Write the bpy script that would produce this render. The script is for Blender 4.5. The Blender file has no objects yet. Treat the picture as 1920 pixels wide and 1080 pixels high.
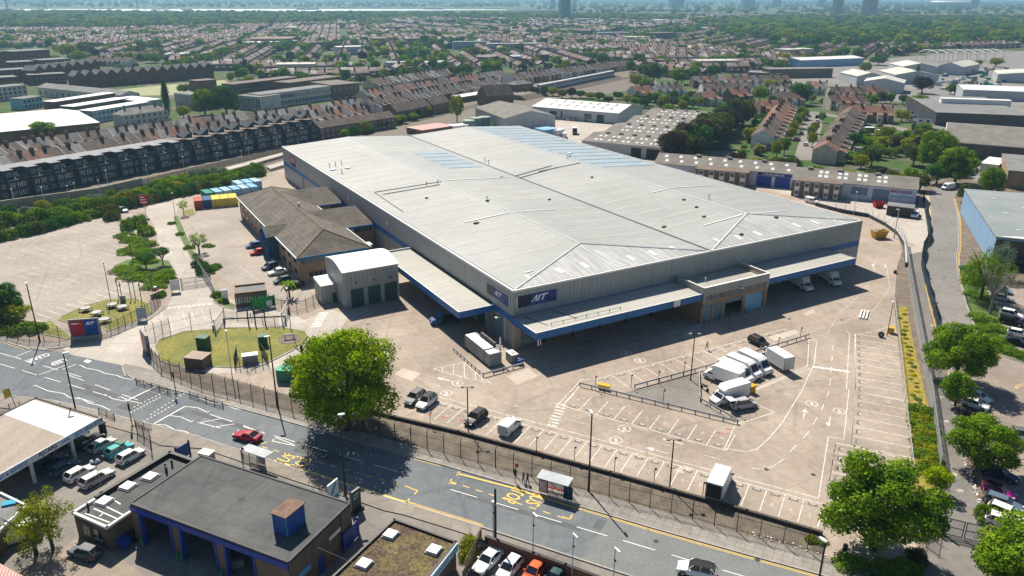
import bpy,math,random
import numpy as np
from mathutils import Vector,Matrix,noise as mnoise
sc = bpy.context.scene
D = bpy.data
C = sc.collection
rad = math.radians
R = random.Random(7)
# ---------------------------------------------------------------- camera
CAM_H = 62.0
FPX = 1452.345            # focal length in photo pixels (1920 wide)
PITCH = rad(20.746)
ROLL = rad(0.2145)
cp,sp = math.cos(PITCH),math.sin(PITCH)
fwd = Vector((0,cp,-sp)); up0 = Vector((0,sp,cp)); rt0 = Vector((1,0,0))
rt = rt0 * math.cos(ROLL) + up0 * math.sin(ROLL)
up = up0 * math.cos(ROLL) - rt0 * math.sin(ROLL)
cam_d = D.cameras.new('camera'); cam = D.objects.new('camera',cam_d); C.objects.link(cam)
cam.matrix_world = Matrix(((rt.x,up.x,-fwd.x,0),(rt.y,up.y,-fwd.y,0),(rt.z,up.z,-fwd.z,CAM_H),(0,0,0,1)))
cam_d.sensor_width = 36.0; cam_d.sensor_fit = 'HORIZONTAL'
cam_d.lens = 36.0 * FPX / 1920.0
cam_d.clip_start = 1.0; cam_d.clip_end = 60000.0
sc.camera = cam
# ---------------------------------------------------------------- light
SUN_EL,SUN_AZ = rad(50.0),rad(112.7)      # direction towards the sun, azimuth from +X
w = D.worlds.new('World'); sc.world = w; w.use_nodes = True
wt = w.node_tree; wt.nodes.clear()
wo = wt.nodes.new('ShaderNodeOutputWorld'); wb = wt.nodes.new('ShaderNodeBackground')
sky = wt.nodes.new('ShaderNodeTexSky'); sky.sky_type = 'NISHITA'; sky.sun_disc = False
sky.sun_elevation = SUN_EL; sky.sun_rotation = rad(90.0) - SUN_AZ
sky.air_density = 1.0; sky.dust_density = 0.6; sky.ozone_density = 4.0
wb.inputs['Strength'].default_value = 0.055
wt.links.new(sky.outputs[0],wb.inputs[0]); wt.links.new(wb.outputs[0],wo.inputs[0])
sun_d = D.lights.new('sun','SUN'); sun_d.energy = 5.0; sun_d.angle = rad(0.5); sun_d.color = (1.0,0.91,0.78)
sun = D.objects.new('sun',sun_d); C.objects.link(sun)
sv = Vector((math.cos(SUN_EL) * math.cos(SUN_AZ),math.cos(SUN_EL) * math.sin(SUN_AZ),math.sin(SUN_EL)))
sun.rotation_euler = sv.to_track_quat('Z','Y').to_euler(); sun.location = (0,0,200)
sc.view_settings.view_transform = 'Standard'; sc.view_settings.look = 'None'
sc.view_settings.gamma = 1.0; sc.view_settings.use_curve_mapping = False
sc.view_settings.exposure = 0.6
sc.cycles.max_bounces = 6; sc.cycles.diffuse_bounces = 2; sc.cycles.glossy_bounces = 2
sc.cycles.transmission_bounces = 3; sc.cycles.transparent_max_bounces = 6; sc.cycles.volume_bounces = 0
sc.cycles.use_adaptive_sampling = True; sc.cycles.adaptive_threshold = 0.02
sc.cycles.caustics_reflective = False; sc.cycles.caustics_refractive = False
# ---------------------------------------------------------------- photo pixel -> point on the ground
def G(x,y,z=0.0):
 d = rt * ((x - 960) / FPX) - up * ((y - 540) / FPX) + fwd
 s = (z - CAM_H) / d.z
 return Vector((d.x * s,d.y * s,z))
def PX(X,Y,Z=0.0):
 v = Vector((X,Y,Z - CAM_H)); zc = v.dot(fwd)
 if zc <= 1: return (-9999,9999)
 return (960 + FPX * v.dot(rt) / zc,540 - FPX * v.dot(up) / zc)
def GG(pts,z=0.0): return [G(p[0],p[1],z) for p in pts]
def yaw_of(a,b): return math.atan2(b[1] - a[1],b[0] - a[0])
# ---------------------------------------------------------------- materials
def lin(r,g,b): return tuple(((v / 255 + .055) / 1.055) ** 2.4 if v > 10 else v / 255 / 12.92 for v in (r,g,b))
MATS = {}
def mat(name,col,rough=0.8,var=0.15,scale=0.5,col2=None,bump=0.0,metal=0.0,island=0.0,fine=0.08,spec=0.3,stretch=None,alpha=None,coat=0.0):
 if name in MATS: return MATS[name]
 m = D.materials.new(name); m.use_nodes = True; t = m.node_tree; n = t.nodes; L = t.links
 b = n['Principled BSDF']
 b.inputs['Roughness'].default_value = rough; b.inputs['Metallic'].default_value = metal
 b.inputs['Specular IOR Level'].default_value = spec
 if coat: b.inputs['Coat Weight'].default_value = coat; b.inputs['Coat Roughness'].default_value = 0.03
 geo = n.new('ShaderNodeNewGeometry')
 src = geo.outputs['Position']
 if stretch:
  mp = n.new('ShaderNodeMapping'); mp.inputs['Scale'].default_value = stretch[:3]
  if len(stretch) > 3: mp.inputs['Rotation'].default_value = (0,0,stretch[3])
  L.new(src,mp.inputs[0]); src = mp.outputs[0]
 nz = n.new('ShaderNodeTexNoise'); nz.inputs['Scale'].default_value = scale; nz.inputs['Detail'].default_value = 5; nz.inputs['Roughness'].default_value = .6
 L.new(src,nz.inputs['Vector'])
 c2 = col2 or tuple(min(1,v * (1 + var)) for v in col)
 c1 = col if col2 else tuple(v * (1 - var) for v in col)
 rp = n.new('ShaderNodeValToRGB'); rp.color_ramp.elements[0].position = .35; rp.color_ramp.elements[1].position = .65
 rp.color_ramp.elements[0].color = (*c1,1); rp.color_ramp.elements[1].color = (*c2,1)
 L.new(nz.outputs[0],rp.inputs[0]); out = rp.outputs[0]
 if fine:
  nf = n.new('ShaderNodeTexNoise'); nf.inputs['Scale'].default_value = max(scale * 9,3); nf.inputs['Detail'].default_value = 3
  L.new(geo.outputs['Position'],nf.inputs['Vector'])
  mr = n.new('ShaderNodeMapRange'); mr.inputs[1].default_value = .3; mr.inputs[2].default_value = .7
  mr.inputs[3].default_value = 1 - fine * 1.6; mr.inputs[4].default_value = 1 + fine * 1.6
  L.new(nf.outputs[0],mr.inputs[0])
  mx = n.new('ShaderNodeVectorMath'); mx.operation = 'SCALE'
  L.new(out,mx.inputs[0]); L.new(mr.outputs[0],mx.inputs['Scale']); out = mx.outputs[0]
 if island:
  mr = n.new('ShaderNodeMapRange'); mr.inputs[3].default_value = 1 - island; mr.inputs[4].default_value = 1 + island
  L.new(geo.outputs['Random Per Island'],mr.inputs[0])
  mx = n.new('ShaderNodeVectorMath'); mx.operation = 'SCALE'
  L.new(out,mx.inputs[0]); L.new(mr.outputs[0],mx.inputs['Scale']); out = mx.outputs[0]
 L.new(out,b.inputs['Base Color'])
 if bump:
  bp = n.new('ShaderNodeBump'); bp.inputs['Strength'].default_value = bump; bp.inputs['Distance'].default_value = .05
  nb = n.new('ShaderNodeTexNoise'); nb.inputs['Scale'].default_value = max(scale * 6,4)
  L.new(geo.outputs['Position'],nb.inputs['Vector']); L.new(nb.outputs[0],bp.inputs['Height']); L.new(bp.outputs[0],b.inputs['Normal'])
 MATS[name] = m
 return m
def ramp_island(name,cols,rough=.85,fine=.1):
 """a colour picked per loose piece"""
 m = D.materials.new(name); m.use_nodes = True; t = m.node_tree; n = t.nodes; L = t.links; b = n['Principled BSDF']
 b.inputs['Roughness'].default_value = rough; b.inputs['Specular IOR Level'].default_value = .25
 geo = n.new('ShaderNodeNewGeometry'); rp = n.new('ShaderNodeValToRGB'); rp.color_ramp.interpolation = 'CONSTANT'
 e = rp.color_ramp.elements
 while len(e) < len(cols): e.new(.5)
 for i,c in enumerate(cols): e[i].position = i / len(cols); e[i].color = (*c,1)
 L.new(geo.outputs['Random Per Island'],rp.inputs[0])
 nf = n.new('ShaderNodeTexNoise'); nf.inputs['Scale'].default_value = .8; L.new(geo.outputs['Position'],nf.inputs['Vector'])
 mr = n.new('ShaderNodeMapRange'); mr.inputs[3].default_value = 1 - fine * 2; mr.inputs[4].default_value = 1 + fine * 2
 L.new(nf.outputs[0],mr.inputs[0]); mx = n.new('ShaderNodeVectorMath'); mx.operation = 'SCALE'
 L.new(rp.outputs[0],mx.inputs[0]); L.new(mr.outputs[0],mx.inputs['Scale']); L.new(mx.outputs[0],b.inputs['Base Color'])
 MATS[name] = m
 return m
def leafmat(name,a,b_,island=.35,trans=.35):
 """leaves: a hue between a and b_ per leaf clump, a little light through them"""
 m = D.materials.new(name); m.use_nodes = True; t = m.node_tree; n = t.nodes; L = t.links; n.clear()
 o = n.new('ShaderNodeOutputMaterial'); geo = n.new('ShaderNodeNewGeometry')
 mixc = n.new('ShaderNodeMix'); mixc.data_type = 'RGBA'
 mixc.inputs[6].default_value = (*a,1); mixc.inputs[7].default_value = (*b_,1)
 nz = n.new('ShaderNodeTexNoise'); nz.inputs['Scale'].default_value = .35; nz.inputs['Detail'].default_value = 2
 L.new(geo.outputs['Position'],nz.inputs['Vector'])
 ad = n.new('ShaderNodeMath'); ad.operation = 'MULTIPLY_ADD'; ad.inputs[1].default_value = .7
 L.new(geo.outputs['Random Per Island'],ad.inputs[0])
 mr = n.new('ShaderNodeMapRange'); mr.inputs[1].default_value = .35; mr.inputs[2].default_value = .65; mr.inputs[3].default_value = -.15; mr.inputs[4].default_value = .45
 L.new(nz.outputs[0],mr.inputs[0]); L.new(mr.outputs[0],ad.inputs[2]); L.new(ad.outputs[0],mixc.inputs[0])
 df = n.new('ShaderNodeBsdfDiffuse'); tr = n.new('ShaderNodeBsdfTranslucent'); ms = n.new('ShaderNodeMixShader'); ms.inputs[0].default_value = trans
 L.new(mixc.outputs[2],df.inputs[0]); L.new(mixc.outputs[2],tr.inputs[0]); L.new(df.outputs[0],ms.inputs[1]); L.new(tr.outputs[0],ms.inputs[2])
 L.new(ms.outputs[0],o.inputs[0]); MATS[name] = m
 return m
def glassmat(name,col=(.02,.03,.04),rough=.08):
 m = mat(name,col,rough=rough,var=.1,fine=0,spec=.8); return m
# ---------------------------------------------------------------- mesh building
class MB:
 def __init__(s): s.v = []; s.f = []; s.m = []
 def face(s,pts,m=0):
  k = len(s.v); s.v += [tuple(p) for p in pts]; s.f.append(tuple(range(k,k + len(pts)))); s.m.append(m); return s
 def box(s,x0,x1,y0,y1,z0,z1,m=0,mt=None):
  k = len(s.v); s.v += [(x0,y0,z0),(x1,y0,z0),(x1,y1,z0),(x0,y1,z0),(x0,y0,z1),(x1,y0,z1),(x1,y1,z1),(x0,y1,z1)]
  for i,q in enumerate(((0,3,2,1),(4,5,6,7),(0,1,5,4),(1,2,6,5),(2,3,7,6),(3,0,4,7))):
   s.f.append(tuple(k + j for j in q)); s.m.append(mt if (i == 1 and mt is not None) else m)
  return s
 def cbox(s,cx,cy,z0,sx,sy,sz,yaw=0,m=0):
  c,n = math.cos(yaw),math.sin(yaw); k = len(s.v)
  for z in (z0,z0 + sz):
   for a,b in ((-1,-1),(1,-1),(1,1),(-1,1)):
    x,y = a * sx / 2,b * sy / 2; s.v.append((cx + x * c - y * n,cy + x * n + y * c,z))
  for q in ((0,3,2,1),(4,5,6,7),(0,1,5,4),(1,2,6,5),(2,3,7,6),(3,0,4,7)):
   s.f.append(tuple(k + j for j in q)); s.m.append(m)
  return s
 def prism(s,pts,z0,z1,m=0,mt=None,bottom=True):
  n = len(pts)
  a = sum(pts[i][0] * pts[(i + 1) % n][1] - pts[(i + 1) % n][0] * pts[i][1] for i in range(n))
  if a < 0: pts = list(reversed(pts))
  k = len(s.v); s.v += [(p[0],p[1],z0) for p in pts] + [(p[0],p[1],z1) for p in pts]
  for i in range(n):
   j = (i + 1) % n; s.f.append((k + i,k + j,k + n + j,k + n + i)); s.m.append(m)
  s.f.append(tuple(k + n + i for i in range(n))); s.m.append(m if mt is None else mt)
  if bottom: s.f.append(tuple(k + i for i in reversed(range(n)))); s.m.append(m)
  return s
 def tube(s,p,q,r0,r1=None,n=6,m=0,caps=True):
  r1 = r0 if r1 is None else r1; p = Vector(p); q = Vector(q); d = (q - p).normalized()
  a = d.orthogonal().normalized(); b = d.cross(a); k = len(s.v)
  for c,r in ((p,r0),(q,r1)):
   for i in range(n):
    t = 2 * math.pi * i / n; s.v.append(tuple(c + a * (r * math.cos(t)) + b * (r * math.sin(t))))
  for i in range(n):
   j = (i + 1) % n; s.f.append((k + i,k + j,k + n + j,k + n + i)); s.m.append(m)
  if caps:
   s.f.append(tuple(k + i for i in reversed(range(n)))); s.m.append(m)
   s.f.append(tuple(k + n + i for i in range(n))); s.m.append(m)
  return s
 def loft(s,rings,m=0,closed=True,caps=True,mf=None):
  n = len(rings[0]); k = len(s.v)
  for r in rings: s.v += [tuple(p) for p in r]
  for a in range(len(rings) - 1):
   for i in range(n if closed else n - 1):
    j = (i + 1) % n
    s.f.append((k + a * n + i,k + a * n + j,k + (a + 1) * n + j,k + (a + 1) * n + i)); s.m.append(mf(a,i) if mf else m)
  if caps:
   s.f.append(tuple(k + i for i in reversed(range(n)))); s.m.append(m)
   s.f.append(tuple(k + (len(rings) - 1) * n + i for i in range(n))); s.m.append(m)
  return s
 def mesh(s,name,mats,smooth=False):
  me = D.meshes.new(name); me.from_pydata(s.v,[],s.f)
  for mm in mats: me.materials.append(mm)
  if len(mats) > 1: me.polygons.foreach_set('material_index',s.m)
  if smooth: me.polygons.foreach_set('use_smooth',[True] * len(s.f))
  me.update(); return me
def L_(x): return x if isinstance(x,(list,tuple)) else [x]
def obj(name,mb,mats,parent=None,loc=(0,0,0),yaw=0,smooth=False):
 me = mb if isinstance(mb,bpy.types.Mesh) else mb.mesh(name,L_(mats),smooth)
 o = D.objects.new(name,me); C.objects.link(o); o.location = loc; o.rotation_euler = (0,0,yaw)
 if parent: o.parent = parent
 return o
def thing(name,label,cat,loc=(0,0,0),yaw=0,group=None):
 o = D.objects.new(name,None); C.objects.link(o); o.location = loc; o.rotation_euler = (0,0,yaw)
 o.empty_display_size = .5
 return tag(o,label,cat,group)
def tag(o,label,cat,group=None):
 o['label'] = label; o['category'] = cat
 if group: o['group'] = group
 return o
def struct(name,mb,mats,**k):
 o = obj(name,mb,mats,**k); o['kind'] = 'structure'; return o
def stuff(name,mb,mats,label=None,**k):
 o = obj(name,mb,mats,**k); o['kind'] = 'stuff'
 if label: o['label'] = label
 return o
def kids(o): return [c for c in ALLKIDS.get(o,())]
def copy_tree(o,loc=None,yaw=None,label=None,paint=None,parent=None):
 c = o.copy(); C.objects.link(c)
 if parent is not None: c.parent = parent
 if loc is not None: c.location = loc
 if yaw is not None: c.rotation_euler = (0,0,yaw)
 if label: c['label'] = label
 if paint and c.type == 'MESH' and c.data.materials and c.data.materials[0] == PAINT:
  c.material_slots[0].link = 'OBJECT'; c.material_slots[0].material = paint
 for ch in o.children: copy_tree(ch,paint=paint,parent=c)
 return c
def drop(o):
 for ch in list(o.children): drop(ch)
 D.objects.remove(o)
ORD = ['first','second','third','fourth','fifth','sixth','seventh','eighth','ninth','tenth','eleventh','twelfth']
def nth(i):
 return ORD[i] if i < 12 else '%d%s' % (i + 1,{1: 'st',2: 'nd',3: 'rd'}.get((i + 1) % 10 if (i + 1) not in (11,12,13) else 0,'th'))
def strip(mb,a,b,wd,z,m=0):
 a = Vector((a[0],a[1])); b = Vector((b[0],b[1])); d = (b - a)
 if d.length < 1e-4: return
 n = Vector((-d.y,d.x)).normalized() * wd / 2
 mb.face([(a.x - n.x,a.y - n.y,z),(b.x - n.x,b.y - n.y,z),(b.x + n.x,b.y + n.y,z),(a.x + n.x,a.y + n.y,z)],m)
def pstrip(mb,pts,wd,z,m=0):
 for a,b in zip(pts,pts[1:]): strip(mb,a,b,wd,z,m)
def dashes(mb,a,b,on,off,wd,z,m=0,start=0):
 a = Vector((a[0],a[1])); b = Vector((b[0],b[1])); L = (b - a).length; d = (b - a) / L; t = start
 while t + on <= L: strip(mb,a + d * t,a + d * (t + on),wd,z,m); t += on + off
def resample(pts,step):
 out = []; pts = [Vector((p[0],p[1])) for p in pts]
 carry = 0
 for a,b in zip(pts,pts[1:]):
  L = (b - a).length; t = carry
  while t < L: out.append((a + (b - a) * (t / L),math.atan2(b.y - a.y,b.x - a.x))); t += step
  carry = t - L
 return out
def offset(pts,d):
 """polyline moved sideways (left is +)"""
 P = [Vector((p[0],p[1])) for p in pts]; out = []
 for i,p in enumerate(P):
  a = P[max(i - 1,0)]; b = P[min(i + 1,len(P) - 1)]; t = (b - a).normalized(); out.append(p + Vector((-t.y,t.x)) * d)
 return out
def inpoly(x,y,poly):
 c = False; n = len(poly); j = n - 1
 for i in range(n):
  xi,yi = poly[i][0],poly[i][1]; xj,yj = poly[j][0],poly[j][1]
  if (yi > y) != (yj > y) and x < (xj - xi) * (y - yi) / (yj - yi) + xi: c = not c
  j = i
 return c
def text_mesh(mb,s,origin,ux,uy,height,m=0,weight=0,offs=0.0,align='c',shear=0.0):
 """flat lettering: glyph outlines of the built-in font laid in the plane of ux, uy"""
 cu = D.curves.new('t','FONT'); cu.body = s; cu.size = 1.0; cu.offset = weight; cu.resolution_u = 2; cu.shear = shear
 o = D.objects.new('t',cu); C.objects.link(o)
 dg = bpy.context.evaluated_depsgraph_get(); me = D.meshes.new_from_object(o.evaluated_get(dg))
 D.objects.remove(o); D.curves.remove(cu)
 vs = [v.co for v in me.vertices]
 if not vs: return 0
 x0 = min(v.x for v in vs); x1 = max(v.x for v in vs); y0 = min(v.y for v in vs); y1 = max(v.y for v in vs)
 k = height / (y1 - y0); w_ = (x1 - x0) * k; ax = {'c': -w_ / 2,'l': 0,'r': -w_}[align]
 O = Vector(origin); ux = Vector(ux); uy = Vector(uy); nn = ux.cross(uy).normalized() * offs; b = len(mb.v)
 mb.v += [tuple(O + nn + ux * ((v.x - x0) * k + ax) + uy * ((v.y - y0) * k)) for v in vs]
 for p in me.polygons: mb.f.append(tuple(b + i for i in p.vertices)); mb.m.append(m)
 D.meshes.remove(me); return w_
def set_mesh(name,V,F,mats,mi=None,quads=4):
 """V (n,3), F (m,4) arrays -> mesh"""
 me = D.meshes.new(name); V = np.asarray(V,np.float32); F = np.asarray(F,np.int32)
 me.vertices.add(len(V)); me.vertices.foreach_set('co',V.ravel())
 me.loops.add(F.size); me.loops.foreach_set('vertex_index',F.ravel())
 me.polygons.add(len(F)); me.polygons.foreach_set('loop_start',np.arange(0,F.size,F.shape[1],dtype=np.int32))
 for mm in L_(mats): me.materials.append(mm)
 if mi is not None: me.polygons.foreach_set('material_index',np.asarray(mi,np.int32))
 me.update(calc_edges=True); return me
# ================================================================ palette (linear base colours)
CONC = mat('yard concrete',(.36,.29,.225),col2=(.45,.375,.30),scale=.09,fine=.10,rough=.9)
def yard_material(name,a,b,joint=0.25,yaw=0.0,stain=.35,js=6.0):
 m = D.materials.new(name); m.use_nodes = True; t = m.node_tree; n = t.nodes; L = t.links; bs = n['Principled BSDF']
 bs.inputs['Roughness'].default_value = .9; bs.inputs['Specular IOR Level'].default_value = .2
 geo = n.new('ShaderNodeNewGeometry'); mp = n.new('ShaderNodeMapping'); mp.inputs['Rotation'].default_value = (0,0,-yaw)
 L.new(geo.outputs['Position'],mp.inputs[0])
 def nz(scale,detail=5,vec=None,rough=.6):
  k = n.new('ShaderNodeTexNoise'); k.inputs['Scale'].default_value = scale; k.inputs['Detail'].default_value = detail; k.inputs['Roughness'].default_value = rough
  L.new(vec or geo.outputs['Position'],k.inputs['Vector']); return k.outputs[0]
 def rng(s,a0,a1,b0,b1):
  k = n.new('ShaderNodeMapRange'); L.new(s,k.inputs[0])
  for i,v in enumerate((a0,a1,b0,b1)): k.inputs[i + 1].default_value = v
  return k.outputs[0]
 def mul(c,f):
  k = n.new('ShaderNodeVectorMath'); k.operation = 'SCALE'; L.new(c,k.inputs[0]); L.new(f,k.inputs['Scale']); return k.outputs[0]
 mx = n.new('ShaderNodeMix'); mx.data_type = 'RGBA'; mx.inputs[6].default_value = (*a,1); mx.inputs[7].default_value = (*b,1)
 L.new(rng(nz(.06,6),.36,.64,0,1),mx.inputs[0]); c = mx.outputs[2]
 c = mul(c,rng(nz(.8,6,rough=.7),.3,.7,.86,1.12)); c = mul(c,rng(nz(6,3),.3,.7,.93,1.07))
 # slabs, each a slightly different tone, with dark joints
 bk = n.new('ShaderNodeTexBrick'); bk.inputs['Scale'].default_value = 1; bk.inputs['Brick Width'].default_value = js; bk.inputs['Row Height'].default_value = js * .8
 bk.inputs['Mortar Size'].default_value = .05; bk.inputs['Mortar Smooth'].default_value = .3; bk.offset = 0
 bk.inputs['Color1'].default_value = (.93,.93,.93,1); bk.inputs['Color2'].default_value = (1.07,1.06,1.05,1); bk.inputs['Mortar'].default_value = (1 - joint,) * 3 + (1,)
 L.new(mp.outputs[0],bk.inputs['Vector'])
 k = n.new('ShaderNodeMix'); k.data_type = 'RGBA'; k.blend_type = 'MULTIPLY'; k.inputs[0].default_value = 1; L.new(c,k.inputs[6]); L.new(bk.outputs[0],k.inputs[7]); c = k.outputs[2]
 # tyre polish and oil: stretched streaks in two directions
 for ang,sc_ in ((.5,(.5,.07,1)),(-.9,(.45,.09,1))):
  m2 = n.new('ShaderNodeMapping'); m2.inputs['Scale'].default_value = sc_; m2.inputs['Rotation'].default_value = (0,0,ang); L.new(geo.outputs['Position'],m2.inputs[0])
  c = mul(c,rng(nz(1.2,5,m2.outputs[0]),.55,.8,1,1 - stain * .45))
 c = mul(c,rng(nz(.35,3),.62,.72,1,1 - stain * .5))
 v = n.new('ShaderNodeTexVoronoi'); v.feature = 'DISTANCE_TO_EDGE'; v.inputs['Scale'].default_value = .045; L.new(geo.outputs['Position'],v.inputs['Vector'])
 c = mul(c,rng(v.outputs[0],0,.012,.84,1))
 L.new(c,bs.inputs['Base Color'])
 bp = n.new('ShaderNodeBump'); bp.inputs['Strength'].default_value = .25; bp.inputs['Distance'].default_value = .03; L.new(nz(9,3),bp.inputs['Height']); L.new(bp.outputs[0],bs.inputs['Normal'])
 MATS[name] = m; return m
YARD = yard_material('yard concrete slabs',(.30,.25,.205),(.395,.34,.285),yaw=rad(29.93))
PARK = yard_material('old car park asphalt',(.315,.28,.245),(.38,.34,.295),joint=0.0,yaw=.6,stain=.35,js=9)
APRON = yard_material('pale entrance concrete',(.40,.365,.325),(.47,.43,.385),yaw=.2,stain=.2)
ROAD = yard_material('road asphalt',(.14,.16,.175),(.185,.205,.22),joint=0.0,yaw=-.45,stain=.4,js=30)
DRIVE = yard_material('access road asphalt',(.19,.185,.175),(.235,.225,.215),joint=0.0,stain=.12,js=20)
ALLEY = yard_material('patched alley asphalt',(.165,.16,.155),(.22,.205,.19),joint=0.05,stain=.4,js=11)
DARKLOT = yard_material('dark forecourt asphalt',(.19,.18,.165),(.26,.245,.22),joint=.08,stain=.3,js=8)
SLABS = yard_material('pavement slabs',(.245,.23,.205),(.33,.31,.28),joint=.3,yaw=rad(-26.5),stain=.2,js=1.1)
KERB = mat('kerb stone',(.34,.33,.31),var=.15,scale=.8)
VERGE = mat('dry verge with weeds',(.095,.08,.06),col2=(.18,.15,.115),scale=.5,fine=.2,bump=.6)
GRASS = mat('mown yellowish grass',(.115,.135,.016),col2=(.22,.195,.03),scale=.16,fine=.22,bump=.8)
GRASS2 = mat('green lawn',(.05,.10,.015),col2=(.10,.15,.03),scale=.3,fine=.2,bump=.8)
DRYG = mat('moss yellow grass',(.15,.15,.025),col2=(.36,.27,.05),scale=1.3,fine=.25,bump=.8)
EARTH = mat('bare earth',(.12,.095,.07),col2=(.19,.155,.12),scale=.4,fine=.2,bump=.5)
def worn(name,col,thr=.42,base=(.4,.33,.27)):
 m = D.materials.new(name); m.use_nodes = True; t = m.node_tree; n = t.nodes; L = t.links; b = n['Principled BSDF']
 b.inputs['Base Color'].default_value = (*col,1); b.inputs['Roughness'].default_value = .7
 geo = n.new('ShaderNodeNewGeometry'); z = n.new('ShaderNodeTexNoise'); z.inputs['Scale'].default_value = 2.2; z.inputs['Detail'].default_value = 6; z.inputs['Roughness'].default_value = .75
 L.new(geo.outputs['Position'],z.inputs['Vector'])
 mr = n.new('ShaderNodeMapRange'); mr.inputs[1].default_value = thr - .08; mr.inputs[2].default_value = thr + .08; L.new(z.outputs[0],mr.inputs[0])
 L.new(mr.outputs[0],b.inputs['Alpha']); MATS[name] = m; return m
WLINE = worn('white road paint',(.78,.78,.74),.36)
WLINE2 = worn('worn white bay paint',(.80,.78,.72),.43)
WLINE3 = worn('faded bay paint',(.70,.68,.63),.47)
YLINE = worn('yellow road paint',(.75,.50,.08),.36)
REDP = worn('red bay number paint',(.5,.12,.08),.45)
PLATE = mat('dark bay number plate paint',(.16,.15,.14),rough=.8)
CLAD = mat('grey wall cladding',(.33,.335,.325),var=.05,scale=.1,fine=.03,rough=.5,spec=.4)
CLADB = mat('blue band cladding',(.025,.14,.36),var=.08,scale=.3,fine=.03,rough=.45)
CLADL = mat('pale grey cladding',(.44,.47,.48),var=.05,scale=.15,fine=.03,rough=.5)
CLADBL = mat('light blue cladding',(.22,.38,.56),var=.06,scale=.15,fine=.03,rough=.5)
WHITE = mat('white trim',(.76,.76,.74),var=.05,fine=.03,rough=.6)
WHITER = mat('white roof sheet',(.72,.73,.72),var=.06,scale=.15,fine=.04,rough=.55)
def roof_material(name,a,b,pitch=.9,yaw=0,streak=.12,rough=.6):
 """profiled roof sheet: fine ribs run down the slope, weather streaks along them"""
 m = D.materials.new(name); m.use_nodes = True; t = m.node_tree; n = t.nodes; L = t.links; bs = n['Principled BSDF']
 bs.inputs['Roughness'].default_value = rough; bs.inputs['Specular IOR Level'].default_value = .35
 tc = n.new('ShaderNodeTexCoord'); mp = n.new('ShaderNodeMapping'); mp.inputs['Rotation'].default_value = (0,0,yaw); L.new(tc.outputs['Object'],mp.inputs[0])
 def noise(vec,s,d=5):
  k = n.new('ShaderNodeTexNoise'); k.inputs['Scale'].default_value = s; k.inputs['Detail'].default_value = d; L.new(vec,k.inputs['Vector']); return k.outputs[0]
 def rng(s,a0,a1,b0,b1):
  k = n.new('ShaderNodeMapRange'); L.new(s,k.inputs[0])
  for i,v in enumerate((a0,a1,b0,b1)): k.inputs[i + 1].default_value = v
  return k.outputs[0]
 def mul(c,f):
  k = n.new('ShaderNodeVectorMath'); k.operation = 'SCALE'; L.new(c,k.inputs[0]); L.new(f,k.inputs['Scale']); return k.outputs[0]
 mx = n.new('ShaderNodeMix'); mx.data_type = 'RGBA'; mx.inputs[6].default_value = (*a,1); mx.inputs[7].default_value = (*b,1)
 L.new(rng(noise(mp.outputs[0],.05),.35,.65,0,1),mx.inputs[0]); c = mx.outputs[2]
 m2 = n.new('ShaderNodeMapping'); m2.inputs['Scale'].default_value = (.09,1.6,1); L.new(mp.outputs[0],m2.inputs[0])
 c = mul(c,rng(noise(m2.outputs[0],1,4),.35,.7,1 + streak * .4,1 - streak))
 c = mul(c,rng(noise(mp.outputs[0],.7),.3,.7,.95,1.05))
 wv = n.new('ShaderNodeTexWave'); wv.bands_direction = 'Y'; wv.inputs['Scale'].default_value = .314 / pitch; L.new(mp.outputs[0],wv.inputs['Vector'])
 c = mul(c,rng(wv.outputs[0],0,.25,.86,1))
 L.new(c,bs.inputs['Base Color']); MATS[name] = m; return m
ROOFW = roof_material('warehouse roof sheet',(.30,.315,.31),(.355,.37,.36))
ROOFH = roof_material('hip end roof sheet',(.37,.38,.375),(.46,.47,.46),yaw=rad(90),streak=.3)
ROOFC = roof_material('canopy roof sheet',(.33,.33,.30),(.41,.41,.37),pitch=.6)
GUTTER = mat('dark gutter',(.05,.05,.05),rough=.6)
BRICKY = mat('buff brick',(.33,.225,.135),var=.14,scale=.5,fine=.1)
BRICKB = mat('brown brick',(.17,.115,.08),var=.15,scale=.4,fine=.12)
BRICKR = mat('red brick',(.20,.085,.055),var=.15,scale=.3,fine=.12)
BRICKD = mat('black brick',(.045,.065,.085),var=.2,scale=.3,fine=.12)
RENDER = mat('off-white render',(.58,.56,.52),var=.08,scale=.3,fine=.05)
RENDERB = mat('pale blue render',(.28,.50,.58),var=.08,scale=.3,fine=.05)
TILE = mat('brown roof tile',(.105,.085,.068),var=.2,scale=.35,fine=.15,rough=.85)
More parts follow.
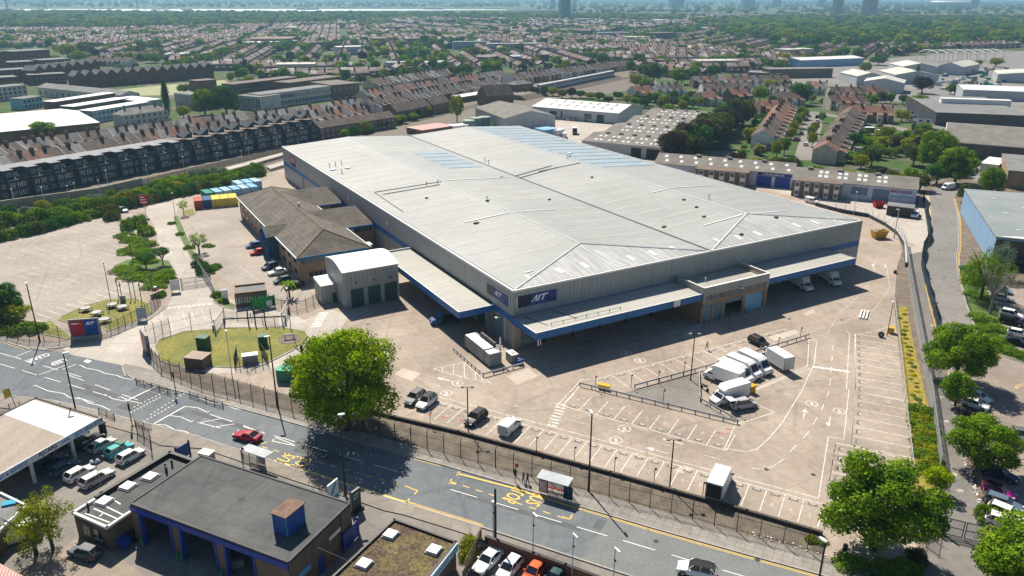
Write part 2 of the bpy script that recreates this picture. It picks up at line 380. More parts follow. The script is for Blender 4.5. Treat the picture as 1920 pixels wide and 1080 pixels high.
def tile_material(name,a,b,size=.9):
 m = D.materials.new(name); m.use_nodes = True; t = m.node_tree; n = t.nodes; L = t.links; bs = n['Principled BSDF']
 bs.inputs['Roughness'].default_value = .85; bs.inputs['Specular IOR Level'].default_value = .25
 tc = n.new('ShaderNodeTexCoord'); geo = n.new('ShaderNodeNewGeometry')
 nz = n.new('ShaderNodeTexNoise'); nz.inputs['Scale'].default_value = .3; nz.inputs['Detail'].default_value = 6; L.new(geo.outputs['Position'],nz.inputs['Vector'])
 rp = n.new('ShaderNodeMix'); rp.data_type = 'RGBA'; rp.inputs[6].default_value = (*a,1); rp.inputs[7].default_value = (*b,1)
 mr = n.new('ShaderNodeMapRange'); mr.inputs[1].default_value = .35; mr.inputs[2].default_value = .65; L.new(nz.outputs[0],mr.inputs[0]); L.new(mr.outputs[0],rp.inputs[0])
 sx = n.new('ShaderNodeSeparateXYZ'); L.new(tc.outputs['Object'],sx.inputs[0])
 wv = n.new('ShaderNodeTexWave'); wv.bands_direction = 'Z'; wv.inputs['Scale'].default_value = .314 / (size * .45); wv.wave_profile = 'SAW'; L.new(tc.outputs['Object'],wv.inputs['Vector'])
 v = n.new('ShaderNodeTexVoronoi'); v.inputs['Scale'].default_value = 1.3 / size; L.new(tc.outputs['Object'],v.inputs['Vector'])
 hs = n.new('ShaderNodeSeparateColor'); L.new(v.outputs['Color'],hs.inputs[0])
 def rng(s,a0,a1,b0,b1):
  k = n.new('ShaderNodeMapRange'); L.new(s,k.inputs[0])
  for i,q in enumerate((a0,a1,b0,b1)): k.inputs[i + 1].default_value = q
  return k.outputs[0]
 def mul(c,f):
  k = n.new('ShaderNodeVectorMath'); k.operation = 'SCALE'; L.new(c,k.inputs[0]); L.new(f,k.inputs['Scale']); return k.outputs[0]
 c = mul(rp.outputs[2],rng(wv.outputs[0],0,.3,.68,1)); c = mul(c,rng(hs.outputs[0],0,1,.82,1.2))
 L.new(c,bs.inputs['Base Color']); MATS[name] = m; return m
TILEO = tile_material('office roof tile',(.10,.09,.078),(.15,.13,.11))
FELT = yard_material('dark roof felt',(.08,.085,.088),(.13,.135,.135),joint=.22,yaw=rad(-26),stain=.5,js=2.4)
FELTG = mat('grey roof felt',(.16,.165,.165),col2=(.22,.225,.22),scale=.2,fine=.08,rough=.9)
MOSS = mat('mossy brown roof',(.085,.06,.045),col2=(.15,.125,.05),scale=.35,fine=.35,rough=.95,bump=.5)
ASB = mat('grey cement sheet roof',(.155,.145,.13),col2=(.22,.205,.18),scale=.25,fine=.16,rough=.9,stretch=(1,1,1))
SKYL = mat('translucent rooflight',(.62,.64,.64),var=.06,fine=.04,rough=.4)
SKYLB = mat('bluish rooflight',(.34,.42,.47),var=.08,scale=.3,fine=.04,rough=.3,spec=.5)
GLASS = glassmat('dark window glass'); GLASSB = glassmat('blue window glass',(.05,.10,.13),.12)
BLUE = mat('bright blue paint',(.012,.05,.30),var=.08,fine=.03,rough=.45)
NAVY = mat('navy sign panel',(.01,.035,.2),var=.05,fine=.02,rough=.4)
NAVYD = mat('dark sign panel',(.012,.012,.035),var=.05,fine=.02,rough=.4)
SIGNRED = mat('red sign panel',(.42,.015,.03),var=.05,fine=.02,rough=.4)
CYAN = mat('cyan lettering',(.04,.33,.50),var=.02,fine=0)
DGREEN = mat('dark green shutter',(.025,.075,.065),var=.1,scale=.4,fine=.05,rough=.5)
SHUT = mat('grey-blue shutter',(.14,.23,.28),var=.08,fine=.04,rough=.5)
GREENB = mat('green cabinet paint',(.02,.10,.05),var=.1,fine=.05,rough=.5)
SKIPG = mat('bright green paint',(.03,.22,.13),var=.08,fine=.05,rough=.5)
STEEL = mat('galvanised steel',(.42,.44,.45),var=.12,scale=1,fine=.08,rough=.5)
DARKM = mat('black metal',(.015,.016,.017),var=.2,fine=.05,rough=.5)
GREYM = mat('grey painted metal',(.24,.25,.25),var=.1,scale=.4,fine=.04,rough=.5)
YEL = mat('yellow paint',(.62,.36,.02),var=.1,fine=.06,rough=.5)
RED = mat('red paint',(.45,.02,.015),var=.08,fine=.03,rough=.4)
TYRE = mat('black rubber',(.012,.012,.012),fine=.05,rough=.9)
RIM = mat('alloy rim',(.35,.35,.36),var=.1,fine=0,rough=.3,metal=.6)
CARGLASS = glassmat('car glass',(.012,.018,.022),.04)
LAMPG = mat('headlight lens',(.6,.62,.62),fine=0,rough=.1,spec=.8)
TAIL = mat('red tail lens',(.30,.01,.01),fine=0,rough=.2)
HIVIS = mat('hi-vis vest',(.45,.62,.03),fine=.03); SKIN = mat('skin',(.38,.22,.15),fine=.02); DARKC = mat('dark clothing',(.02,.02,.025),fine=.1)
WOOD = mat('weathered timber',(.20,.14,.09),var=.25,scale=1,fine=.2)
BARK = mat('bark',(.07,.055,.04),var=.3,scale=2,fine=.2,bump=.6)
HEADW = mat('white lamp head',(.75,.76,.76),fine=.02,rough=.4)
PAINT = mat('car paint',(.5,.5,.5),var=.02,fine=0,rough=.5,spec=.25,coat=.1)
def paint(name,col,metal=0.0): return mat('car paint ' + name,col,var=.02,fine=0,rough=.55,spec=.25,metal=metal * .4,coat=.08)
P = dict(white=paint('white',(.76,.77,.77)),black=paint('black',(.010,.011,.013)),silver=paint('silver',(.42,.43,.44),.5),grey=paint('grey',(.11,.12,.13),.3),
   navy=paint('navy',(.012,.03,.09)),blue=paint('blue',(.03,.10,.26)),red=paint('crimson',(.32,.004,.03)),bred=paint('bright red',(.5,.02,.012)),orange=paint('orange',(.65,.10,.02)),
   teal=paint('teal',(.03,.35,.37)),magenta=paint('magenta',(.42,.01,.25)),maroon=paint('maroon',(.12,.01,.015)),bluegrey=paint('blue-grey',(.10,.16,.21),.3),dgreen=paint('dark teal',(.01,.05,.06)))
LEAF = leafmat('plane tree leaves',(.07,.19,.004),(.42,.54,.010))
LEAFD = leafmat('dark green leaves',(.025,.115,.022),(.09,.21,.03))
LEAFM = leafmat('mid green leaves',(.06,.17,.012),(.27,.40,.02))
LEAFY = leafmat('yellow green leaves',(.14,.20,.01),(.40,.42,.025))
LEAFB = leafmat('brown purple leaves',(.035,.028,.02),(.085,.07,.042))
LEAFO = leafmat('olive brown leaves',(.06,.09,.02),(.16,.19,.045))
LEAFG = leafmat('yellow gorse flowers',(.40,.36,.01),(.80,.66,.02))
LEAFH = leafmat('hedge leaves',(.08,.18,.012),(.20,.32,.03))
LEAFS = leafmat('silvery green leaves',(.08,.16,.09),(.22,.32,.2))
# ================================================================ the ground and its sheets
def sheet(name,pts,z,m,px=True):
 q = GG(pts) if px else [Vector((p[0],p[1],0)) for p in pts]
 mb = MB(); a = sum(q[i].x * q[(i + 1) % len(q)].y - q[(i + 1) % len(q)].x * q[i].y for i in range(len(q)))
 if a < 0: q = q[::-1]
 mb.face([(p.x,p.y,z) for p in q]); return struct(name,mb,m)
def suburb_material():
 m = D.materials.new('town ground'); m.use_nodes = True; t = m.node_tree; n = t.nodes; L = t.links; b = n['Principled BSDF']; b.inputs['Roughness'].default_value = .95
 b.inputs['Specular IOR Level'].default_value = .1
 geo = n.new('ShaderNodeNewGeometry'); z = n.new('ShaderNodeTexNoise'); z.inputs['Scale'].default_value = .05; z.inputs['Detail'].default_value = 8; z.inputs['Roughness'].default_value = .7
 L.new(geo.outputs['Position'],z.inputs['Vector']); r = n.new('ShaderNodeValToRGB'); e = r.color_ramp.elements
 while len(e) < 5: e.new(.5)
 for i,(p,c) in enumerate(((.3,(.03,.08,.02)),(.47,(.06,.11,.025)),(.54,(.10,.10,.07)),(.62,(.16,.14,.12)),(.75,(.08,.08,.07)))):
  e[i].position = p; e[i].color = (*c,1)
 L.new(z.outputs[0],r.inputs[0]); L.new(r.outputs[0],b.inputs['Base Color']); return m
TOWN = suburb_material()
mb = MB(); mb.face([(-14000,-200,-.012),(14000,-200,-.012),(14000,24000,-.012),(-14000,24000,-.012)]); struct('ground',mb,TOWN)
mb = MB(); mb.face([(-400,-60,-.006),(260,-60,-.006),(260,330,-.006),(-400,330,-.006)]); struct('town_ground',mb,DARKLOT)
FARK = [(-260,570),(0,638),(50,654),(117,653),(225,684),(250,711),(292,724),(356,739),(420,758),(544,792),(722,843),(829,872),(960,910),(1087,950),(1233,993),(1400,1040),(1538,1078),(1700,1125),(2000,1212)]
NEARK = [(-260,681),(-100,718),(0,740),(100,752),(190,772),(230,783),(288,797),(360,816),(450,845),(514,866),(570,885),(757,944),(903,989),(1180,1080),(1500,1190)]
SITE = [(-400,560),(-100,603),(9,631),(49,641),(133,641),(250,700),(303,699),(544,774),(808,847),(1104,923),(1400,1003),(1545,1043),(1722,1080),(1712,900),(1704,800),(1690,690),(1676,575),(1682,500),(1692,470),(1683,437),(1660,422),(1627,405),(1575,397),(1500,360),(1160,280),(1000,232),(700,262),(530,318),(473,332),(432,345),(382,356),(332,367),(230,395),(185,408),(0,452),(-200,500)]
sheet('yard',SITE,.004,YARD)
sheet('staff_car_park',[(-260,590),(-100,596),(60,610),(110,598),(205,560),(285,535),(300,500),(285,470),(255,400),(222,388),(185,408),(0,452),(-200,500)],.008,PARK)
sheet('entrance_apron',[(117,653),(181,639),(219,627),(250,614),(281,599),(312,577),(330,545),(310,500),(288,420),(270,395),(300,372),(345,362),(330,400),(352,440),(372,490),(395,510),(400,540),(425,560),(520,572),(570,600),(615,580),(655,590),(620,650),(575,655),(520,690),(440,700),(300,697),(250,705),(225,684),(165,690)],.008,APRON)
sheet('office_car_park',[(352,420),(372,395),(452,380),(560,520),(590,545),(560,570),(480,555),(430,530),(380,500),(360,450)],.012,PARK)
sheet('road',[*NEARK[::-1],*[p for p in FARK if p not in ((117,653),(50,654),(250,711))]],.012,ROAD)
sheet('resurfaced_road_patch',[(1090,1050),(1148,962),(1233,993),(1400,1040),(1700,1125),(1300,1125),(1180,1080)],.016,mat('pale road patch',(.17,.18,.18),var=.08,scale=.3))
sheet('bare_asphalt_island',[(1160,739),(1309,697),(1313,752),(1383,793)],.008,DARKLOT)
sheet('van_bay_asphalt',[(1311,697),(1517,635),(1522,686),(1450,716),(1440,790),(1386,793),(1315,752)],.008,yard_material('van bay asphalt',(.27,.225,.18),(.35,.30,.245),joint=.1,stain=.3))
pq_ = MB()
for x,y,a,b,w_ in ((60,700,5,1.2,-.45),(180,735,9,2.2,-.45),(260,752,3,6,-.45),(420,790,14,1.0,-.45),(600,850,8,2.5,-.45),(980,960,16,.9,-.45),(1300,1050,10,2.2,-.45),(1130,985,2,2,-.45),(330,775,2.2,1.2,-.45)):
 p = G(x,y); pq_.cbox(p.x,p.y,.0135,a,b,.0015,w_)
struct('road_patches',pq_,mat('dark tarmac patch',(.095,.105,.11),var=.15,scale=.5,fine=.15))
# access road, alley, far yards on the right
AL = [(1741,361),(1748,402),(1748,451),(1737,479),(1738,520),(1748,569),(1758,606),(1775,660),(1795,740)]
AR = [(1787,372),(1797,410),(1797,463),(1793,483),(1797,520),(1811,569),(1834,630),(1864,663),(1920,681)]
sheet('right_hand_ground',[(1686,430),(1700,390),(1740,345),(1800,330),(2000,340),(2400,560),(2500,1300),(1720,1200),(1722,1040),(1704,800),(1690,690),(1676,575)],.0,EARTH)
sheet('access_road',[(1741,361),(1752,351),(1800,345),(1800,362),*AR,(2250,780),(2300,1250),(1865,1250),(1850,960),*AL[::-1]],.008,DRIVE)
sheet('retail_car_park',[(1797,700),(1864,664),(1920,682),(2250,781),(2300,1250),(1868,1250),(1852,960),(1828,890),(1800,770)],.012,yard_material('brown car park blocks',(.235,.20,.17),(.29,.25,.21),joint=0.0,stain=.2))
sheet('upper_car_park',[(1850,545),(1905,540),(2100,545),(2300,760),(1921,671),(1893,645),(1872,600)],.012,yard_material('upper car park asphalt',(.25,.215,.185),(.31,.27,.235),joint=.0,stain=.25))
sheet('alley',[(1697,478),(1708,560),(1722,640),(1740,740),(1757,830),(1762,900),(1748,960),(1735,1030),(1722,1130),(1860,1130),(1842,1010),(1840,960),(1818,890),(1796,800),(1779,720),(1758,645),(1745,590),(1737,520),(1739,470)],.012,ALLEY)
sheet('cold_store_yard',[(1400,300),(1722,395),(1722,372),(1741,361),(1745,402),(1746,440),(1738,475),(1699,480),(1692,445),(1663,415),(1627,399),(1575,390),(1300,320)],.008,APRON)
sheet('dealer_forecourt',[(-200,770),(0,790),(100,790),(190,800),(230,803),(290,825),(235,900),(160,970),(120,1010),(-200,1180)],.008,DARKLOT)
sheet('garage_forecourt',[(-200,1180),(60,1060),(160,1000),(300,1100),(900,1400),(0,1500)],.008,yard_material('pale forecourt',(.27,.23,.185),(.34,.295,.24),joint=.2,stain=.35,js=7))
sheet('garden_ground',[(1385,318),(1400,250),(1440,222),(1480,205),(1740,238),(1762,300),(1738,328),(1500,316)],.006,TOWN); sheet('dry_grass_strip',[(1683,577),(1699,573),(1712,640),(1735,738),(1752,810),(1752,870),(1740,960),(1718,960),(1704,800),(1692,690)],.012,DRYG)
sheet('shrub_bed',[(1798,500),(1830,520),(1862,560),(1878,605),(1895,642),(1920,670),(1980,690),(1980,698),(1920,679),(1866,661),(1836,630),(1813,569)],.016,GRASS2)
sheet('rail_land',[(-600,470),(-200,398),(0,365),(150,325),(330,272),(530,225),(700,193),(830,170),(930,150),(1200,130),(1240,160),(1050,190),(960,225),(800,250),(700,262),(530,318),(473,332),(332,367),(185,408),(0,452),(-600,560)],0,VERGE)
# --- lawns (low humps of real ground cover on top come later)
LAWN1 = [(110,600),(118,592),(160,573),(200,563),(255,560),(280,570),(284,588),(255,603),(200,622),(188,606),(140,610)]
LAWN2 = [(290,650),(300,637),(345,622),(420,616),(530,614),(572,622),(578,632),(562,650),(510,676),(440,690),(400,688),(330,686),(302,678)]
def lawn(name,pts,m,h=.11):
 q = GG(pts); mb = MB(); mb.prism([(p.x,p.y) for p in q],0.013,h); o = struct(name,mb,m)
 kb = MB(); r = q + [q[0]]
 for a,b in zip(r,r[1:]):
  d = b - a; kb.cbox((a.x + b.x) / 2,(a.y + b.y) / 2,.013,d.length + .1,.16,h + .02,math.atan2(d.y,d.x))
 struct('kerb',kb,KERB,parent=o); return o
lawn('grass',LAWN1,GRASS); lawn('grass',LAWN2,GRASS)
lawn('grass',[(70,610),(95,602),(133,632),(128,637),(85,628)],GRASS)
lawn('grass',[(212,500),(240,487),(290,485),(318,490),(332,515),(318,528),(285,528),(260,515),(215,510)],GRASS2)
lawn('grass',[(325,408),(333,404),(345,430),(362,470),(395,505),(388,512),(366,495),(350,470),(335,440)],GRASS2)
lawn('grass',[(345,395),(363,392),(366,401),(352,406),(343,402)],GRASS)
lawn('grass',[(398,556),(415,560),(430,568),(444,573),(437,580),(412,573),(400,565)],GRASS2)
# --- verges and pavements
FENCE = [(303,697),(384,730),(437,743),(544,773),(680,811),(808,845),(942,881),(1104,922),(1250,961),(1400,1002),(1545,1042)]
WALL = [(303,680),(400,701),(544,741),(640,762),(740,785),(860,813),(1006,852),(1145,890),(1400,962),(1540,1003)]
sheet('verge',FENCE + WALL[::-1],.012,VERGE)
pv = lambda name,pts,m=SLABS,h=.12: (lambda q: struct(name,MB().prism([(p.x,p.y) for p in q],.013,h,0),m))(GG(pts))
pv('pavement',[(250,711),(292,724),(356,739),(420,758),(544,792),(722,843),(829,872),(960,910),(1087,950),(1233,993),(1400,1040),(1538,1078),(1700,1125),(1722,1105),(1722,1085),(1545,1045),(1400,1005),(1250,964),(1104,925),(942,884),(808,848),(680,814),(544,776),(437,746),(384,733),(303,700),(268,690),(235,683),(229,688),(233,700)])
pv('pavement',[(-260,570),(0,638),(50,654),(85,656),(117,651),(181,638),(219,626),(250,613),(281,598),(310,577),(307,573),(285,590),(250,605),(195,627),(133,641),(49,641),(9,631),(-100,603),(-260,560)])
pv('pavement',[*NEARK[1:13],(893,1008),(757,966),(720,958),(640,930),(560,905),(500,884),(440,862),(380,842),(300,836),(260,816),(190,796),(100,778),(0,765),(-100,742)],yard_material('grey brown pavement',(.22,.20,.175),(.30,.27,.235),joint=.15,stain=.25,js=2.5))
# kerb stones: a lighter raised line, each length a stone
def kerbline(px,h=.13,wd=.22,name='kerb',step=2.0):
 mb = MB()
 for p,y in resample(GG(px),step): mb.cbox(p.x + math.cos(y) * step / 2,p.y + math.sin(y) * step / 2,.013,step - .03,wd,h,y)
 return struct(name,mb,KERB)
kerbline([(229,690),(233,700),(250,711),*FARK[6:]]); kerbline([(-260,570),(0,638),(50,654),(85,657),(117,652),(181,639),(219,627),(250,614),(281,599),(312,577)])
kerbline(NEARK); kerbline(AL); kerbline(AR + [(2250,781)]); kerbline([(1741,361),(1752,351),(1800,345)])
kerbline([(578,632),(562,651),(510,677),(480,690)])
# ================================================================ painted markings
Z1,Z2 = .022,.018
mk = MB()      # white road paint
g = lambda *p: GG(p)
# centre and lane lines of the main road (4 m dash, 2 m gap)
def dpx(a,b,on=4,off=2,wd=.12,mb_=None,st=0): dashes(mb_ or mk,G(*a),G(*b),on,off,wd,Z1,start=st)
dpx((0,682.5),(250,757));  dpx((0,632 + 30),(190,718),4,2); dpx((456,800),(760,889)); dpx((845,918),(1500,1112))
dpx((130,704),(300,765),4,3); dpx((145,745),(190,760),4,2)
for a,b in (((73,703),(126,677 + 7)),((27,669),(60,681)),((31,668),(59,657)),((117,693),(143,683)),((234,753),(292,725)),((288,795),(347,762))):
 strip(mk,G(*a),G(*b),.22 if a[0] > 200 else .14,Z1)
# zig-zags either side of the crossing
for z in ([(147,685),(151,684.5),(160,690),(186,695),(196,700),(219,704),(231,709),(256,713),(270,719),(292,722)],
   [(62,725),(66,722.5),(90,733),(119,738),(132,746),(153,748),(167,756),(190,761),(207,769)],
   [(193,741),(197,740),(212,748),(233,752)],[(223,745),(227,744),(240,751),(263,756)],
   [(369,749),(374,746.5),(395,755),(420,758.5),(440,766),(470,771),(490,778),(520,783),(544,790)],
   [(288,796),(311,797),(328,806),(348,809),(366,819),(398,826),(420,838),(448,845)],
   [(347,762),(372,765),(388,773),(393,771)],[(317,779),(340,782),(358,791),(363,788)]):
 pstrip(mk,GG(z),.13,Z1)
for z in ([(393,777),(436,791)],[(370,792),(414,803)],[(415,785),(372,793)],[(440,795),(398,801)],[(456,798),(497,813)],[(514,823),(510,827),(553,836)],[(516,820),(552,834)]):
 pstrip(mk,GG(z),.13,Z1)
for k in range(10):     # crossing studs
 for a,b in (((252,763),(312,733)),((283,777),(345,738)),((270,790),(330,757)),((246,773),(300,745))):
  p = G(a[0] + (b[0] - a[0]) * k / 9,a[1] + (b[1] - a[1]) * k / 9); mk.cbox(p.x,p.y,Z1,.22,.22,.003,.6)
struct('road_markings',mk,WLINE)
# yellow lines and bus cages
yk = MB()
def yl(pts,wd=.12,off=0): pstrip(yk,offset(GG(pts),off),wd,Z1)
yl([(514,866),(570,885),(757,944),(775,950)],.28,.35); yl([(757,944),(903,989)],.1,.3); yl([(757,944),(903,989)],.1,.55)
yl([(860,884),(960,910 - .0),(1087,950)],.28,-.5); yl([(1087,950),(1233,993),(1400,1040),(1538,1078),(1700,1125)],.1,-.3); yl([(1087,950),(1233,993),(1400,1040),(1538,1078)],.1,-.55)
yl([(-200,586),(0,638),(48,654)],.1,-.3); yl([(829,872),(722,843),(640,820)],.1,.35)
for a,b in (((492,838),(782,918)),((844,903),(1068,975))): dashes(yk,G(*a),G(*b),1.0,1.0,.16,Z1)
for z in ([(486,833),(500,829)],[(768,915),(783,920),(777,927)],[(761,945),(768,935)],[(857,892),(862,884)],[(842,907),(847,898)],[(842,905),(855,908)],[(1054,969),(1068,974),(1073,965)],[(1078,957),(1084,949)]): pstrip(yk,GG(z),.18,Z1)
def ground_text(mb_,s,px0,px1,h,m=0,wt=.02,z=Z1,flip=False):
 """word painted on the ground from px0 to px1 (baseline), letters h long"""
 a = G(*px0); b = G(*px1); ux = (b - a).normalized(); uy = Vector((-ux.y,ux.x,0))
 if flip: uy = -uy
 k = len(mb_.v); w_ = text_mesh(mb_,s,(a.x,a.y,z),ux,uy,h,m,wt,0,'l'); f = (b - a).length / max(w_,.01)
 for i in range(k,len(mb_.v)):
  v = Vector(mb_.v[i]); d = (v - Vector((a.x,a.y,z))).dot(ux); mb_.v[i] = tuple(v + ux * (d * (f - 1)))
ground_text(yk,'BUS',(528,874),(556,857),2.1,wt=.01); ground_text(yk,'STOP',(556,888),(588,864),2.1,wt=.01)
ground_text(yk,'BUS',(1003,920),(983,942),2.1,wt=.01); ground_text(yk,'STOP',(966,910),(939,937),2.1,wt=.01)
struct('yellow_road_markings',yk,YLINE)
wk = MB(); ground_text(wk,'KEEP',(119,672),(91,682),1.5,wt=.01); ground_text(wk,'CLEAR',(88,662),(50,675),1.5,wt=.01)
wk.face([(p.x,p.y,Z1) for p in GG([(156,678),(163,674),(172,677),(165,681)])][::-1]); struct('keep_clear_lettering',wk,WLINE)
# ---- yard bays
bk = MB(); pk = MB(); rk = MB()
def bays(a,b,n,depth,side,plate=True,wd=.11,first=True,plates=pk,dd=None,zz=Z2,every=1):
 a = G(*a); b = G(*b); u = (b - a).normalized(); v = Vector((-u.y,u.x,0)) * side; st = (b - a).length / n
 strip(bk,a,b,wd,zz)
 for i in range(n + 1):
  p = a + u * st * i
  if i % every == 0: strip(bk,p + v * .1,p + v * depth,wd,zz + .001)
  if plate and i < n:
   q = a + u * st * (i + .5) + v * .75; pk.cbox(q.x,q.y,zz,1.25,.55,.003,math.atan2(u.y,u.x))
   k = (i * 7 + n) % 90 + 10
   text_mesh(bk,'0%02d' % k,(q.x - v.x * side * 0,q.y,zz + .004),-u * side * -1,v * side * 1,.34,0,.02)
   c = a + u * st * (i + .5) + v * (depth * .62)
   if R.random() < .7:
    strip(fk,c - u * .35,c + u * .35,.09,zz); strip(fk,c - v * .5,c + v * .5,.09,zz)
fk = MB()
bays((800,747),(1543,945.5),26,5.2,-1)
pstrip(bk,GG([(800,738),(1048,805 - 1),(1357,888),(1535,934),(1553,819),(1582,824),(1592,730),(1587,800 - 70),(1593,627)]),.11,Z2)
pstrip(bk,GG([(1551,924),(1567,831),(1596,835),(1604,730),(1603,627)]),.11,Z2)
bays((1054,761),(1362,845),9,5.0,1); bays((1115,712),(1470,617),13,5.0,-1)
pstrip(bk,GG([(1043,762),(1090,712),(1115,711)]),.11,Z2); pstrip(bk,GG([(1058,757),(1087,724)]),.11,Z2); pstrip(bk,GG([(1357,845),(1378,798)]),.11,Z2)
bays((1604,626),(1604,735),9,7.2,1); bays((1604,735),(1596,835),6,8,1); bays((1567,831),(1551,924),5,8,1)
pstrip(bk,GG([(1603,627),(1640,622),(1668,611)]),.1,Z2); pstrip(bk,GG([(1593,627),(1588,620)]),.1,Z2)
for z in ([(1520,636),(1531,640),(1527,682),(1503,733),(1467,792),(1440,824),(1418,843),(1399,847),(1360,841)],[(1378,795),(1400,790),(1453,773),(1410,755)],
   [(1517,636),(1514,686),(1485,700),(1413,731)],[(1520,690),(1495,700),(1413,733)]): pstrip(bk,GG(z),.12,Z2)
pstrip(bk,GG([(1409,878),(1430,880),(1444,877),(1454,872)]),.12,Z2)
def arc_dash(pts,on,off,wd=.11,mb_=None):
 L_on = True; P_ = resample(GG(pts),.5); i = 0; no = int(on / .5); nf = int(off / .5)
 while i + no < len(P_): pstrip(mb_ or bk,[q[0] for q in P_[i:i + no + 1]],wd,Z2); i += no + nf
arc_dash([(1562,647),(1560,673),(1555,733),(1540,770),(1515,812),(1485,843),(1467,863),(1440,880)],2.5,2.5)
arc_dash([(1590,480),(1622,480),(1640,490),(1638,520),(1615,550),(1570,590),(1545,640)],4,0.5,.1,fk); arc_dash([(1612,478),(1663,500),(1668,540),(1640,580),(1590,600),(1565,615)],6,.5,.1,fk)
arc_dash([(742,738),(950,800)],2,2,.1,fk); arc_dash([(1060,785),(1390,872)],4,3,.1,fk); arc_dash([(1090,775),(1300,830)],4,3,.1,fk)
arc_dash([(1010,702),(1300,612),(1500,556)],9,.5,.12,fk); arc_dash([(760,700),(960,760),(1044,780)],5,4,.1,fk)
for k in range(6): a = G(1530 + k * 11.2,688.5 + k * 1.6); bk.cbox(a.x,a.y,Z2,.75,1.1,.003,rad(66))      # walkway blocks
for k in range(8): a = G(1030 + k * -2.2 + 22,779 + k * 5.6 - 20); fk.cbox(a.x,a.y,Z2,1.7,.45,.003,rad(-24))
for k in range(7): a = G(607 - k * 2.5,587 + k * 4.2); bk.cbox(a.x,a.y,Z2,1.9,.5,.003,rad(10))
for k in range(6): a = G(1000 + 320 - k * 7 + 0,608 + k * -0 + k * 4.2 - 2); fk.cbox(a.x,a.y,Z2,1.6,.45,.003,rad(28))
for x,y in ((1171,804),(1155,825.6),(1522,757),(1574,771),(858,719),(837,737),(1174,661),(1200,676)):   # 5 mph roundels
 c = G(x,y); rg = [c + Vector((math.cos(t * .3927),math.sin(t * .3927),0)) * .95 for t in range(17)]; pstrip(bk,rg,.13,Z2)
 text_mesh(bk,'5',(c.x,c.y - .35,Z2),Vector((1,0,0)),Vector((0,1,0)),.8,0,.04); pstrip(bk,[c + Vector((-.5,-.55,0)),c + Vector((.5,-.55,0))],.12,Z2 + .002)
def arrow(x,y,yaw,s=1.0,mb_=None):
 c = G(x,y); u = Vector((math.cos(yaw),math.sin(yaw),0)); v = Vector((-u.y,u.x,0)); mb_ = mb_ or bk
 strip(mb_,c - u * 1.6 * s,c + u * .7 * s,.16,Z2); mb_.face([tuple(q + Vector((0,0,Z2 + .001))) for q in (c + u * 1.7 * s,c + u * .6 * s + v * .45,c + u * .6 * s - v * .45)][::-1])
for a in ((1508,776,rad(65)),(1555,790,rad(-118)),(835,712,rad(152)),(1262,828,rad(153)),(1232,845,rad(152)),(1637,499,rad(66)),(1660,498,rad(-115)),(318,476,rad(95))): arrow(*a)
# hatched corner by the generator
tri = [(812,692),(870,679),(900,705),(922,719),(870,708)]
pstrip(bk,GG(tri + tri[:1]),.11,Z2)
for a,b in (((829,689),(829,699)),((850,684),(850,703)),((870,679),(871,708)),((891,698),(892,713)),((903,707),(905,716))): strip(bk,G(*a),G(*b),.1,Z2)
for a,b in (((806,706),(838,714)),((795,716),(828,725)),((790,728),(818,735))): strip(fk,G(*a),G(*b),.1,Z2)
# staff car park: back-to-back rows
u = (G(260,463) - G(50,517)).normalized(); v = Vector((u.y,-u.x,0))
sd = (G(115,511) - G(68,499)).normalized()
for (x0,y0),n,L in (((10,455),14,9.5),((22,484),20,9.5),((-60,541),34,9.5),((-80,585),32,9.5)):
 p0 = G(x0,y0)
 for i in range(n):
  c = p0 + u * (2.6 * i)
  if inpoly(*PX(c.x,c.y),[(-300,640),(290,535),(250,395),(0,440),(-300,480)]) and R.random() < .93:
   strip(fk,c - sd * L / 2,c + sd * L / 2,.13,.026)
for i in range(9): c = G(95 + i * 18.5,596 - i * 6.2); strip(bk,c,c - sd * 4.8,.13,.026)
for i in range(12): c = G(408 + i * 7.2,409 + i * 13.2); strip(fk,c,c + (G(470,398) - G(440,403)).normalized() * .6,.12,.026)
for a,b in (((445,515),(520,495)),((450,500),(490,530)),((445,512),(470,500)),((455,520),(500,505))): strip(fk,G(*a),G(*b),.1,.026)
for i in range(9): a = G(318 + i * 9.2,577.5 - i * .9); bk.cbox(a.x,a.y,Z2,.6,1.2,.003,rad(100))
for a,b in (((300,610),(303,585)),((325,622),(318,590)),((350,612),(341,583)),((366,610),(359,583)),((385,598),(378,580)),((355,558),(373,563))): strip(fk,G(*a),G(*b),.12,Z2)
ground_text(fk,'SLOW',(240,655),(214,647),1.6,wt=.03)
for a,b in (((70,601),(100,605)),((75,602),(72,610)),((89,604),(82,618))): strip(bk,G(*a),G(*b),.12,.026)
# retail car park lines
for i in range(6): a = G(1878 + i * 8,577 + i * 22); strip(bk,a,a + Vector((3.8,-2.6,0)),.1,Z2)
arrow(1897,546,rad(120),.8); pstrip(yk2 := MB(),offset(GG(AL),-.35),.1,.016); pstrip(yk2,offset(GG(AL),-.6),.1,.016); pstrip(yk2,offset(GG(AR),.35),.1,.016); pstrip(yk2,offset(GG(AR),.6),.1,.016)
pstrip(yk2,GG([(1903,727),(1908,722),(1920,719),(1950,722)]),.12,.016); pstrip(yk2,GG([(1905,730),(1910,725),(1922,722),(1950,726)]),.12,.016)
struct('double_yellow_lines',yk2,YLINE)
for i in range(11):  # bays in the shade under the long canopy
 a = G(1000 + i * 24,686 - i * 6.9); b = G(975 + i * 24,664 - i * 6.9); strip(fk,a,b,.1,Z2)
struct('bay_markings',bk,WLINE2); struct('worn_markings',fk,WLINE3); struct('bay_number_plates',pk,PLATE)
for x,y in ((806,778),(833,782),(868,788),(1366,805),(1350,812)): a = G(x,y); rk.cbox(a.x,a.y,Z2,.9,.35,.003,rad(-26))
struct('red_bay_markings',rk,REDP)
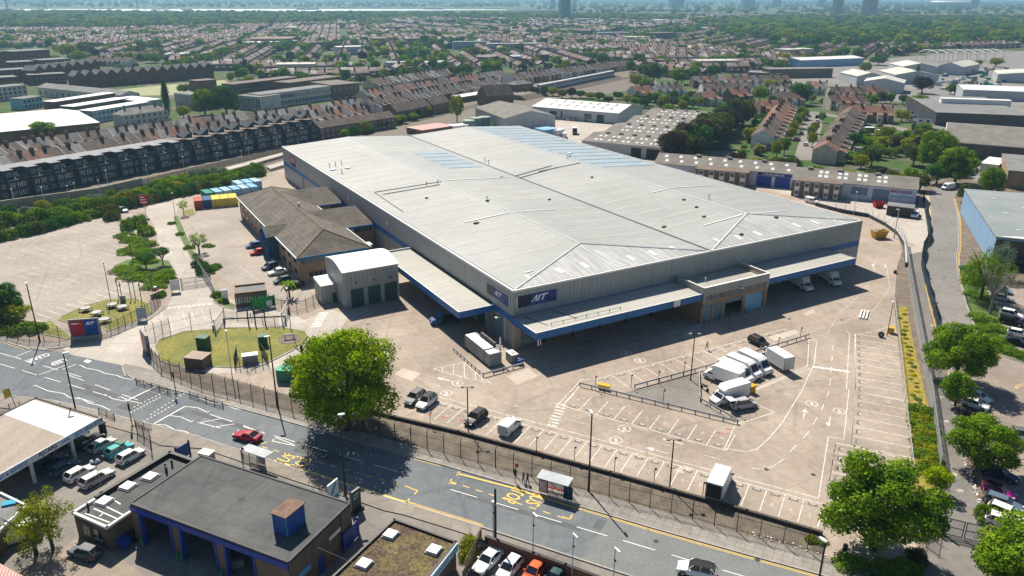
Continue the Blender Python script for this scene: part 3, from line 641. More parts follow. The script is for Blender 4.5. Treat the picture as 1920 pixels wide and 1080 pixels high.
# concrete and tarmac repairs, drain covers
pm = MB(); dk = MB()
for pts in ([(1262,882),(1283,873),(1300,878),(1280,888)],[(950,705),(990,690),(1010,705),(970,722)],[(755,690),(790,700),(772,715),(740,702)],[(1440,640 - 8),(1490,618),(1500,624),(1452,640)],[(1505,588),(1524,580),(1530,586),(1512,592)]):
 q = GG(pts); pm.face([(p.x,p.y,.009) for p in q] if (q[1] - q[0]).cross(q[2] - q[1]).z > 0 else [(p.x,p.y,.009) for p in q][::-1])
struct('concrete_repairs',pm,mat('pale concrete repair',(.46,.40,.34),var=.1,scale=.3))
for x,y in ((1578,600),(1525,890),(1325,760),(1437,880),(1480,598),(690,608),(1100,640),(560,830),(650,862),(1230,1015),(1420,1050),(1820,500),(1770,520),(1760,470),(1790,880)):
 c = G(x,y); dk.cbox(c.x,c.y,.02,.6,.6,.003,.5)
struct('drain_covers',dk,mat('iron cover',(.06,.055,.05)))
pm = MB()
for x,y in ((1755,680),(1762,710),(1768,745),(1775,790),(1778,820),(1748,610),(1800,920),(1790,890)):
 c = G(x,y); pm.cbox(c.x,c.y,.016,.8,.6,.003,R.random())
struct('pale_patches',pm,mat('pale patch',(.42,.38,.33),var=.15,scale=1))
# ================================================================ the warehouse and what stands round it
WY = rad(29.93); WA = Vector((0.17,132.32,0)); WU = Vector((math.cos(WY),math.sin(WY),0)); WV = Vector((-math.sin(WY),math.cos(WY),0))
def HIT(px,py,axis='z',val=0.0,o=WA,yw=WY):
 """photo pixel -> local point of a building frame, on the plane axis = val"""
 d = rt * ((px - 960) / FPX) - up * ((py - 540) / FPX) + fwd; c,s = math.cos(yw),math.sin(yw)
 dl = Vector((d.x * c + d.y * s,-d.x * s + d.y * c,d.z)); e = Vector((-o.x,-o.y,CAM_H)); ol = Vector((e.x * c + e.y * s,-e.x * s + e.y * c,e.z))
 i = 'xyz'.index(axis); t = (val - ol[i]) / dl[i]; return ol + dl * t
def wl(x,y,z=0): return WA + WU * x + WV * y + Vector((0,0,z))
def clad(name,a,b,pitch=.35,depth=.86):
 m = D.materials.new(name); m.use_nodes = True; t = m.node_tree; n = t.nodes; L = t.links; bs = n['Principled BSDF']; bs.inputs['Roughness'].default_value = .5; bs.inputs['Specular IOR Level'].default_value = .4
 tc = n.new('ShaderNodeTexCoord'); sx = n.new('ShaderNodeSeparateXYZ'); L.new(tc.outputs['Object'],sx.inputs[0])
 ad = n.new('ShaderNodeMath'); L.new(sx.outputs[0],ad.inputs[0]); L.new(sx.outputs[1],ad.inputs[1])
 cx = n.new('ShaderNodeCombineXYZ'); L.new(ad.outputs[0],cx.inputs[0])
 wv = n.new('ShaderNodeTexWave'); wv.inputs['Scale'].default_value = .314 / pitch; L.new(cx.outputs[0],wv.inputs['Vector'])
 nz = n.new('ShaderNodeTexNoise'); nz.inputs['Scale'].default_value = .25; nz.inputs['Detail'].default_value = 5; L.new(tc.outputs['Object'],nz.inputs['Vector'])
 n2 = n.new('ShaderNodeTexNoise'); n2.inputs['Scale'].default_value = 1.0; m2 = n.new('ShaderNodeMapping'); m2.inputs['Scale'].default_value = (1.2,1.2,.08); L.new(tc.outputs['Object'],m2.inputs[0]); L.new(m2.outputs[0],n2.inputs['Vector'])
 mx = n.new('ShaderNodeMix'); mx.data_type = 'RGBA'; mx.inputs[6].default_value = (*a,1); mx.inputs[7].default_value = (*b,1); L.new(nz.outputs[0],mx.inputs[0])
 def rng(s,a0,a1,b0,b1):
  k = n.new('ShaderNodeMapRange'); L.new(s,k.inputs[0])
  for i,v in enumerate((a0,a1,b0,b1)): k.inputs[i + 1].default_value = v
  return k.outputs[0]
 def mul(c,f):
  k = n.new('ShaderNodeVectorMath'); k.operation = 'SCALE'; L.new(c,k.inputs[0]); L.new(f,k.inputs['Scale']); return k.outputs[0]
 c = mul(mx.outputs[2],rng(wv.outputs[0],.1,.5,depth,1)); c = mul(c,rng(n2.outputs[0],.4,.7,1.03,.88)); L.new(c,bs.inputs['Base Color'])
 bp = n.new('ShaderNodeBump'); bp.inputs['Strength'].default_value = .6; bp.inputs['Distance'].default_value = .04; L.new(wv.outputs[0],bp.inputs['Height']); L.new(bp.outputs[0],bs.inputs['Normal'])
 MATS[name] = m; return m
CL_GREY = clad('profiled grey cladding',(.33,.335,.32),(.39,.395,.38),pitch=.9)
CL_BLUE = clad('profiled blue cladding',(.02,.13,.36),(.03,.17,.44),pitch=.9)
CL_PALE = clad('profiled pale cladding',(.40,.43,.45),(.48,.51,.53),pitch=1.2,depth=.85)
CL_LBLUE = clad('profiled light blue cladding',(.20,.36,.55),(.27,.44,.62),pitch=1.4,depth=.88)
CL_DARK = clad('profiled dark cladding',(.06,.055,.05),(.085,.08,.07),pitch=1.0)
WW,WL_,EH = 97.3,164.2,11.2
def rz(a,b):
 q = a if a < WW / 2 else a - WW / 2
 t = min(q,WW / 2 - q) / (WW / 4); return EH + 1.6 * min(t,max(b,0) / 14)
wh = thing('warehouse','huge grey clad warehouse with blue band and pale twin ridged roof in the middle','warehouse',WA,WY)
m = MB(); m.prism([(0,0),(WW,0),(WW,WL_),(0,WL_)],0,EH - .15,bottom=False); m.f.pop(); m.m.pop()
obj('wall',m,CL_GREY,wh)
m = MB(); m.box(-.05,0,0,WL_,4.95,6.25).box(0,WW,-.05,0,4.95,6.25).box(WW,WW + .05,0,WL_,4.95,6.25); obj('blue_band',m,CL_BLUE,wh)
for s in (0,1):     # roof: four slopes and two hip ends
 x0,x1,x2 = s * WW / 2,s * WW / 2 + WW / 4,(s + 1) * WW / 2
 z0,z1 = EH,EH + 1.6
 obj('roof',MB().face([(x0,0,z0),(x1,14,z1),(x1,WL_,z1),(x0,WL_,z0)][::-1]),ROOFW,wh)
 obj('roof',MB().face([(x1,14,z1),(x2,0,z0),(x2,WL_,z0),(x1,WL_,z1)][::-1]),ROOFW,wh)
 obj('hip_end',MB().face([(x0,0,z0),(x2,0,z0),(x1,14,z1)]),ROOFH,wh)
 obj('gable_wall',MB().face([(x2,WL_,z0),(x0,WL_,z0),(x1,WL_,z1)]),CL_GREY,wh)
 rc = MB()
 for a,b in (((x1,14),(x1,WL_)),((x0,0),(x1,14)),((x1,14),(x2,0))):
  rc.tube((*a,rz(*a) + .06),(*b,rz(*b) + .06),.12 if b[1] == WL_ else .17,n=6)
 obj('ridge_cap',rc,WHITE,wh)
def roof_patch(mb,a0,a1,b0,b1,dz=.03,mi=0):   # a rectangle lying on a slope that runs along x
 q = [(a0,b0),(a1,b0),(a1,b1),(a0,b1)]; mb.face([(x,y,rz(x,y) + dz) for x,y in q],mi)
cream = mat('aged rooflight edge',(.50,.45,.37),var=.1,fine=.05)
for s,(xa,xb) in enumerate(((1.5,22.5),(26,47),(50.5,71.5),(74.6,95.6))):
 for k in range(24):
  y = 16 + k * 6.3 + s * .8
  if y > WL_ - 3: continue
  if s == 3 and k > 8:
   m = MB(); roof_patch(m,xa,xb,y + .6,y + 5.2,.03); obj('rooflight_panel',m,SKYLB,wh)
   m = MB(); roof_patch(m,xa + .3,xb,y - .12,y + .22,.05); obj('flashing',m,GREYM,wh)
  elif s == 1 and 12 < k < 18:
   m = MB(); roof_patch(m,xa + 8,xb - 1,y + .6,y + 5.0,.03); obj('rooflight_panel',m,SKYLB,wh)
   m = MB(); roof_patch(m,xa + 8,xb - 1,y - .1,y + .2,.05); obj('flashing',m,GREYM,wh)
  else:
   m = MB(); roof_patch(m,xa + R.uniform(0,2),xb - R.uniform(0,4),y,y + .42,.03); obj('rooflight_strip',m,cream,wh)
for x in (6,13,19,30,36,42,54.5,60,66,79,85,91):
 m = MB()
 y0 = 2.2 + R.random(); m.face([(x - .6,y0,rz(x,y0) + .04),(x + .6,y0,rz(x,y0) + .04),(x + .6,y0 + 2.6,rz(x,y0 + 2.6) + .04),(x - .6,y0 + 2.6,rz(x,y0 + 2.6) + .04)]); obj('rooflight_strip',m,SKYL,wh)
def on_roof(px,py):
 p = HIT(px,py,'z',12); 
 for _ in range(4): p = HIT(px,py,'z',rz(min(max(p.x,0),WW),p.y))
 return p
for (a,b) in (((1320,423),(1392,403)),((1394,402),(1473,396)),((1222,362),(1250,355)),((1256,353),(1338,348)),((870,418),(955,399)),((962,398),(1040,393)),((830,339),(955,333)),((985,512),(998,508))):
 p,q = on_roof(*a),on_roof(*b); m = MB(); m.tube((p.x,p.y,p.z - .02),(q.x,q.y,q.z - .02),.24,n=4); obj('cover_strip',m,WHITE,wh)
for pts in ([(828,341),(702,361),(755,397)],[(824,347),(718,365)],[(968,330),(1035,311)],[(975,334),(1045,314)],[(1088,306),(1010,322)]):
 pp = [on_roof(*p) for p in pts]; m = MB()
 for p,q in zip(pp,pp[1:]): m.tube((p.x,p.y,p.z + .12),(q.x,q.y,q.z + .12),.11,n=5)
 obj('roof_pipe',m,GREYM,wh)
rust = mat('rusted patch',(.10,.075,.05),var=.3)
for x,y,s_ in ((625,319,1),(652,316,1),(1068,288,1),(893,419,.8),(1245,426,.7),(1306,389,.6),(1282,375,.6),(1320,407,.6),(1455,408,.7),(1390,440,.6),(940,333,.5),(1110,333,.5),(1030,375,.5),(800,372,.5),(914,377,.6)):
 p = on_roof(x,y); m = MB(); m.cbox(p.x,p.y,p.z,1.6 * s_,.9 * s_,.3,.3); obj('roof_vent',m,WHITE if s_ == 1 else rust,wh)
for x,y in ((618,313),(629,311),(640,308),(641,325),(800,349),(821,345),(913,377),(1063,297),(1329,373),(1068,297),(909,303),(916,307)):
 p = on_roof(x,y); m = MB(); m.tube((p.x,p.y,p.z),(p.x,p.y,p.z + 1.1),.1,n=5).cbox(p.x,p.y,p.z + 1,.45,.45,.15); obj('flue',m,GREYM,wh)
m = MB(); m.box(WW / 2 - .28,WW / 2 + .28,0,WL_,EH - .1,EH + .08); obj('valley_gutter',m,GUTTER,wh)
m = MB(); m.box(.3,.62,.4,WL_,EH - .1,EH + .12).box(.4,WW - .4,.3,.55,EH - .1,EH + .1); obj('eaves_gutter',m,GUTTER,wh)
m = MB(); m.box(-.12,.28,-.12,WL_ + .1,EH - .18,EH + .2).box(.28,WW + .12,-.12,.26,EH - .18,EH + .16).box(.28,WW + .12,WL_ - .1,WL_ + .12,EH - .18,EH + .25).box(WW - .1,WW + .12,.26,WL_ - .1,EH - .18,EH + .12); obj('parapet_trim',m,WHITE,wh)
m = MB(); m.box(WW + .002,WW + .14,-.14,.1,0,EH - .2); obj('corner_flashing',m,WHITE,wh)
# canopies on the dock sides
for x0,x1,y0,y1 in ((-.2,38.8,-8.5,-.06),(57.2,85.2,-8.5,-.06)):
 c = obj('canopy',MB().box(x0,x1,y0,y1,5.9,6.15),ROOFC,wh)
 obj('fascia',MB().box(x0 - .05,x1,y0 - .08,y0,4.85,6.2).box(x0 - .05,x0 + .02,y0,y1,4.85,6.2).box(x1 - .05,x1,y0,y1,4.85,6.2),CL_BLUE,c)
 obj('edge_trim',MB().box(x0 - .1,x1,y0 - .12,y0 + .06,6.2,6.27).box(x0 - .1,x0 + .1,y0 + .06,y0 + 4.5,6.2,6.27),WHITE,c)
 n = int((x1 - x0) / 6)
 for i in range(1,n): obj('post',MB().cbox(x0 + (x1 - x0) * i / n,y0 + 7.4,0,.3,.3,5.9),DARKM,c)
 for i in range(int((x1 - x0) / 4.4)):
  x = x0 + 3 + i * 4.4; d = obj('dock_door',MB().box(x - 1.3,x + 1.3,-.12,-.06,1.1,4.2),DGREEN if i % 3 else GREYM,wh)
  obj('dock_buffer',MB().box(x - 1.7,x - 1.4,-.45,-.06,.6,1.4).box(x + 1.4,x + 1.7,-.45,-.06,.6,1.4),TYRE,d)
obj('fascia_joint',MB().box(31.4,33.0,-8.62,-8.58,4.85,6.2),WHITE,wh)
c = obj('canopy',MB().box(-7.7,-.06,7.0,47.5,5.9,6.12),ROOFC,wh)
obj('fascia',MB().box(-7.78,-7.7,6.92,47.5,4.85,6.16).box(-7.7,-.06,6.92,7.0,4.85,6.16),CL_BLUE,c)
obj('edge_trim',MB().box(-7.82,-7.6,6.88,47.5,6.16,6.24).box(-7.6,-.06,6.88,7.05,6.16,6.24).box(-7.6,-.06,47.4,47.6,6.1,6.5),WHITE,c)
obj('end_rail',MB().box(-.5,-.06,8,47,6.12,6.3),GUTTER,c)
for y in (8,17,26,35,44): obj('post',MB().cbox(-.8,y,0,.35,.35,5.9),GREYM,c)
for i,y in enumerate((4,11,16,21,26,31,36)): obj('dock_door',MB().box(-.12,-.06,y,y + 3.4,0.3,4.3),DGREEN if i else SHUT,wh)
obj('corner_pier',MB().box(-.3,1.2,-.9,-.08,0,4.9),CONC,wh)
obj('floodlight',MB().box(-1.2,-.2,4.3,4.9,4.4,4.6),WHITE,wh); obj('downpipe',MB().box(-.2,-.05,2.6,2.8,0,5),WHITE,wh)
obj('access_ladder',MB().tube((.4,-8.4,4.85),(.4,-8.4,3.6),.12).tube((.9,-8.4,4.85),(.9,-8.4,3.6),.07),WHITE,wh)
pr = MB()
for k in range(7): x = 4 + k * 2.6; pr.tube((x,-6.9,6.15),(x,-6.9,6.75),.06,n=4); pr.tube((x,-6.9,6.6),(x + 2.6,-6.9,6.6),.04,n=4) if k < 6 else None
pr.tube((1.8,-1,6.2),(3.5,-6.5,6.2),.05,n=4).tube((8,-1,6.2),(10,-6.5,6.2),.05,n=4)
obj('roof_handrail',pr,DARKM,wh)
for z in (0,1): obj('vent_hood',MB().box(-.25,-.05,62 + z * 30,62.8 + z * 30,8,9),WHITE,wh)
obj('fire_door',MB().box(-.12,-.055,139,141.2,0,4.6),SHUT,wh); obj('door',MB().box(-.12,-.055,49.5,51.4,1.2,4.2),SHUT,wh)
obj('drain_cowl',MB().cbox(WW + .5,1.5,0,.7,.7,1.0),DARKM,wh)
# signs on the walls
def logo_AIT(mb,o,ux,uy,h,m=0):
 """slanted three-letter mark: a bar-less A, an I and a T with a long top, and an orbit line"""
 o = Vector(o); ux = Vector(ux); uy = Vector(uy); nn = ux.cross(uy).normalized() * .03
 def poly(pts): mb.face([tuple(o + nn + ux * (x + y * .45) * h + uy * y * h) for x,y in pts],m)
 poly([(-.05,0),(.2,0),(.62,1),(.36,1)]); poly([(.36,1),(.5,.7),(.62,0),(.9,0),(.72,1)])
 poly([(1.0,0),(1.27,0),(1.27,1),(1.0,1)]); poly([(1.4,.8),(2.5,.8),(2.5,1),(1.4,1)]); poly([(1.72,0),(2.0,0),(2.0,.8),(1.72,.8)])
 for k in range(10):
  t0,t1 = 3.5 + k * .27,3.5 + (k + 1) * .27; f = lambda t,r: (.9 + 1.55 * math.cos(t) * r,.45 + .42 * math.sin(t) * r)
  if k in (3,4,5): continue
  mb.face([tuple(o + nn * .6 + ux * p[0] * h + uy * p[1] * h) for p in (f(t0,.97),f(t1,.97),f(t1,1.03),f(t0,1.03))],1)
 mb.face([tuple(o + nn + ux * x * h + uy * y * h) for x,y in ((-.6,-.33),(2.5,-.33),(2.5,-.25),(-.6,-.25))],1)
WHM = mat('white lettering',(.9,.9,.92),fine=0,var=.02); LBL = mat('pale blue print',(.10,.20,.40),fine=0)
a0,a1 = HIT(970.8,578,'y',-.12),HIT(1044,541.7,'y',-.12)
sg = thing('company_sign','dark blue sign board with slanted white letters on the long front wall of the warehouse','sign',wl(a0.x,-.12,a0.z),WY)
sw,sh = a1.x - a0.x,a1.z - a0.z
obj('sign_panel',MB().box(0,sw,0,.12,0,sh).box(-.2,0,.0,.1,0,sh,1).box(sw * .0,sw * .33,-.02,0,.0,sh,2),[NAVY,WHITE,NAVYD],sg)
m = MB(); logo_AIT(m,(sw * .34,-.04,sh * .30),(1,0,0),(0,0,1),sh * .56); obj('lettering',m,[WHM,LBL],sg)
b0,b1 = HIT(954,576,'x',-.12),HIT(913,528.5,'x',-.12)
sg = thing('company_sign','blue sign board with slanted white letters on the warehouse side wall near the corner','sign',wl(-.12,b1.y,b0.z),WY - rad(90))
sw,sh = b1.y - b0.y,b1.z - b0.z
obj('sign_panel',MB().box(0,sw,0,.1,0,sh).box(sw,sw + .18,0,.1,0,sh,1).box(0,sw,-.02,.1,sh,sh + .12,1).box(0,sw * .33,-.02,0,0,sh,2),[NAVY,WHITE,NAVYD],sg)
m = MB(); logo_AIT(m,(sw * .36,-.04,sh * .33),(1,0,0),(0,0,1),sh * .45); obj('lettering',m,[WHM,LBL],sg)
b0,b1 = HIT(554,314,'x',-.12),HIT(543.5,290,'x',-.12)
sg = thing('wall_sign','small red square sign high on the far end of the warehouse side wall','sign',wl(-.12,b1.y,b0.z),WY - rad(90)); sw,sh = b1.y - b0.y,b1.z - b0.z
obj('sign_panel',MB().box(0,sw,0,.1,0,sh * .25,1).box(0,sw,0,.1,sh * .25,sh,0),[SIGNRED,NAVYD],sg)
m = MB()
for k in range(3): m.box(sw * .2,sw * .8,-.03,0,sh * (.4 + .17 * k),sh * (.47 + .17 * k))
obj('lettering',m,WHM,sg)
# entrance block between the canopies
bl = thing('loading_block','brick and grey panelled loading block with window strip between the two blue canopies','building',wl(38.9,-8.8),WY)
BW,BD,BH = 18.2,8.7,7.5
obj('wall',MB().box(0,.5,0,BD,0,BH - .7,0).box(BW - .5,BW,0,BD,0,BH - .7,0).box(.5,BW - .5,0,.3,3.75,4.6,0),BRICKY,bl)
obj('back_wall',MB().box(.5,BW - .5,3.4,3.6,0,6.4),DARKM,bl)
obj('fascia',MB().box(-.05,BW + .05,-.1,.25,5.75,BH).box(-.05,.12,.25,BD,5.0,BH).box(BW - .12,BW + .05,.25,BD,5.0,BH).box(-.06,.55,-.1,-.02,4.4,5.75).box(BW - .55,BW + .06,-.1,-.02,4.4,5.75),CL_GREY,bl)
obj('coping',MB().box(-.12,BW + .12,-.16,.3,BH,BH + .1).box(-.12,.2,.3,BD * .55,BH,BH + .1).box(BW - .2,BW + .12,.3,BD,BH,BH + .1),WHITE,bl)
obj('roof',MB().box(.12,BW - .12,.25,BD,6.3,6.5),ROOFC,bl)
n = 20
for i in range(n):
 x = .6 + i * (BW - 1.2) / n; f = obj('window',MB().box(x + .06,x + (BW - 1.2) / n - .06,-.02,.04,4.62,5.72),GLASS if i % 3 else GLASSB,bl)
 if i: obj('mullion',MB().box(x - .07,x + .07,-.05,.0,4.6,5.75),GREYM,bl)
for px0,py0,px1,py1,mm,nm in ((1318,573,1332,601,SHUT,'shutter'),(1338,569,1352,594,SHUT,'shutter'),(1394,557,1427,578,mat('bright blue-grey shutter',(.20,.42,.55),fine=.04),'shutter'),(1356,567,1389,574,SHUT,'shutter')):
 p = HIT(px0,py0,'y',-8.8); q = HIT(px1,py1,'y',-8.8); zb = 3.0 if (px0 == 1356) else 0.05
 obj(nm,MB().box(p.x - 38.9,q.x - 38.9,.05,.15,zb,3.72),mm,bl)
for px in (1316,1335,1354.5,1391,1429):
 p = HIT(px,590,'y',-8.8); obj('pier',MB().box(p.x - 38.9 - .35,p.x - 38.9 + .35,-.12,.25,0,3.75),BRICKY,bl)
obj('lamp',MB().box(9.3,10.2,-.9,-.1,5.9,6.05),WHITE,bl); obj('roof_cowl',MB().tube((5,5,6.5),(5,5,7.3),.15),WHITE,bl)
obj('bollard',MB().tube((.2,-.6,0),(.2,-.6,1),.12).tube((4.3,-.6,0),(4.3,-.6,1),.12).tube((7.2,-.6,0),(7.2,-.6,1),.12).tube((11.5,-.6,0),(11.5,-.6,1),.12),DARKM,bl)
# tall grey shed
sd_ = thing('workshop_shed','tall grey clad shed with curved white roof and three dark green shutters','shed',wl(-21.4,33.5),WY)
SW,SD = 12.3,11.9
arc = [(y,8.1 + 1.15 * math.sin(math.pi * y / SD)) for y in [SD * k / 8 for k in range(9)]]
m = MB(); m.face([(0,0,0),(SW,0,0),(SW,0,8.1),(0,0,8.1)]).face([(SW,SD,0),(0,SD,0),(0,SD,8.1),(SW,SD,8.1)])
m.face([(0,0,0)] + [(0,y,z) for y,z in arc] + [(0,SD,0)]).face([(SW,SD,0)] + [(SW,y,z) for y,z in reversed(arc)] + [(SW,0,0)]); obj('wall',m,CL_GREY,sd_)
m = MB()
for (y0,z0),(y1,z1) in zip(arc,arc[1:]): m.face([(-.15,y0,z0 + .05),(SW + .15,y0,z0 + .05),(SW + .15,y1,z1 + .05),(-.15,y1,z1 + .05)])
m.box(-.15,SW + .15,-.2,-.02,7.95,8.15); obj('roof',m,WHITER,sd_)
for p0,p1 in ((z,z + 1) for z in (0,1,2)):
 x = 1.5 + p0 * 3.75; s_ = obj('shutter',MB().box(x,x + 2.75,-.08,-.02,.05,4.1),DGREEN,sd_); obj('shutter_frame',MB().box(x - .12,x,-.12,-.02,0,4.2).box(x + 2.75,x + 2.87,-.12,-.02,0,4.2).box(x - .12,x + 2.87,-.12,-.02,4.1,4.25),GREYM,s_)
 obj('wall_vent',MB().box(x + 1.2,x + 1.6,-.1,-.02,5.3,5.6),DARKM,sd_)
obj('plinth',MB().box(-.1,.0,0,9,0,.6).box(-.1,1.4,-.1,-.02,0,.6),GREYM,sd_); obj('notice',MB().box(-.06,0,.6,1.7,2.2,3.3),mat('blue notice',(.12,.35,.6),fine=0),sd_)
an = MB(); an.prism([(-3.3,5),(0,5),(0,10.1),(-3.3,10.1)],0,4.1); obj('annexe',an,CL_GREY,sd_)
obj('annexe_roof',MB().face([(-3.4,4.9,4.15),(-.02,4.9,4.15),(-.02,10.2,4.7),(-3.4,10.2,4.7)]).face([(-3.4,10.2,4.0),(-3.4,4.9,4.0),(-3.4,4.9,4.14),(-3.4,10.2,4.69)]),WHITER,sd_)
obj('door',MB().box(-1.0,-.1,4.92,4.98,0,2.2),DGREEN,sd_); obj('window',MB().box(-3.36,-3.31,7,8.1,1.5,2.6),GLASS,sd_)
# ------------------------------------------------ offices
of = thing('office_building','two storey buff brick offices with brown hipped tile roof and blue eaves beside the warehouse','building',wl(0,0),WY)
X0,X1,Y0,Y1,E0,RZ_ = -25.5,-7.9,53.7,119.2,6.05,9.6
xm = (X0 + X1) / 2
m = MB(); m.box(X0 + .6,X1 - .6,Y0 + .6,Y1 - .6,0,E0 - .1).box(X1 - .6,-.3,72.6,88.2,0,E0 - .1).box(X1 - .6,-.3,97.8,113.4,0,E0 - .1); obj('wall',m,BRICKY,of)
r1,r2 = (xm,Y0 + 7.7),(xm,Y1 - 7.7)
m = MB()
m.face([(X0,Y0,E0),(xm,r1[1],RZ_),(xm,r2[1],RZ_),(X0,Y1,E0)][::-1]).face([(X1,Y1,E0),(xm,r2[1],RZ_),(xm,r1[1],RZ_),(X1,Y0,E0)][::-1])
m.face([(X0,Y0,E0),(X1,Y0,E0),(xm,r1[1],RZ_)]).face([(X1,Y1,E0),(X0,Y1,E0),(xm,r2[1],RZ_)])
obj('roof',m,TILEO,of)
for yc in (80.4,105.6):
 m = MB(); xa = xm + (RZ_ - 9.3) * 2.4
 m.face([(X1,yc - 8.4,E0),(-.3,yc - 8.4,E0),(-2.4,yc,9.3),(xa,yc,9.3)]).face([(-.3,yc + 8.4,E0),(X1,yc + 8.4,E0),(xa,yc,9.3),(-2.4,yc,9.3)]).face([(-.3,yc - 8.4,E0),(-.3,yc + 8.4,E0),(-2.4,yc,9.3)])
 obj('wing_roof',m,TILEO,of)
 obj('fascia',MB().box(X1,-.3,yc - 8.5,yc - 8.35,E0 - .45,E0 + .02),CLADB,of)
 for k in range(7):
  if yc - 8.4 > 60: obj('window',MB().box(X1 + .4 + k * 1.0,X1 + 1.2 + k * 1.0,yc - 7.9,yc - 7.8,4.2,5.4),GLASS,of)
HIPT = mat('lichen ridge tile',(.20,.145,.075),var=.2,fine=.15)
m = MB(); m.tube((xm,r1[1],RZ_ + .03),(xm,r2[1],RZ_ + .03),.16,n=5)
for a in ((X0,Y0),(X1,Y0)): m.tube((*a,E0),(*r1,RZ_ + .03),.13,n=5)
for a in ((X0,Y1),(X1,Y1)): m.tube((*a,E0),(*r2,RZ_ + .03),.13,n=5)
obj('ridge_tiles',m,HIPT,of)
m = MB(); m.box(X0 - .12,X1 + .12,Y0 - .12,Y0,E0 - .5,E0).box(X0 - .12,X0,Y0,Y1,E0 - .5,E0 - .16); obj('fascia',m,mat('office blue fascia',(.03,.17,.32),fine=.03),of)
m = MB(); m.box(X0 - .2,X0 + .02,Y0 - .1,72.9,E0 - .14,E0 + .04).box(X0 - .2,X0 + .02,80.7,Y1 + .1,E0 - .14,E0 + .04).box(X1 - .02,X1 + .18,Y0 - .1,71.8,E0 - .14,E0 + .04).box(X1 - .02,X1 + .18,89,97,E0 - .14,E0 + .04); obj('gutter',m,WHITE,of)
obj('chimney_cowl',MB().cbox(xm + 1.2,87,RZ_ - .6,.5,.5,1.2),WHITE,of)
WFR = mat('white window frame',(.6,.6,.58),fine=0)
for k in range(12):
 y = 57 + k * 5.1
 if 71 < y < 82: continue
 for z in (1.0,3.7):
  f = obj('window',MB().box(X0 + .52,X0 + .58,y,y + 1.9,z,z + 1.25),GLASS,of); obj('sill',MB().box(X0 + .44,X0 + .56,y - .1,y + 2.0,z - .12,z),WFR,f)
for k in range(13):
 x = X0 + 1.0 + k * 1.25; obj('window',MB().box(x,x + 1.05,Y0 + .52,Y0 + .58,4.15,5.45),GLASSB,of)
for k in range(5):
 x = X0 + 2.6 + k * 1.15; f = obj('window',MB().box(x,x + 1.0,Y0 + .52,Y0 + .58,.9,2.2),GLASS,of); obj('mullion',MB().box(x - .1,x - .02,Y0 + .5,Y0 + .57,.9,2.2),WFR,f)
obj('door',MB().box(X1 - .56,X1 - .5,60,61.2,0,2.1),GREYM,of); obj('door_canopy',MB().box(-7.4,-3.6,64.5,67,2.9,3.05),WHITE,of)
# glazed entrance porch
m = MB(); yc,hw = 76.8,3.7; xf = -27.6
m.face([(xf,yc - hw,E0),(X0 + .0,yc - hw,E0),(-21.2,yc,7.9),(xf,yc,7.9)]).face([(X0,yc + hw,E0),(xf,yc + hw,E0),(xf,yc,7.9),(-21.2,yc,7.9)]); obj('porch_roof',m,TILEO,of)
m = MB(); m.face([(xf + .3,yc + hw - .3,E0),(xf + .3,yc - hw + .3,E0),(xf + .3,yc,7.7)]).box(xf + .25,X0 + .6,yc - hw + .3,yc + hw - .3,0,E0 - .05); obj('porch_glazing',m,GLASSB,of)
BF = mat('office blue frame',(.03,.13,.26),fine=.03)
m = MB()
for y in (yc - hw,yc - 1.3,yc + 1.3,yc + hw - .25): m.box(xf - .05,xf + .25,y,y + .25,0,E0)
for z in (2.6,4.4,E0 - .3): m.box(xf,xf + .22,yc - hw,yc + hw,z,z + .22)
for x in (xf + 1.2,xf + 2.3): m.box(x,x + .15,yc - hw,yc - hw + .28,0,E0 - .1)
m.tube((xf - .05,yc - hw,E0 - .1),(xf - .05,yc,7.85),.16,n=4).tube((xf - .05,yc + hw,E0 - .1),(xf - .05,yc,7.85),.16,n=4); obj('porch_frame',m,BF,of)
# generator, tank and guard rail
gn = thing('generator','long grey generator container with dark silencer and exhaust stack at the warehouse corner','generator',wl(-8.0,-5.6),WY)
obj('housing',MB().box(0,2.4,2.0,9.6,.25,2.75),GREYM,gn); obj('front_housing',MB().box(.05,2.5,-.0,1.9,.2,2.6),GREYM,gn)
for k in range(5): obj('roof_panel',MB().box(.03,2.0,2.1 + k * 1.5,3.5 + k * 1.5,2.75,2.8),WHITER,gn)
obj('roof_panel',MB().box(.1,2.2,.1,1.8,2.6,2.66),WHITER,gn)
obj('silencer',MB().tube((2.5,2.2,3.1),(2.5,5.2,3.1),.42,n=10).tube((2.5,5.2,3.1),(2.5,7.6,3.1),.46,n=10),DARKM,gn)
obj('exhaust_stack',MB().tube((2.9,1.2,0),(2.9,1.2,4.6),.17,n=8).tube((2.9,1.2,4.6),(2.9,1.2,5.0),.17,.03,n=8),WHITE,gn)
obj('exhaust_pipe',MB().tube((2.5,2.2,3.1),(2.9,1.2,3.0),.2,n=6),STEEL,gn); obj('skid',MB().box(-.05,2.5,.1,9.5,0,.24),DARKM,gn)
for k in range(3): obj('side_door',MB().box(-.03,0,2.3 + k * 2.4,4.4 + k * 2.4,.4,2.4),mat('grey door panel',(.27,.28,.28),fine=.03),gn)
tk = thing('fuel_tank','small square grey tank cabinet beside the generator','cabinet',wl(-3.7,-6.1),WY)
obj('body',MB().box(0,1.35,0,2.2,0,1.6),GREYM,tk); obj('lid',MB().box(-.04,1.39,-.04,2.24,1.6,1.68),WHITER,tk); obj('hatch',MB().box(.4,1.0,.7,1.3,1.68,1.85),WHITE,tk)
bx = thing('blue_box','small bright blue crate against the yellow guard rail by the grey tank','crate',wl(-3.0,-7.2),WY); obj('body',MB().box(0,1.1,0,.6,.05,.8),BLUE,bx); obj('rim',MB().box(-.05,1.15,-.05,.65,.8,.9),BLUE,bx)
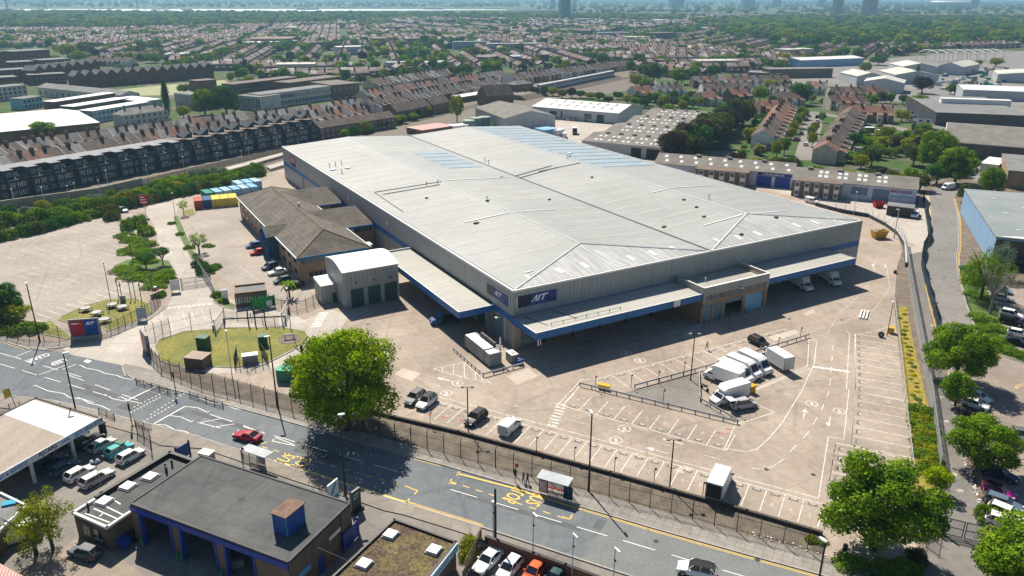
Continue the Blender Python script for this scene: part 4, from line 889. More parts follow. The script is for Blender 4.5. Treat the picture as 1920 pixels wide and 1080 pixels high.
def guard(px,label,step=2.0,h=.75,two=False,world=False):
 P_ = [Vector(p) for p in px] if world else GG(px)
 t = thing('guard_rail',label,'guard rail',P_[0]); base = P_[0]
 rail = MB()
 for a,b in zip(P_,P_[1:]):
  a = a - base; b = b - base; d = b - a; y = math.atan2(d.y,d.x)
  rail.cbox((a.x + b.x) / 2,(a.y + b.y) / 2,h - .28,d.length,.09,.3,y)
 obj('rail',rail,STEEL,t); low = MB()
 pos = resample([p - base for p in P_],step)
 pm_ = MB().box(-.06,.06,-.06,.06,0,h).mesh('post',[DARKM]); fm = MB().box(-.1,.1,-.1,.1,0,.06).mesh('foot',[YEL])
 for p,y in pos: obj('post',pm_,None,t,(p.x,p.y,0),y)
 return t
guard([tuple(wl(-10.4,3.9)),tuple(wl(-10.6,-8.0))],'galvanised guard rail left of the generator',1.5,world=True)
guard([tuple(wl(-10.5,-8.1)),tuple(wl(-2.3,-7.9))],'galvanised guard rail in front of the generator',2.0,world=True)
guard([(1087,724),(1385,796)],'long steel guard rail behind the middle row of bays',2.2)
guard([(1190,728),(1330,690),(1517,632)],'long steel guard rail between upper bays and parked white vans',2.6)
guard([(1310,700),(1312,752)],'short steel guard rail beside the motorbike',2.2); guard([(1313,753),(1384,794)],'steel guard rail meeting the long rail in a point',2.2)
# ================================================================ vehicles
def wheel_meshes():
 t = MB().tube((0,-.11,0),(0,.11,0),.33,n=14); r = MB().tube((0,-.115,0),(0,.115,0),.2,n=8)
 for k in range(5):
  a = k * 1.2566; r.tube((0,.118,0),(.19 * math.cos(a),.119,.19 * math.sin(a)),.03,n=4,caps=False)
 return t.mesh('wheel',[TYRE]),r.mesh('rim',[RIM])
WHM_,RIMM = wheel_meshes()
def wheels(t,xs,w,r=.33):
 for x in xs:
  for s in (-1,1):
   o = obj('wheel',WHM_,None,t,(x,s * (w / 2 - .1),r)); o.scale = (r / .33,1,r / .33); obj('rim',RIMM,None,o)
def ring(x,w,zb,zt,wt=.86,sh=.5):
 """body cross-section at station x: sill, flank, shoulder, top"""
 zm = zb + (zt - zb) * sh
 return [(x,-w * .9,zb),(x,-w,zb + .12),(x,-w,zm),(x,-w * .95,zt - .07),(x,-w * wt,zt),(x,w * wt,zt),(x,w * .95,zt - .07),(x,w,zm),(x,w,zb + .12),(x,w * .9,zb)]
def make_car(kind):
 S = dict(hatch=(4.05,1.76,1.47,(.95,.25,-1.45,-1.93)),saloon=(4.6,1.82,1.42,(.85,.15,-1.05,-1.75)),suv=(4.5,1.88,1.68,(.95,.35,-1.65,-2.1)),
    estate=(4.7,1.82,1.48,(.95,.3,-1.75,-2.2)),mpv=(4.5,1.82,1.7,(1.35,.45,-1.8,-2.12)),coupe=(4.5,1.84,1.34,(.6,-.05,-.85,-1.7)))[kind]
 Lc,Wc,Hc,(xw0,xr0,xr1,xb) = S; hl = Lc / 2; hw = Wc / 2; zb = .2 if kind != 'suv' else .28; belt = .92 if kind not in ('suv','mpv') else 1.04
 t = thing('parked_car','car','car')
 hood = belt - .06; tail = belt + (.02 if kind != 'saloon' else .04)
 st = [(hl,hw * .72,zb + .12,.52),(hl - .1,hw * .86,zb + .03,.62),(hl - .35,hw * .96,zb,hood - .17),(hl - .9,hw,zb,hood - .07),(xw0 + .05,hw,zb,hood + .02),(xw0 - .4,hw,zb,belt),(xr1,hw,zb,belt + .01),(xb,hw * .98,zb,tail),(-hl + .3,hw * .96,zb,tail - .02),(-hl + .08,hw * .88,zb + .05,tail - .1),(-hl,hw * .76,zb + .15,tail - .3)]
 m = MB(); m.loft([ring(*s) for s in st][::-1])
 tw = hw * .72; bw = hw * .88; zr = Hc
 bl_,fr = (xb,bw,tail - .01),(xw0,bw,belt - .02)
 A = {}
 for s in (-1,1): A[s] = [(xw0,s * bw * .96,belt - .04),(xr0,s * tw,zr - .04),(xr1,s * tw,zr - .05),(xb,s * bw * .9,tail - .03)]
 for s in (-1,1):      # pillars
  m.tube(A[s][0],A[s][1],.045,n=4).tube(A[s][3],A[s][2],.07,n=4); xm_ = (xw0 + xr1) / 2 - .1; m.tube((xm_,s * bw,belt - .02),(xm_,s * (tw + .015),zr - .04),.045,n=4)
  if kind in ('suv','estate','mpv'): m.tube((xr1 - .05,s * bw,belt),(xr1 + .12,s * (tw + .01),zr - .04),.05,n=4)
 for s in (-1,1): m.cbox(xw0 - .25,s * (hw + .06),belt - .02,.14,.2,.13)
 obj('body',m,PAINT,t)
 r = MB(); r.loft([[(x,y * tw / .62 * k,z) for y,z in ((-.62,zr - .07),(-.5,zr - .01),(0,zr + .015),(.5,zr - .01),(.62,zr - .07))] for x,k in ((xr0 + .06,.97),(xr0 - .2,1.0),(xr1 + .2,1.0),(xr1 - .03,.97))][::-1]); obj('roof',r,PAINT,t)
 obj('windscreen',MB().face([A[-1][0],A[1][0],A[1][1],A[-1][1]]),CARGLASS,t)
 obj('rear_window',MB().face([A[1][3],A[-1][3],A[-1][2],A[1][2]]),CARGLASS,t)
 for s in (-1,1):
  q = [A[s][0],A[s][1],A[s][2],A[s][3]]; obj('side_window',MB().face(q if s == 1 else q[::-1]),CARGLASS,t)
  obj('headlight',MB().box(hl - .32,hl - .03,s * hw * .62 - .17,s * hw * .62 + .17,.56,.70),LAMPG,t)
  obj('tail_light',MB().box(-hl - .01,-hl + .18,s * hw * .7 - .13,s * hw * .7 + .13,tail - .32,tail - .12),TAIL,t)
 obj('bumper',MB().box(hl - .08,hl + .015,-hw * .5,hw * .5,zb + .12,zb + .3),DARKM,t)
 wheels(t,(hl - .82,-hl + .8),Wc,.33 if kind != 'suv' else .37)
 return t
def make_van(kind):
 t = thing('parked_van','van','van'); m = MB()
 if kind == 'smallvan':
  L,W,H = 4.5,1.84,1.85; hl,hw = L / 2,W / 2
  st = [(hl,hw * .8,.3,.7),(hl - .25,hw * .95,.25,.95),(hl - .95,hw,.22,1.12)]
  m.loft([ring(*s) for s in st][::-1]); m.loft([ring(x,hw,.22,z,w_) for x,z,w_ in ((hl - .95,1.12,.88),(hl - 1.7,H - .05,.74),(hl - 2.2,H,.8),(-hl + .1,H,.8),(-hl,H - .1,.78))][::-1])
  cab = (hl - .98,hl - 1.68,1.14,H - .08,hw)
 else:
  L,W,H = (6.0,2.05,2.6) if kind == 'van' else (6.9,2.1,2.35); hl,hw = L / 2,W / 2; xe = -hl if kind == 'van' else hl - 2.35
  st = [(hl,hw * .8,.35,.85),(hl - .2,hw * .93,.3,1.1),(hl - .85,hw,.28,1.3)]
  m.loft([ring(*s) for s in st][::-1])
  m.loft([ring(x,hw,.28,z,w_) for x,z,w_ in ((hl - .85,1.3,.9),(hl - 1.55,H - (.28 if kind == 'van' else .3),.78),(hl - 2.2,H,.8),(xe,H,.82))][::-1])
  cab = (hl - .88,hl - 1.5,1.33,H - .42,hw)
 obj('body',m,PAINT,t); a,b,z0,z1,hw = cab
 obj('windscreen',MB().face([(a + .02,-hw * .84,z0),(a + .02,hw * .84,z0),(b + .06,hw * .72,z1),(b + .06,-hw * .72,z1)]),CARGLASS,t)
 for s in (-1,1):
  q = [(a - .25,s * (hw + .005),z0 - .02),(b - .85,s * (hw + .005),z0 - .02),(b - .85,s * (hw * .93 + .02),z1 - .05),(b + .0,s * (hw * .93 + .02),z1 - .05)]
  obj('side_window',MB().face(q[::-1] if s == -1 else q),CARGLASS,t)
  obj('headlight',MB().box(hl - .28,hl - .02,s * hw * .68 - .16,s * hw * .68 + .16,.72,.95),LAMPG,t)
  obj('mirror',MB().cbox(a - .3,s * (hw + .13),z0,.12,.22,.3),DARKM,t)
 obj('bumper',MB().box(hl - .1,hl + .03,-hw * .8,hw * .8,.33,.58),DARKM,t)
 if kind == 'luton':
  bx = obj('cargo_box',MB().box(-hl,hl - 2.1,-1.07,1.07,.75,3.05),PAINT,t)
  obj('roof_fairing',MB().loft([[(hl - 2.1,-1.0,2.35),(hl - 2.1,1.0,2.35),(hl - 2.1,1.0,3.0),(hl - 2.1,-1.0,3.0)],[(hl - 1.5,-.9,2.3),(hl - 1.5,.9,2.3),(hl - 1.5,.8,2.6),(hl - 1.5,-.8,2.6)]]),PAINT,t)
  obj('box_edge',MB().box(-hl - .02,-hl + .08,-1.1,1.1,.7,.85).box(-hl - .03,hl - 2.08,-1.1,-1.04,.7,.8).box(-hl - .03,hl - 2.08,1.04,1.1,.7,.8).box(-hl - .03,-hl + .05,-1.1,-1.02,.75,3.08).box(-hl - .03,-hl + .05,1.02,1.1,.75,3.08),GREYM,t)
  obj('rear_door',MB().box(-hl - .03,-hl - .005,-1.0,-.02,.8,3.0).box(-hl - .03,-hl - .005,.02,1.0,.8,3.0),mat('white rear door',(.6,.61,.61),fine=.04),t)
  obj('box_roof',MB().box(-hl + .04,hl - 2.14,-1.03,1.03,3.05,3.07),WHITER,t)
 elif kind == 'flatbed':
  obj('bed',MB().box(-hl,hl - 2.4,-1.05,1.05,.75,.9).box(-hl,hl - 2.4,-1.05,-1.0,.9,1.3).box(-hl,hl - 2.4,1.0,1.05,.9,1.3).box(-hl,-hl + .05,-1,1,.9,1.3).box(hl - 2.5,hl - 2.4,-1,1,.9,2.0),DARKM,t)
 else:
  obj('rear_door',MB().box(-hl - .02,-hl,-hw * .8,-.02,.45,H - .25).box(-hl - .02,-hl,.02,hw * .8,.45,H - .25),mat('white rear door',(.6,.61,.61),fine=.04),t)
 for s in (-1,1): obj('tail_light',MB().box(-hl - .04,-hl + .02,s * hw * .88 - .06,s * hw * .88 + .06,.8,1.15),TAIL,t)
 wheels(t,(hl - .95,-hl + 1.1),W,.34 if kind != 'smallvan' else .31)
 return t
PROTO = {}
def vehicle(kind,rear,front,col,label,group=None,z=0.03,cat=None,name=None,s=1.0):
 if kind not in PROTO: PROTO[kind] = (make_car if kind in ('hatch','saloon','suv','estate','mpv','coupe') else make_van)(kind)
 p = PROTO[kind]; a,b = G(*rear),G(*front); c = (a + b) / 2
 o = copy_tree(p,(c.x,c.y,z),yaw_of(a,b),label,P[col]); o.scale = (s,s,s)
 if group: o['group'] = group
 iscar = p['category'] == 'car'
 o.name = name or ('parked_car' if iscar else 'parked_van'); o['category'] = cat or p['category']; return o
V = vehicle; gy = 'vehicles parked in the lorry yard'
V('suv',(790,743),(766,761),'grey','dark grey car in the bay next to the big tree, left of the white SUV',gy)
V('suv',(814,748),(786,771),'white','white SUV with dark roof between the grey car and an empty bay',gy)
V('suv',(906,780),(878,800),'black','black estate car alone in a bay beside the front fence',gy)
V('smallvan',(946,816),(967,797),'white','small white panel van in a bay right of the black car',gy)
V('luton',(1339,938),(1357,900),'white','white box lorry standing alone in the front bays, rear towards the road',gy)
obj('open_rear_shade',MB().box(-3.5,-3.485,-.95,.95,.85,2.9),DARKM,D.objects[[o.name for o in C.objects if 'rear towards the road' in o.get('label','')][0]])  # dark panel over the rear doors stands in for the shaded inside
V('luton',(1384,727),(1326,706),'white','white box van facing left in front of the three parked vans',gy)
V('van',(1352,699),(1406,722),'white','white van parked nearest of the three side by side vans',gy,s=1.08)
V('van',(1369,690),(1421,712),'white','white van parked in the middle of three side by side vans',gy,s=1.08)
V('van',(1391,681),(1441,705),'white','white van parked beside the box lorry with blue artwork',gy,s=1.08)
e = V('luton',(1474,698),(1433,672),'white','white box lorry with pale blue artwork at the end of the row of vans',gy)
f = V('luton',(1400,742),(1331,762),'white','white box van facing the road beside the silver people carrier',gy)
ART = mat('pale blue vehicle artwork',(.12,.38,.62),fine=0)
for q,sd in ((e,-1),(f,-1)):
 m = MB(); y = sd * 1.085
 for (x0,z0,x1,z1) in ((-2.6,1.1,-1.2,1.9),(-1.4,1.4,-.2,2.2),(-.4,1.2,.6,1.7)):
  m.face([(x0,y,z0),(x1,y,z0 + .2),(x1 - .1,y,z1),(x0 + .2,y,z1 - .3)])
 obj('artwork',m,ART,q)
g_ = V('mpv',(1376,767),(1410,761),'silver','silver people carrier with its tailgate up beside the white box van',gy)
obj('tailgate',MB().box(-3.1,-2.0,-.8,.8,1.95,2.02),P['white'],g_)
V('suv',(1406,639),(1439,655),'black','black SUV parked behind the guard rail above the white vans',gy)
V('luton',(1487,533),(1513,546),'white','left one of two white box vans in the shade of the right canopy',gy)
V('luton',(1541,522),(1568,537),'white','right one of two white box vans, half out of the canopy shade',gy)
V('flatbed',(856,602),(820,607),'blue','dark blue lorry in deep shade under the side canopy',gy,cat='lorry',name='parked_lorry')
V('flatbed',(1716,398),(1713,414),'white','white dropside truck beside the low brick store',cat='truck',name='parked_truck')
V('smallvan',(1510,378),(1534,384),'white','white van in front of the striped brick and white unit')
V('van',(1790,353),(1763,357),'white','white van parked at the top of the access road',s=.85)
go = 'cars parked at the offices'
for k_,r_,f_,c_,l_ in (('hatch',(490,461),(462,466),'blue','blue hatchback nearest the glazed office porch'),('hatch',(498,474),(470,479),'bred','red hatchback between the blue hatchback and the cycle stands'),
  ('hatch',(517,500),(494,507),'navy','navy blue car beside the white saloon at the offices'),('saloon',(536,511),(505,517),'white','white saloon in front of the brick office wall'),
  ('hatch',(541,527),(518,532),'dgreen','dark green car beside the white saloon, near the palm'),('saloon',(563,537),(541,541),'black','black car half hidden behind the palm tree')): V(k_,r_,f_,c_,l_,go)
V('estate',(222,394),(238,399),'white','white car between the hedge and the tall red sign')
V('coupe',(488,829),(441,818),'red','crimson coupe driving left along the main road',name='car')
V('suv',(1338,1084),(1273,1069),'white','white SUV with black roof driving along the road at the bottom',name='car')
gd = 'used cars on the dealer forecourt'
for k_,r_,f_,c_,l_ in (('suv',(147,845),(188,822),'black','black SUV half under the dealer canopy in the back row'),('hatch',(172,852),(214,829),'silver','pale silver hatchback between the black SUV and the teal one'),
  ('hatch',(203,861),(246,838),'teal','bright teal hatchback in the dealer back row'),('hatch',(224,873),(267,849),'white','white hatchback at the outer end of the dealer back row'),
  ('saloon',(118,838),(158,816),'maroon','dark red car under the dealer canopy beside the black SUV'),('saloon',(90,827),(130,806),'blue','blue car deepest under the dealer canopy'),
  ('estate',(46,880),(89,855),'maroon','dark red estate behind the canopy post'),('estate',(72,888),(118,862),'navy','dark navy estate in the front row of the dealer'),
  ('hatch',(99,897),(147,870),'bluegrey','blue-grey hatchback in the dealer front row'),('hatch',(127,907),(173,881),'white','white hatchback with dark rear in the dealer front row'),
  ('estate',(157,917),(208,889),'silver','silver hatchback at the outer end of the dealer front row'),('hatch',(190,1050),(131,1034),'grey','dark grey hatchback with bright roof behind the small tree')): V(k_,r_,f_,c_,l_,gd)
V('van',(58,1003),(12,1021),'white','white van beside the shed at the lower left',s=.85)
gb = 'cars parked behind the wall at the bottom'
for k_,r_,f_,c_,l_ in (('saloon',(936,1037),(893,1080),'white','white car nearest the wooden fence at the bottom'),('hatch',(973,1052),(937,1093),'white','second white car from the wooden fence, beside the orange car'),
  ('hatch',(1018,1060),(985,1100),'orange','bright orange hatchback at the bottom edge'),('hatch',(1056,1072),(1025,1112),'dgreen','dark teal car right of the orange hatchback')): V(k_,r_,f_,c_,l_,gb)
gr = 'cars parked in the retail car park'
for k_,r_,f_,c_,l_ in (('hatch',(1820,744),(1847,755),'white','white car topmost in the row beside the alley trees'),('hatch',(1808,758),(1846,769),'white','white car second from the top beside the alley trees'),
  ('estate',(1812,780),(1862,797),'black','black car with shiny roof between two alley trees'),('saloon',(1905,808),(1915,836),'grey','grey saloon driving down the retail car park'),
  ('saloon',(1850,886),(1898,904),'navy','dark navy car partly under the lower round tree'),('hatch',(1845,918),(1898,938),'magenta','magenta and black car in the retail car park'),
  ('estate',(1852,940),(1908,960),'bluegrey','blue-grey car between the magenta car and two white ones'),('suv',(1858,960),(1912,982),'white','white SUV with dark windows beside the blue-grey car'),
  ('suv',(1860,982),(1905,997),'white','white SUV parked nearest the bottom right trees'),('hatch',(1867,546),(1889,551),'bluegrey','pale blue car behind the bare tree'),
  ('saloon',(1862,560),(1894,566),'silver','silver saloon beside the bare tree'),('suv',(1874,590),(1917,600),'white','white SUV in front of the dark SUV at the right edge'),
  ('suv',(1874,603),(1919,613),'black','dark SUV next to the white SUV at the right edge'),('hatch',(1892,627),(1927,634),'white','white hatchback beside the hedge corner'),
  ('saloon',(1889,642),(1926,651),'black','black car half hidden by the hedge corner')): V(k_,r_,f_,c_,l_,gr)
gs = 'cars parked in the residential street'
for i,(k_,r_,f_,c_) in enumerate((('hatch',(1505,247),(1510,240),'white'),('hatch',(1500,256),(1505,249),'grey'),('saloon',(1489,265),(1499,262),'magenta'),('hatch',(1531,232),(1535,226),'white'),('mpv',(1530,224),(1534,219),'black'),
  ('hatch',(1543,266),(1552,262),'white'),('hatch',(1508,276),(1513,270),'white'),('hatch',(1510,229),(1514,224),'black'),('estate',(1515,222),(1518,216),'silver'),('hatch',(1415,219),(1427,217),'silver'))):
 V(k_,r_,f_,c_,['white car in the middle of the street beside a street tree','grey car below the white one in the residential street','plum coloured car at the lower end of the residential street','white car across the street near its top end',
  'black people carrier at the top of the residential street','white car on a drive beside a bright lawn','white car under the lower street tree','black car below the junction of the residential street','silver estate near the junction of the residential street','silver car in a back garden behind the dark trees'][i],gs)
V('luton',(1118,226),(1105,228),'white','white lorry backed to the long white unit',s=1.1,cat='lorry',name='parked_lorry'); V('hatch',(1064,227),(1069,224),'white','white car left of two beside the blue trailer'); V('hatch',(1075,228),(1081,225),'silver','silver car right of two beside the blue trailer')
V('van',(1058,262),(1059,254),'white','white van at the near end of the sandy yard',s=.9); V('luton',(1078,245),(1077,258),'black','brown lorry in the middle of the sandy yard',cat='lorry',name='parked_lorry')
for o in list(C.objects):
 if 'dark roof' in o.get('label','') or 'black roof' in o.get('label','') or 'magenta and' in o.get('label',''):
  for ch in o.children:
   if ch.name.startswith('roof'): ch.material_slots[0].material = P['black']
for p_ in PROTO.values(): drop(p_)
# ------------------------------------------------ motorbike, people
mbk = thing('motorbike','black motorbike standing beside the short guard rail','motorbike',G(1321,731,.01),rad(-60))
for x in (-.7,.7): obj('wheel',MB().tube((x,-.06,.3),(x,.06,.3),.3,n=12),TYRE,mbk)
obj('frame',MB().tube((-.7,0,.3),(.1,0,.65),.08).tube((.1,0,.65),(.55,0,.85),.09).tube((.55,0,1.0),(.7,0,.3),.05),DARKM,mbk)
obj('tank',MB().loft([[(x,-w_,.75),(x,w_,.75),(x,w_ * .6,z),(x,-w_ * .6,z)] for x,w_,z in ((-.05,.12,.9),(.2,.17,1.02),(.5,.1,.95))]),P['black'],mbk)
obj('seat',MB().box(-.75,-.05,-.14,.14,.78,.88),DARKM,mbk); obj('handlebar',MB().tube((.5,-.35,1.05),(.5,.35,1.05),.03),DARKM,mbk)
def person(px,yaw,label,top,legs,stride=.15,arm=.1):
 """one continuous skinned figure"""
 v = [(0,0,.95),(0,0,1.15),(0,0,1.38),(.01,0,1.5),(.03,0,1.62),(.04,0,1.74)]; r_ = [.15,.14,.16,.06,.1,.08]; e_ = [(0,1),(1,2),(2,3),(3,4),(4,5)]
 for s in (-1,1):
  k = len(v); v += [(.0,s * .1,.9),(stride * s * .5,s * .11,.5),(stride * s * .9 - .03,s * .11,.08),(stride * s * .9 + .12,s * .12,.04)]; r_ += [.1,.07,.05,.045]; e_ += [(0,k),(k,k + 1),(k + 1,k + 2),(k + 2,k + 3)]
  k = len(v); v += [(0,s * .2,1.42),(-.02,s * .26,1.15),(arm,s * .25,.92),(arm + .04,s * .24,.84)]; r_ += [.07,.05,.04,.045]; e_ += [(2,k),(k,k + 1),(k + 1,k + 2),(k + 2,k + 3)]
 me = D.meshes.new('person'); me.from_pydata(v,e_,[]); o = D.objects.new('person',me); C.objects.link(o)
 o.modifiers.new('s','SKIN'); o.modifiers.new('u','SUBSURF').levels = 1
 for i,q in enumerate(me.skin_vertices[0].data): q.radius = (r_[i],r_[i] * (1.0 if i > 2 else 1.25)); q.use_root = i == 0
 m2 = D.meshes.new_from_object(o.evaluated_get(bpy.context.evaluated_depsgraph_get())); D.objects.remove(o); D.meshes.remove(me)
 for mm in (top,legs,SKIN,DARKC): m2.materials.append(mm)
 for p_ in m2.polygons:
  z = p_.center.z; p_.material_index = 1 if z < .95 and abs(p_.center.y) < .21 else 3 if z > 1.68 else 2 if z > 1.5 or (z < .95) else 0
  if z < .1: p_.material_index = 3
  p_.use_smooth = True
 o = D.objects.new('person',m2); C.objects.link(o); p_ = G(*px); o.location = (p_.x,p_.y,.12 if px[1] > 800 else .01); o.rotation_euler = (0,0,yaw); return tag(o,label,'person')
person((1325,656),rad(-60),'person in a yellow hi-vis vest and dark trousers walking in the yard',HIVIS,DARKC,.3)
person((981,906),rad(-20),'person in grey coat waiting left of the bus shelter, nearest the stop pole',mat('grey coat',(.12,.12,.13)),DARKC)
person((989,908),rad(160),'person in black clothes waiting between the grey-coated person and the bus shelter',DARKC,DARKC)
# ------------------------------------------------ containers, skips, cabinets
def container(p,yaw,col,label,L=6.06,group='shipping containers by the hedge',H=2.59,z=.02):
 t = thing('shipping_container',label,'container',(p.x,p.y,z),yaw,group)
 m = MB().box(0,2.4,0,L,.1,H); obj('body',m,col,t)
 rb = MB()
 for k in range(8): rb.box(.1 + k * .29,.22 + k * .29,-.03,0,.25,H - .15)
 for k in range(14): rb.box(-.03,0,.2 + k * .43,.36 + k * .43,.25,H - .15)
 obj('ribs',rb,col,t)['kind'] = 'stuff'; obj('corner_post',MB().box(-.04,.1,-.04,.1,0,H + .03).box(2.3,2.44,-.04,.1,0,H + .03),col,t); obj('roof',MB().box(.05,2.35,.05,L - .05,H,H + .03),col,t)
CB = mat('container light blue',(.20,.42,.62),var=.15,fine=.1); CY = mat('container yellow',(.62,.50,.07),var=.12,fine=.1); CR = mat('container red',(.42,.10,.08),var=.12,fine=.1); CN = mat('container navy',(.03,.09,.22),var=.12,fine=.1); CG = mat('container green',(.02,.22,.15),var=.12,fine=.1); CBL = mat('container pale blue',(.33,.48,.62),var=.12,fine=.1)
p0,p1 = G(366,393),G(451,385); u_ = (p1 - p0).normalized(); yw_ = math.atan2(u_.y,u_.x)
for i,(c_,l_) in enumerate(((CR,'red shipping container at the left end of the front row'),(CN,'blue shipping container between the red and the yellow ones'),(CY,'yellow shipping container next to the blue one'),(CY,'yellow shipping container, middle of three'),(CY,'yellow shipping container next to the office building'))): container(p0 + u_ * 2.55 * i,yw_,c_,l_)
p0,p1 = G(384,381),G(500,364); u_ = (p1 - p0).normalized(); yw_ = math.atan2(u_.y,u_.x)
for i,c_ in enumerate((CG,CB,CBL,CB,CBL,CB)): container(p0 + u_ * 2.9 * i + Vector((0,2,0)),yw_,c_,['dark green shipping container at the left end of the back row'] [0] if i == 0 else '%s shipping container in the back row, %s from the green one' % ('light blue' if c_ is CB else 'pale grey-blue',nth(i - 1)))
for i,c_ in enumerate((CBL,CB,CBL)): container(p0 + u_ * (9.5 + 2.9 * i) + Vector((-2,9.5,0)),yw_,c_,['pale container behind the back row, nearest the hedge','light blue container behind the back row, between two pale ones','pale container behind the back row, nearest the warehouse'][i])
def skip(px,yaw,col,label,L=3.4,W=1.8,H=1.7,load=None):
 p = G(*px); t = thing('skip',label,'skip',(p.x,p.y,.02),yaw)
 m = MB().loft([[(x0,-w_,z),(x1,-w_,z),(x1,w_,z),(x0,w_,z)] for x0,x1,w_,z in ((-L * .34,L * .34,W * .42,0),(-L / 2,L / 2,W / 2,H))],caps=False); m.face([(-L * .34,-W * .42,.02),(L * .34,-W * .42,.02),(L * .34,W * .42,.02),(-L * .34,W * .42,.02)])
 obj('body',m,col,t); obj('rim',MB().box(-L / 2,L / 2,-W / 2 - .05,-W / 2 + .05,H - .1,H).box(-L / 2,L / 2,W / 2 - .05,W / 2 + .05,H - .1,H).box(-L / 2 - .04,-L / 2 + .05,-W / 2,W / 2,H - .1,H).box(L / 2 - .05,L / 2 + .04,-W / 2,W / 2,H - .1,H),col,t)
 rb = MB()
 for k in range(6): rb.box(-L * .36 + k * L * .135,-L * .36 + k * L * .135 + .08,-W / 2 - .06,-W * .42,.1,H - .1)
 obj('ribs',rb,col,t)
 if load:
  lm = MB()
  for k in range(14): lm.cbox(R.uniform(-L * .4,L * .4),R.uniform(-W * .3,W * .3),H - .35,R.uniform(.3,1.1),R.uniform(.2,.6),R.uniform(.2,.8),R.uniform(0,3),k % 3)
  obj('waste_load',lm,[WHITE,WOOD,GREYM],t)
 return t
skip((1647,446),rad(8),YEL,'yellow skip heaped with scrap behind the right end of the warehouse',4.2,2.3,2.2,True)
skip((1646,389),rad(5),RED,'bright red skip in front of the cold store shutter',3.2,2,1.8)
def cabinet(px,yaw,size,col,label,lid=None,z=.02,name='utility_cabinet',cat='cabinet'):
 p = G(*px); t = thing(name,label,cat,(p.x,p.y,z),yaw); a,b,c_ = size
 obj('body',MB().box(-a / 2,a / 2,-b / 2,b / 2,0,c_),col,t); obj('lid',MB().box(-a / 2 - .08,a / 2 + .08,-b / 2 - .08,b / 2 + .08,c_,c_ + .12),lid or col,t)
 obj('door',MB().box(-a / 2 + .1,-.04,-b / 2 - .03,-b / 2,.1,c_ - .1).box(.04,a / 2 - .1,-b / 2 - .03,-b / 2,.1,c_ - .1),col,t); return t
cabinet((383,653),rad(-10),(2.0,1.6,2.2),GREENB,'dark green cabinet in the middle of the oval lawn',z=.12)
cabinet((494,648),rad(15),(1.6,1.5,1.9),GREENB,'dark green cabinet near the right end of the oval lawn',z=.12)
cabinet((373,686),rad(-12),(3.6,2.8,2.0),BRICKB,'brown block kiosk with pale slab roof on the lawn edge',lid=mat('pinkish slab',(.36,.28,.22)),z=.02,name='kiosk',cat='kiosk')
cabinet((470,680),rad(20),(2.6,1.4,1.5),GREYM,'grey switch cabinet inside a small fence by the lawn',lid=WHITER,z=.1)
sk = cabinet((548,712),rad(-5),(4.6,2.2,2.1),SKIPG,'bright green recycling container partly behind the big tree',name='recycling_container',cat='container',lid=mat('pale green lid',(.10,.40,.28)))
cabinet((1408,736),rad(30),(1.1,.9,1.3),YEL,'yellow bin between two white vans',name='bin',cat='bin')
cabinet((1132,729),rad(-25),(1.9,.8,.7),YEL,'yellow grit bin on the guard rail',name='grit_bin',cat='bin')
cabinet((1670,624),rad(60),(1.1,1.0,1.1),YEL,'yellow bin at the corner of the yellow grass strip',name='bin',cat='bin')
cabinet((228,847),rad(-26),(1.2,.6,1.5),GREENB,'green cabinet behind the dealer cars',name='utility_cabinet'); cabinet((194,812),rad(-26),(.9,.6,1.7),DARKC,'dark cabinet behind the dealer canopy',name='utility_cabinet')
o = thing('tyre','black lorry tyre standing up beside the lamp column','tyre',G(1651.5,632,.02),rad(-20)); obj('tread',MB().tube((0,-.2,.55),(0,.2,.55),.55,n=16),TYRE,o); obj('hub',MB().tube((0,-.21,.55),(0,.21,.55),.3,n=12),GREYM,o)
for x,y,l in ((1678,512,'orange barrier leaning at the yard fence'),): o = thing('barrier',l,'barrier',G(x,y),rad(60)); obj('board',MB().box(-.6,.6,-.03,.03,.5,.9),mat('orange plastic',(.6,.18,.03)),o); obj('leg',MB().box(-.5,-.45,-.3,.3,0,.6).box(.45,.5,-.3,.3,0,.6),DARKM,o)
pl = thing('pallet_stack','stack of scrap pallets and beams in the shade beside the loading block','pallets',G(1253,601,.02),rad(25))
for k in range(9): obj('plank',MB().cbox(R.uniform(-1,1),R.uniform(-.8,.8),.1 + .1 * k,R.uniform(1.2,2.4),.2,.1,R.uniform(-.4,1.8)),WOOD,pl)
bm_ = thing('kerb_blocks','three white concrete beams lying side by side on the yard','beams',G(1627,592,.02),rad(62))
for k in range(3): obj('beam',MB().box(-2.5,2.5,k * .6,k * .6 + .3,0,.3),WHITER,bm_)
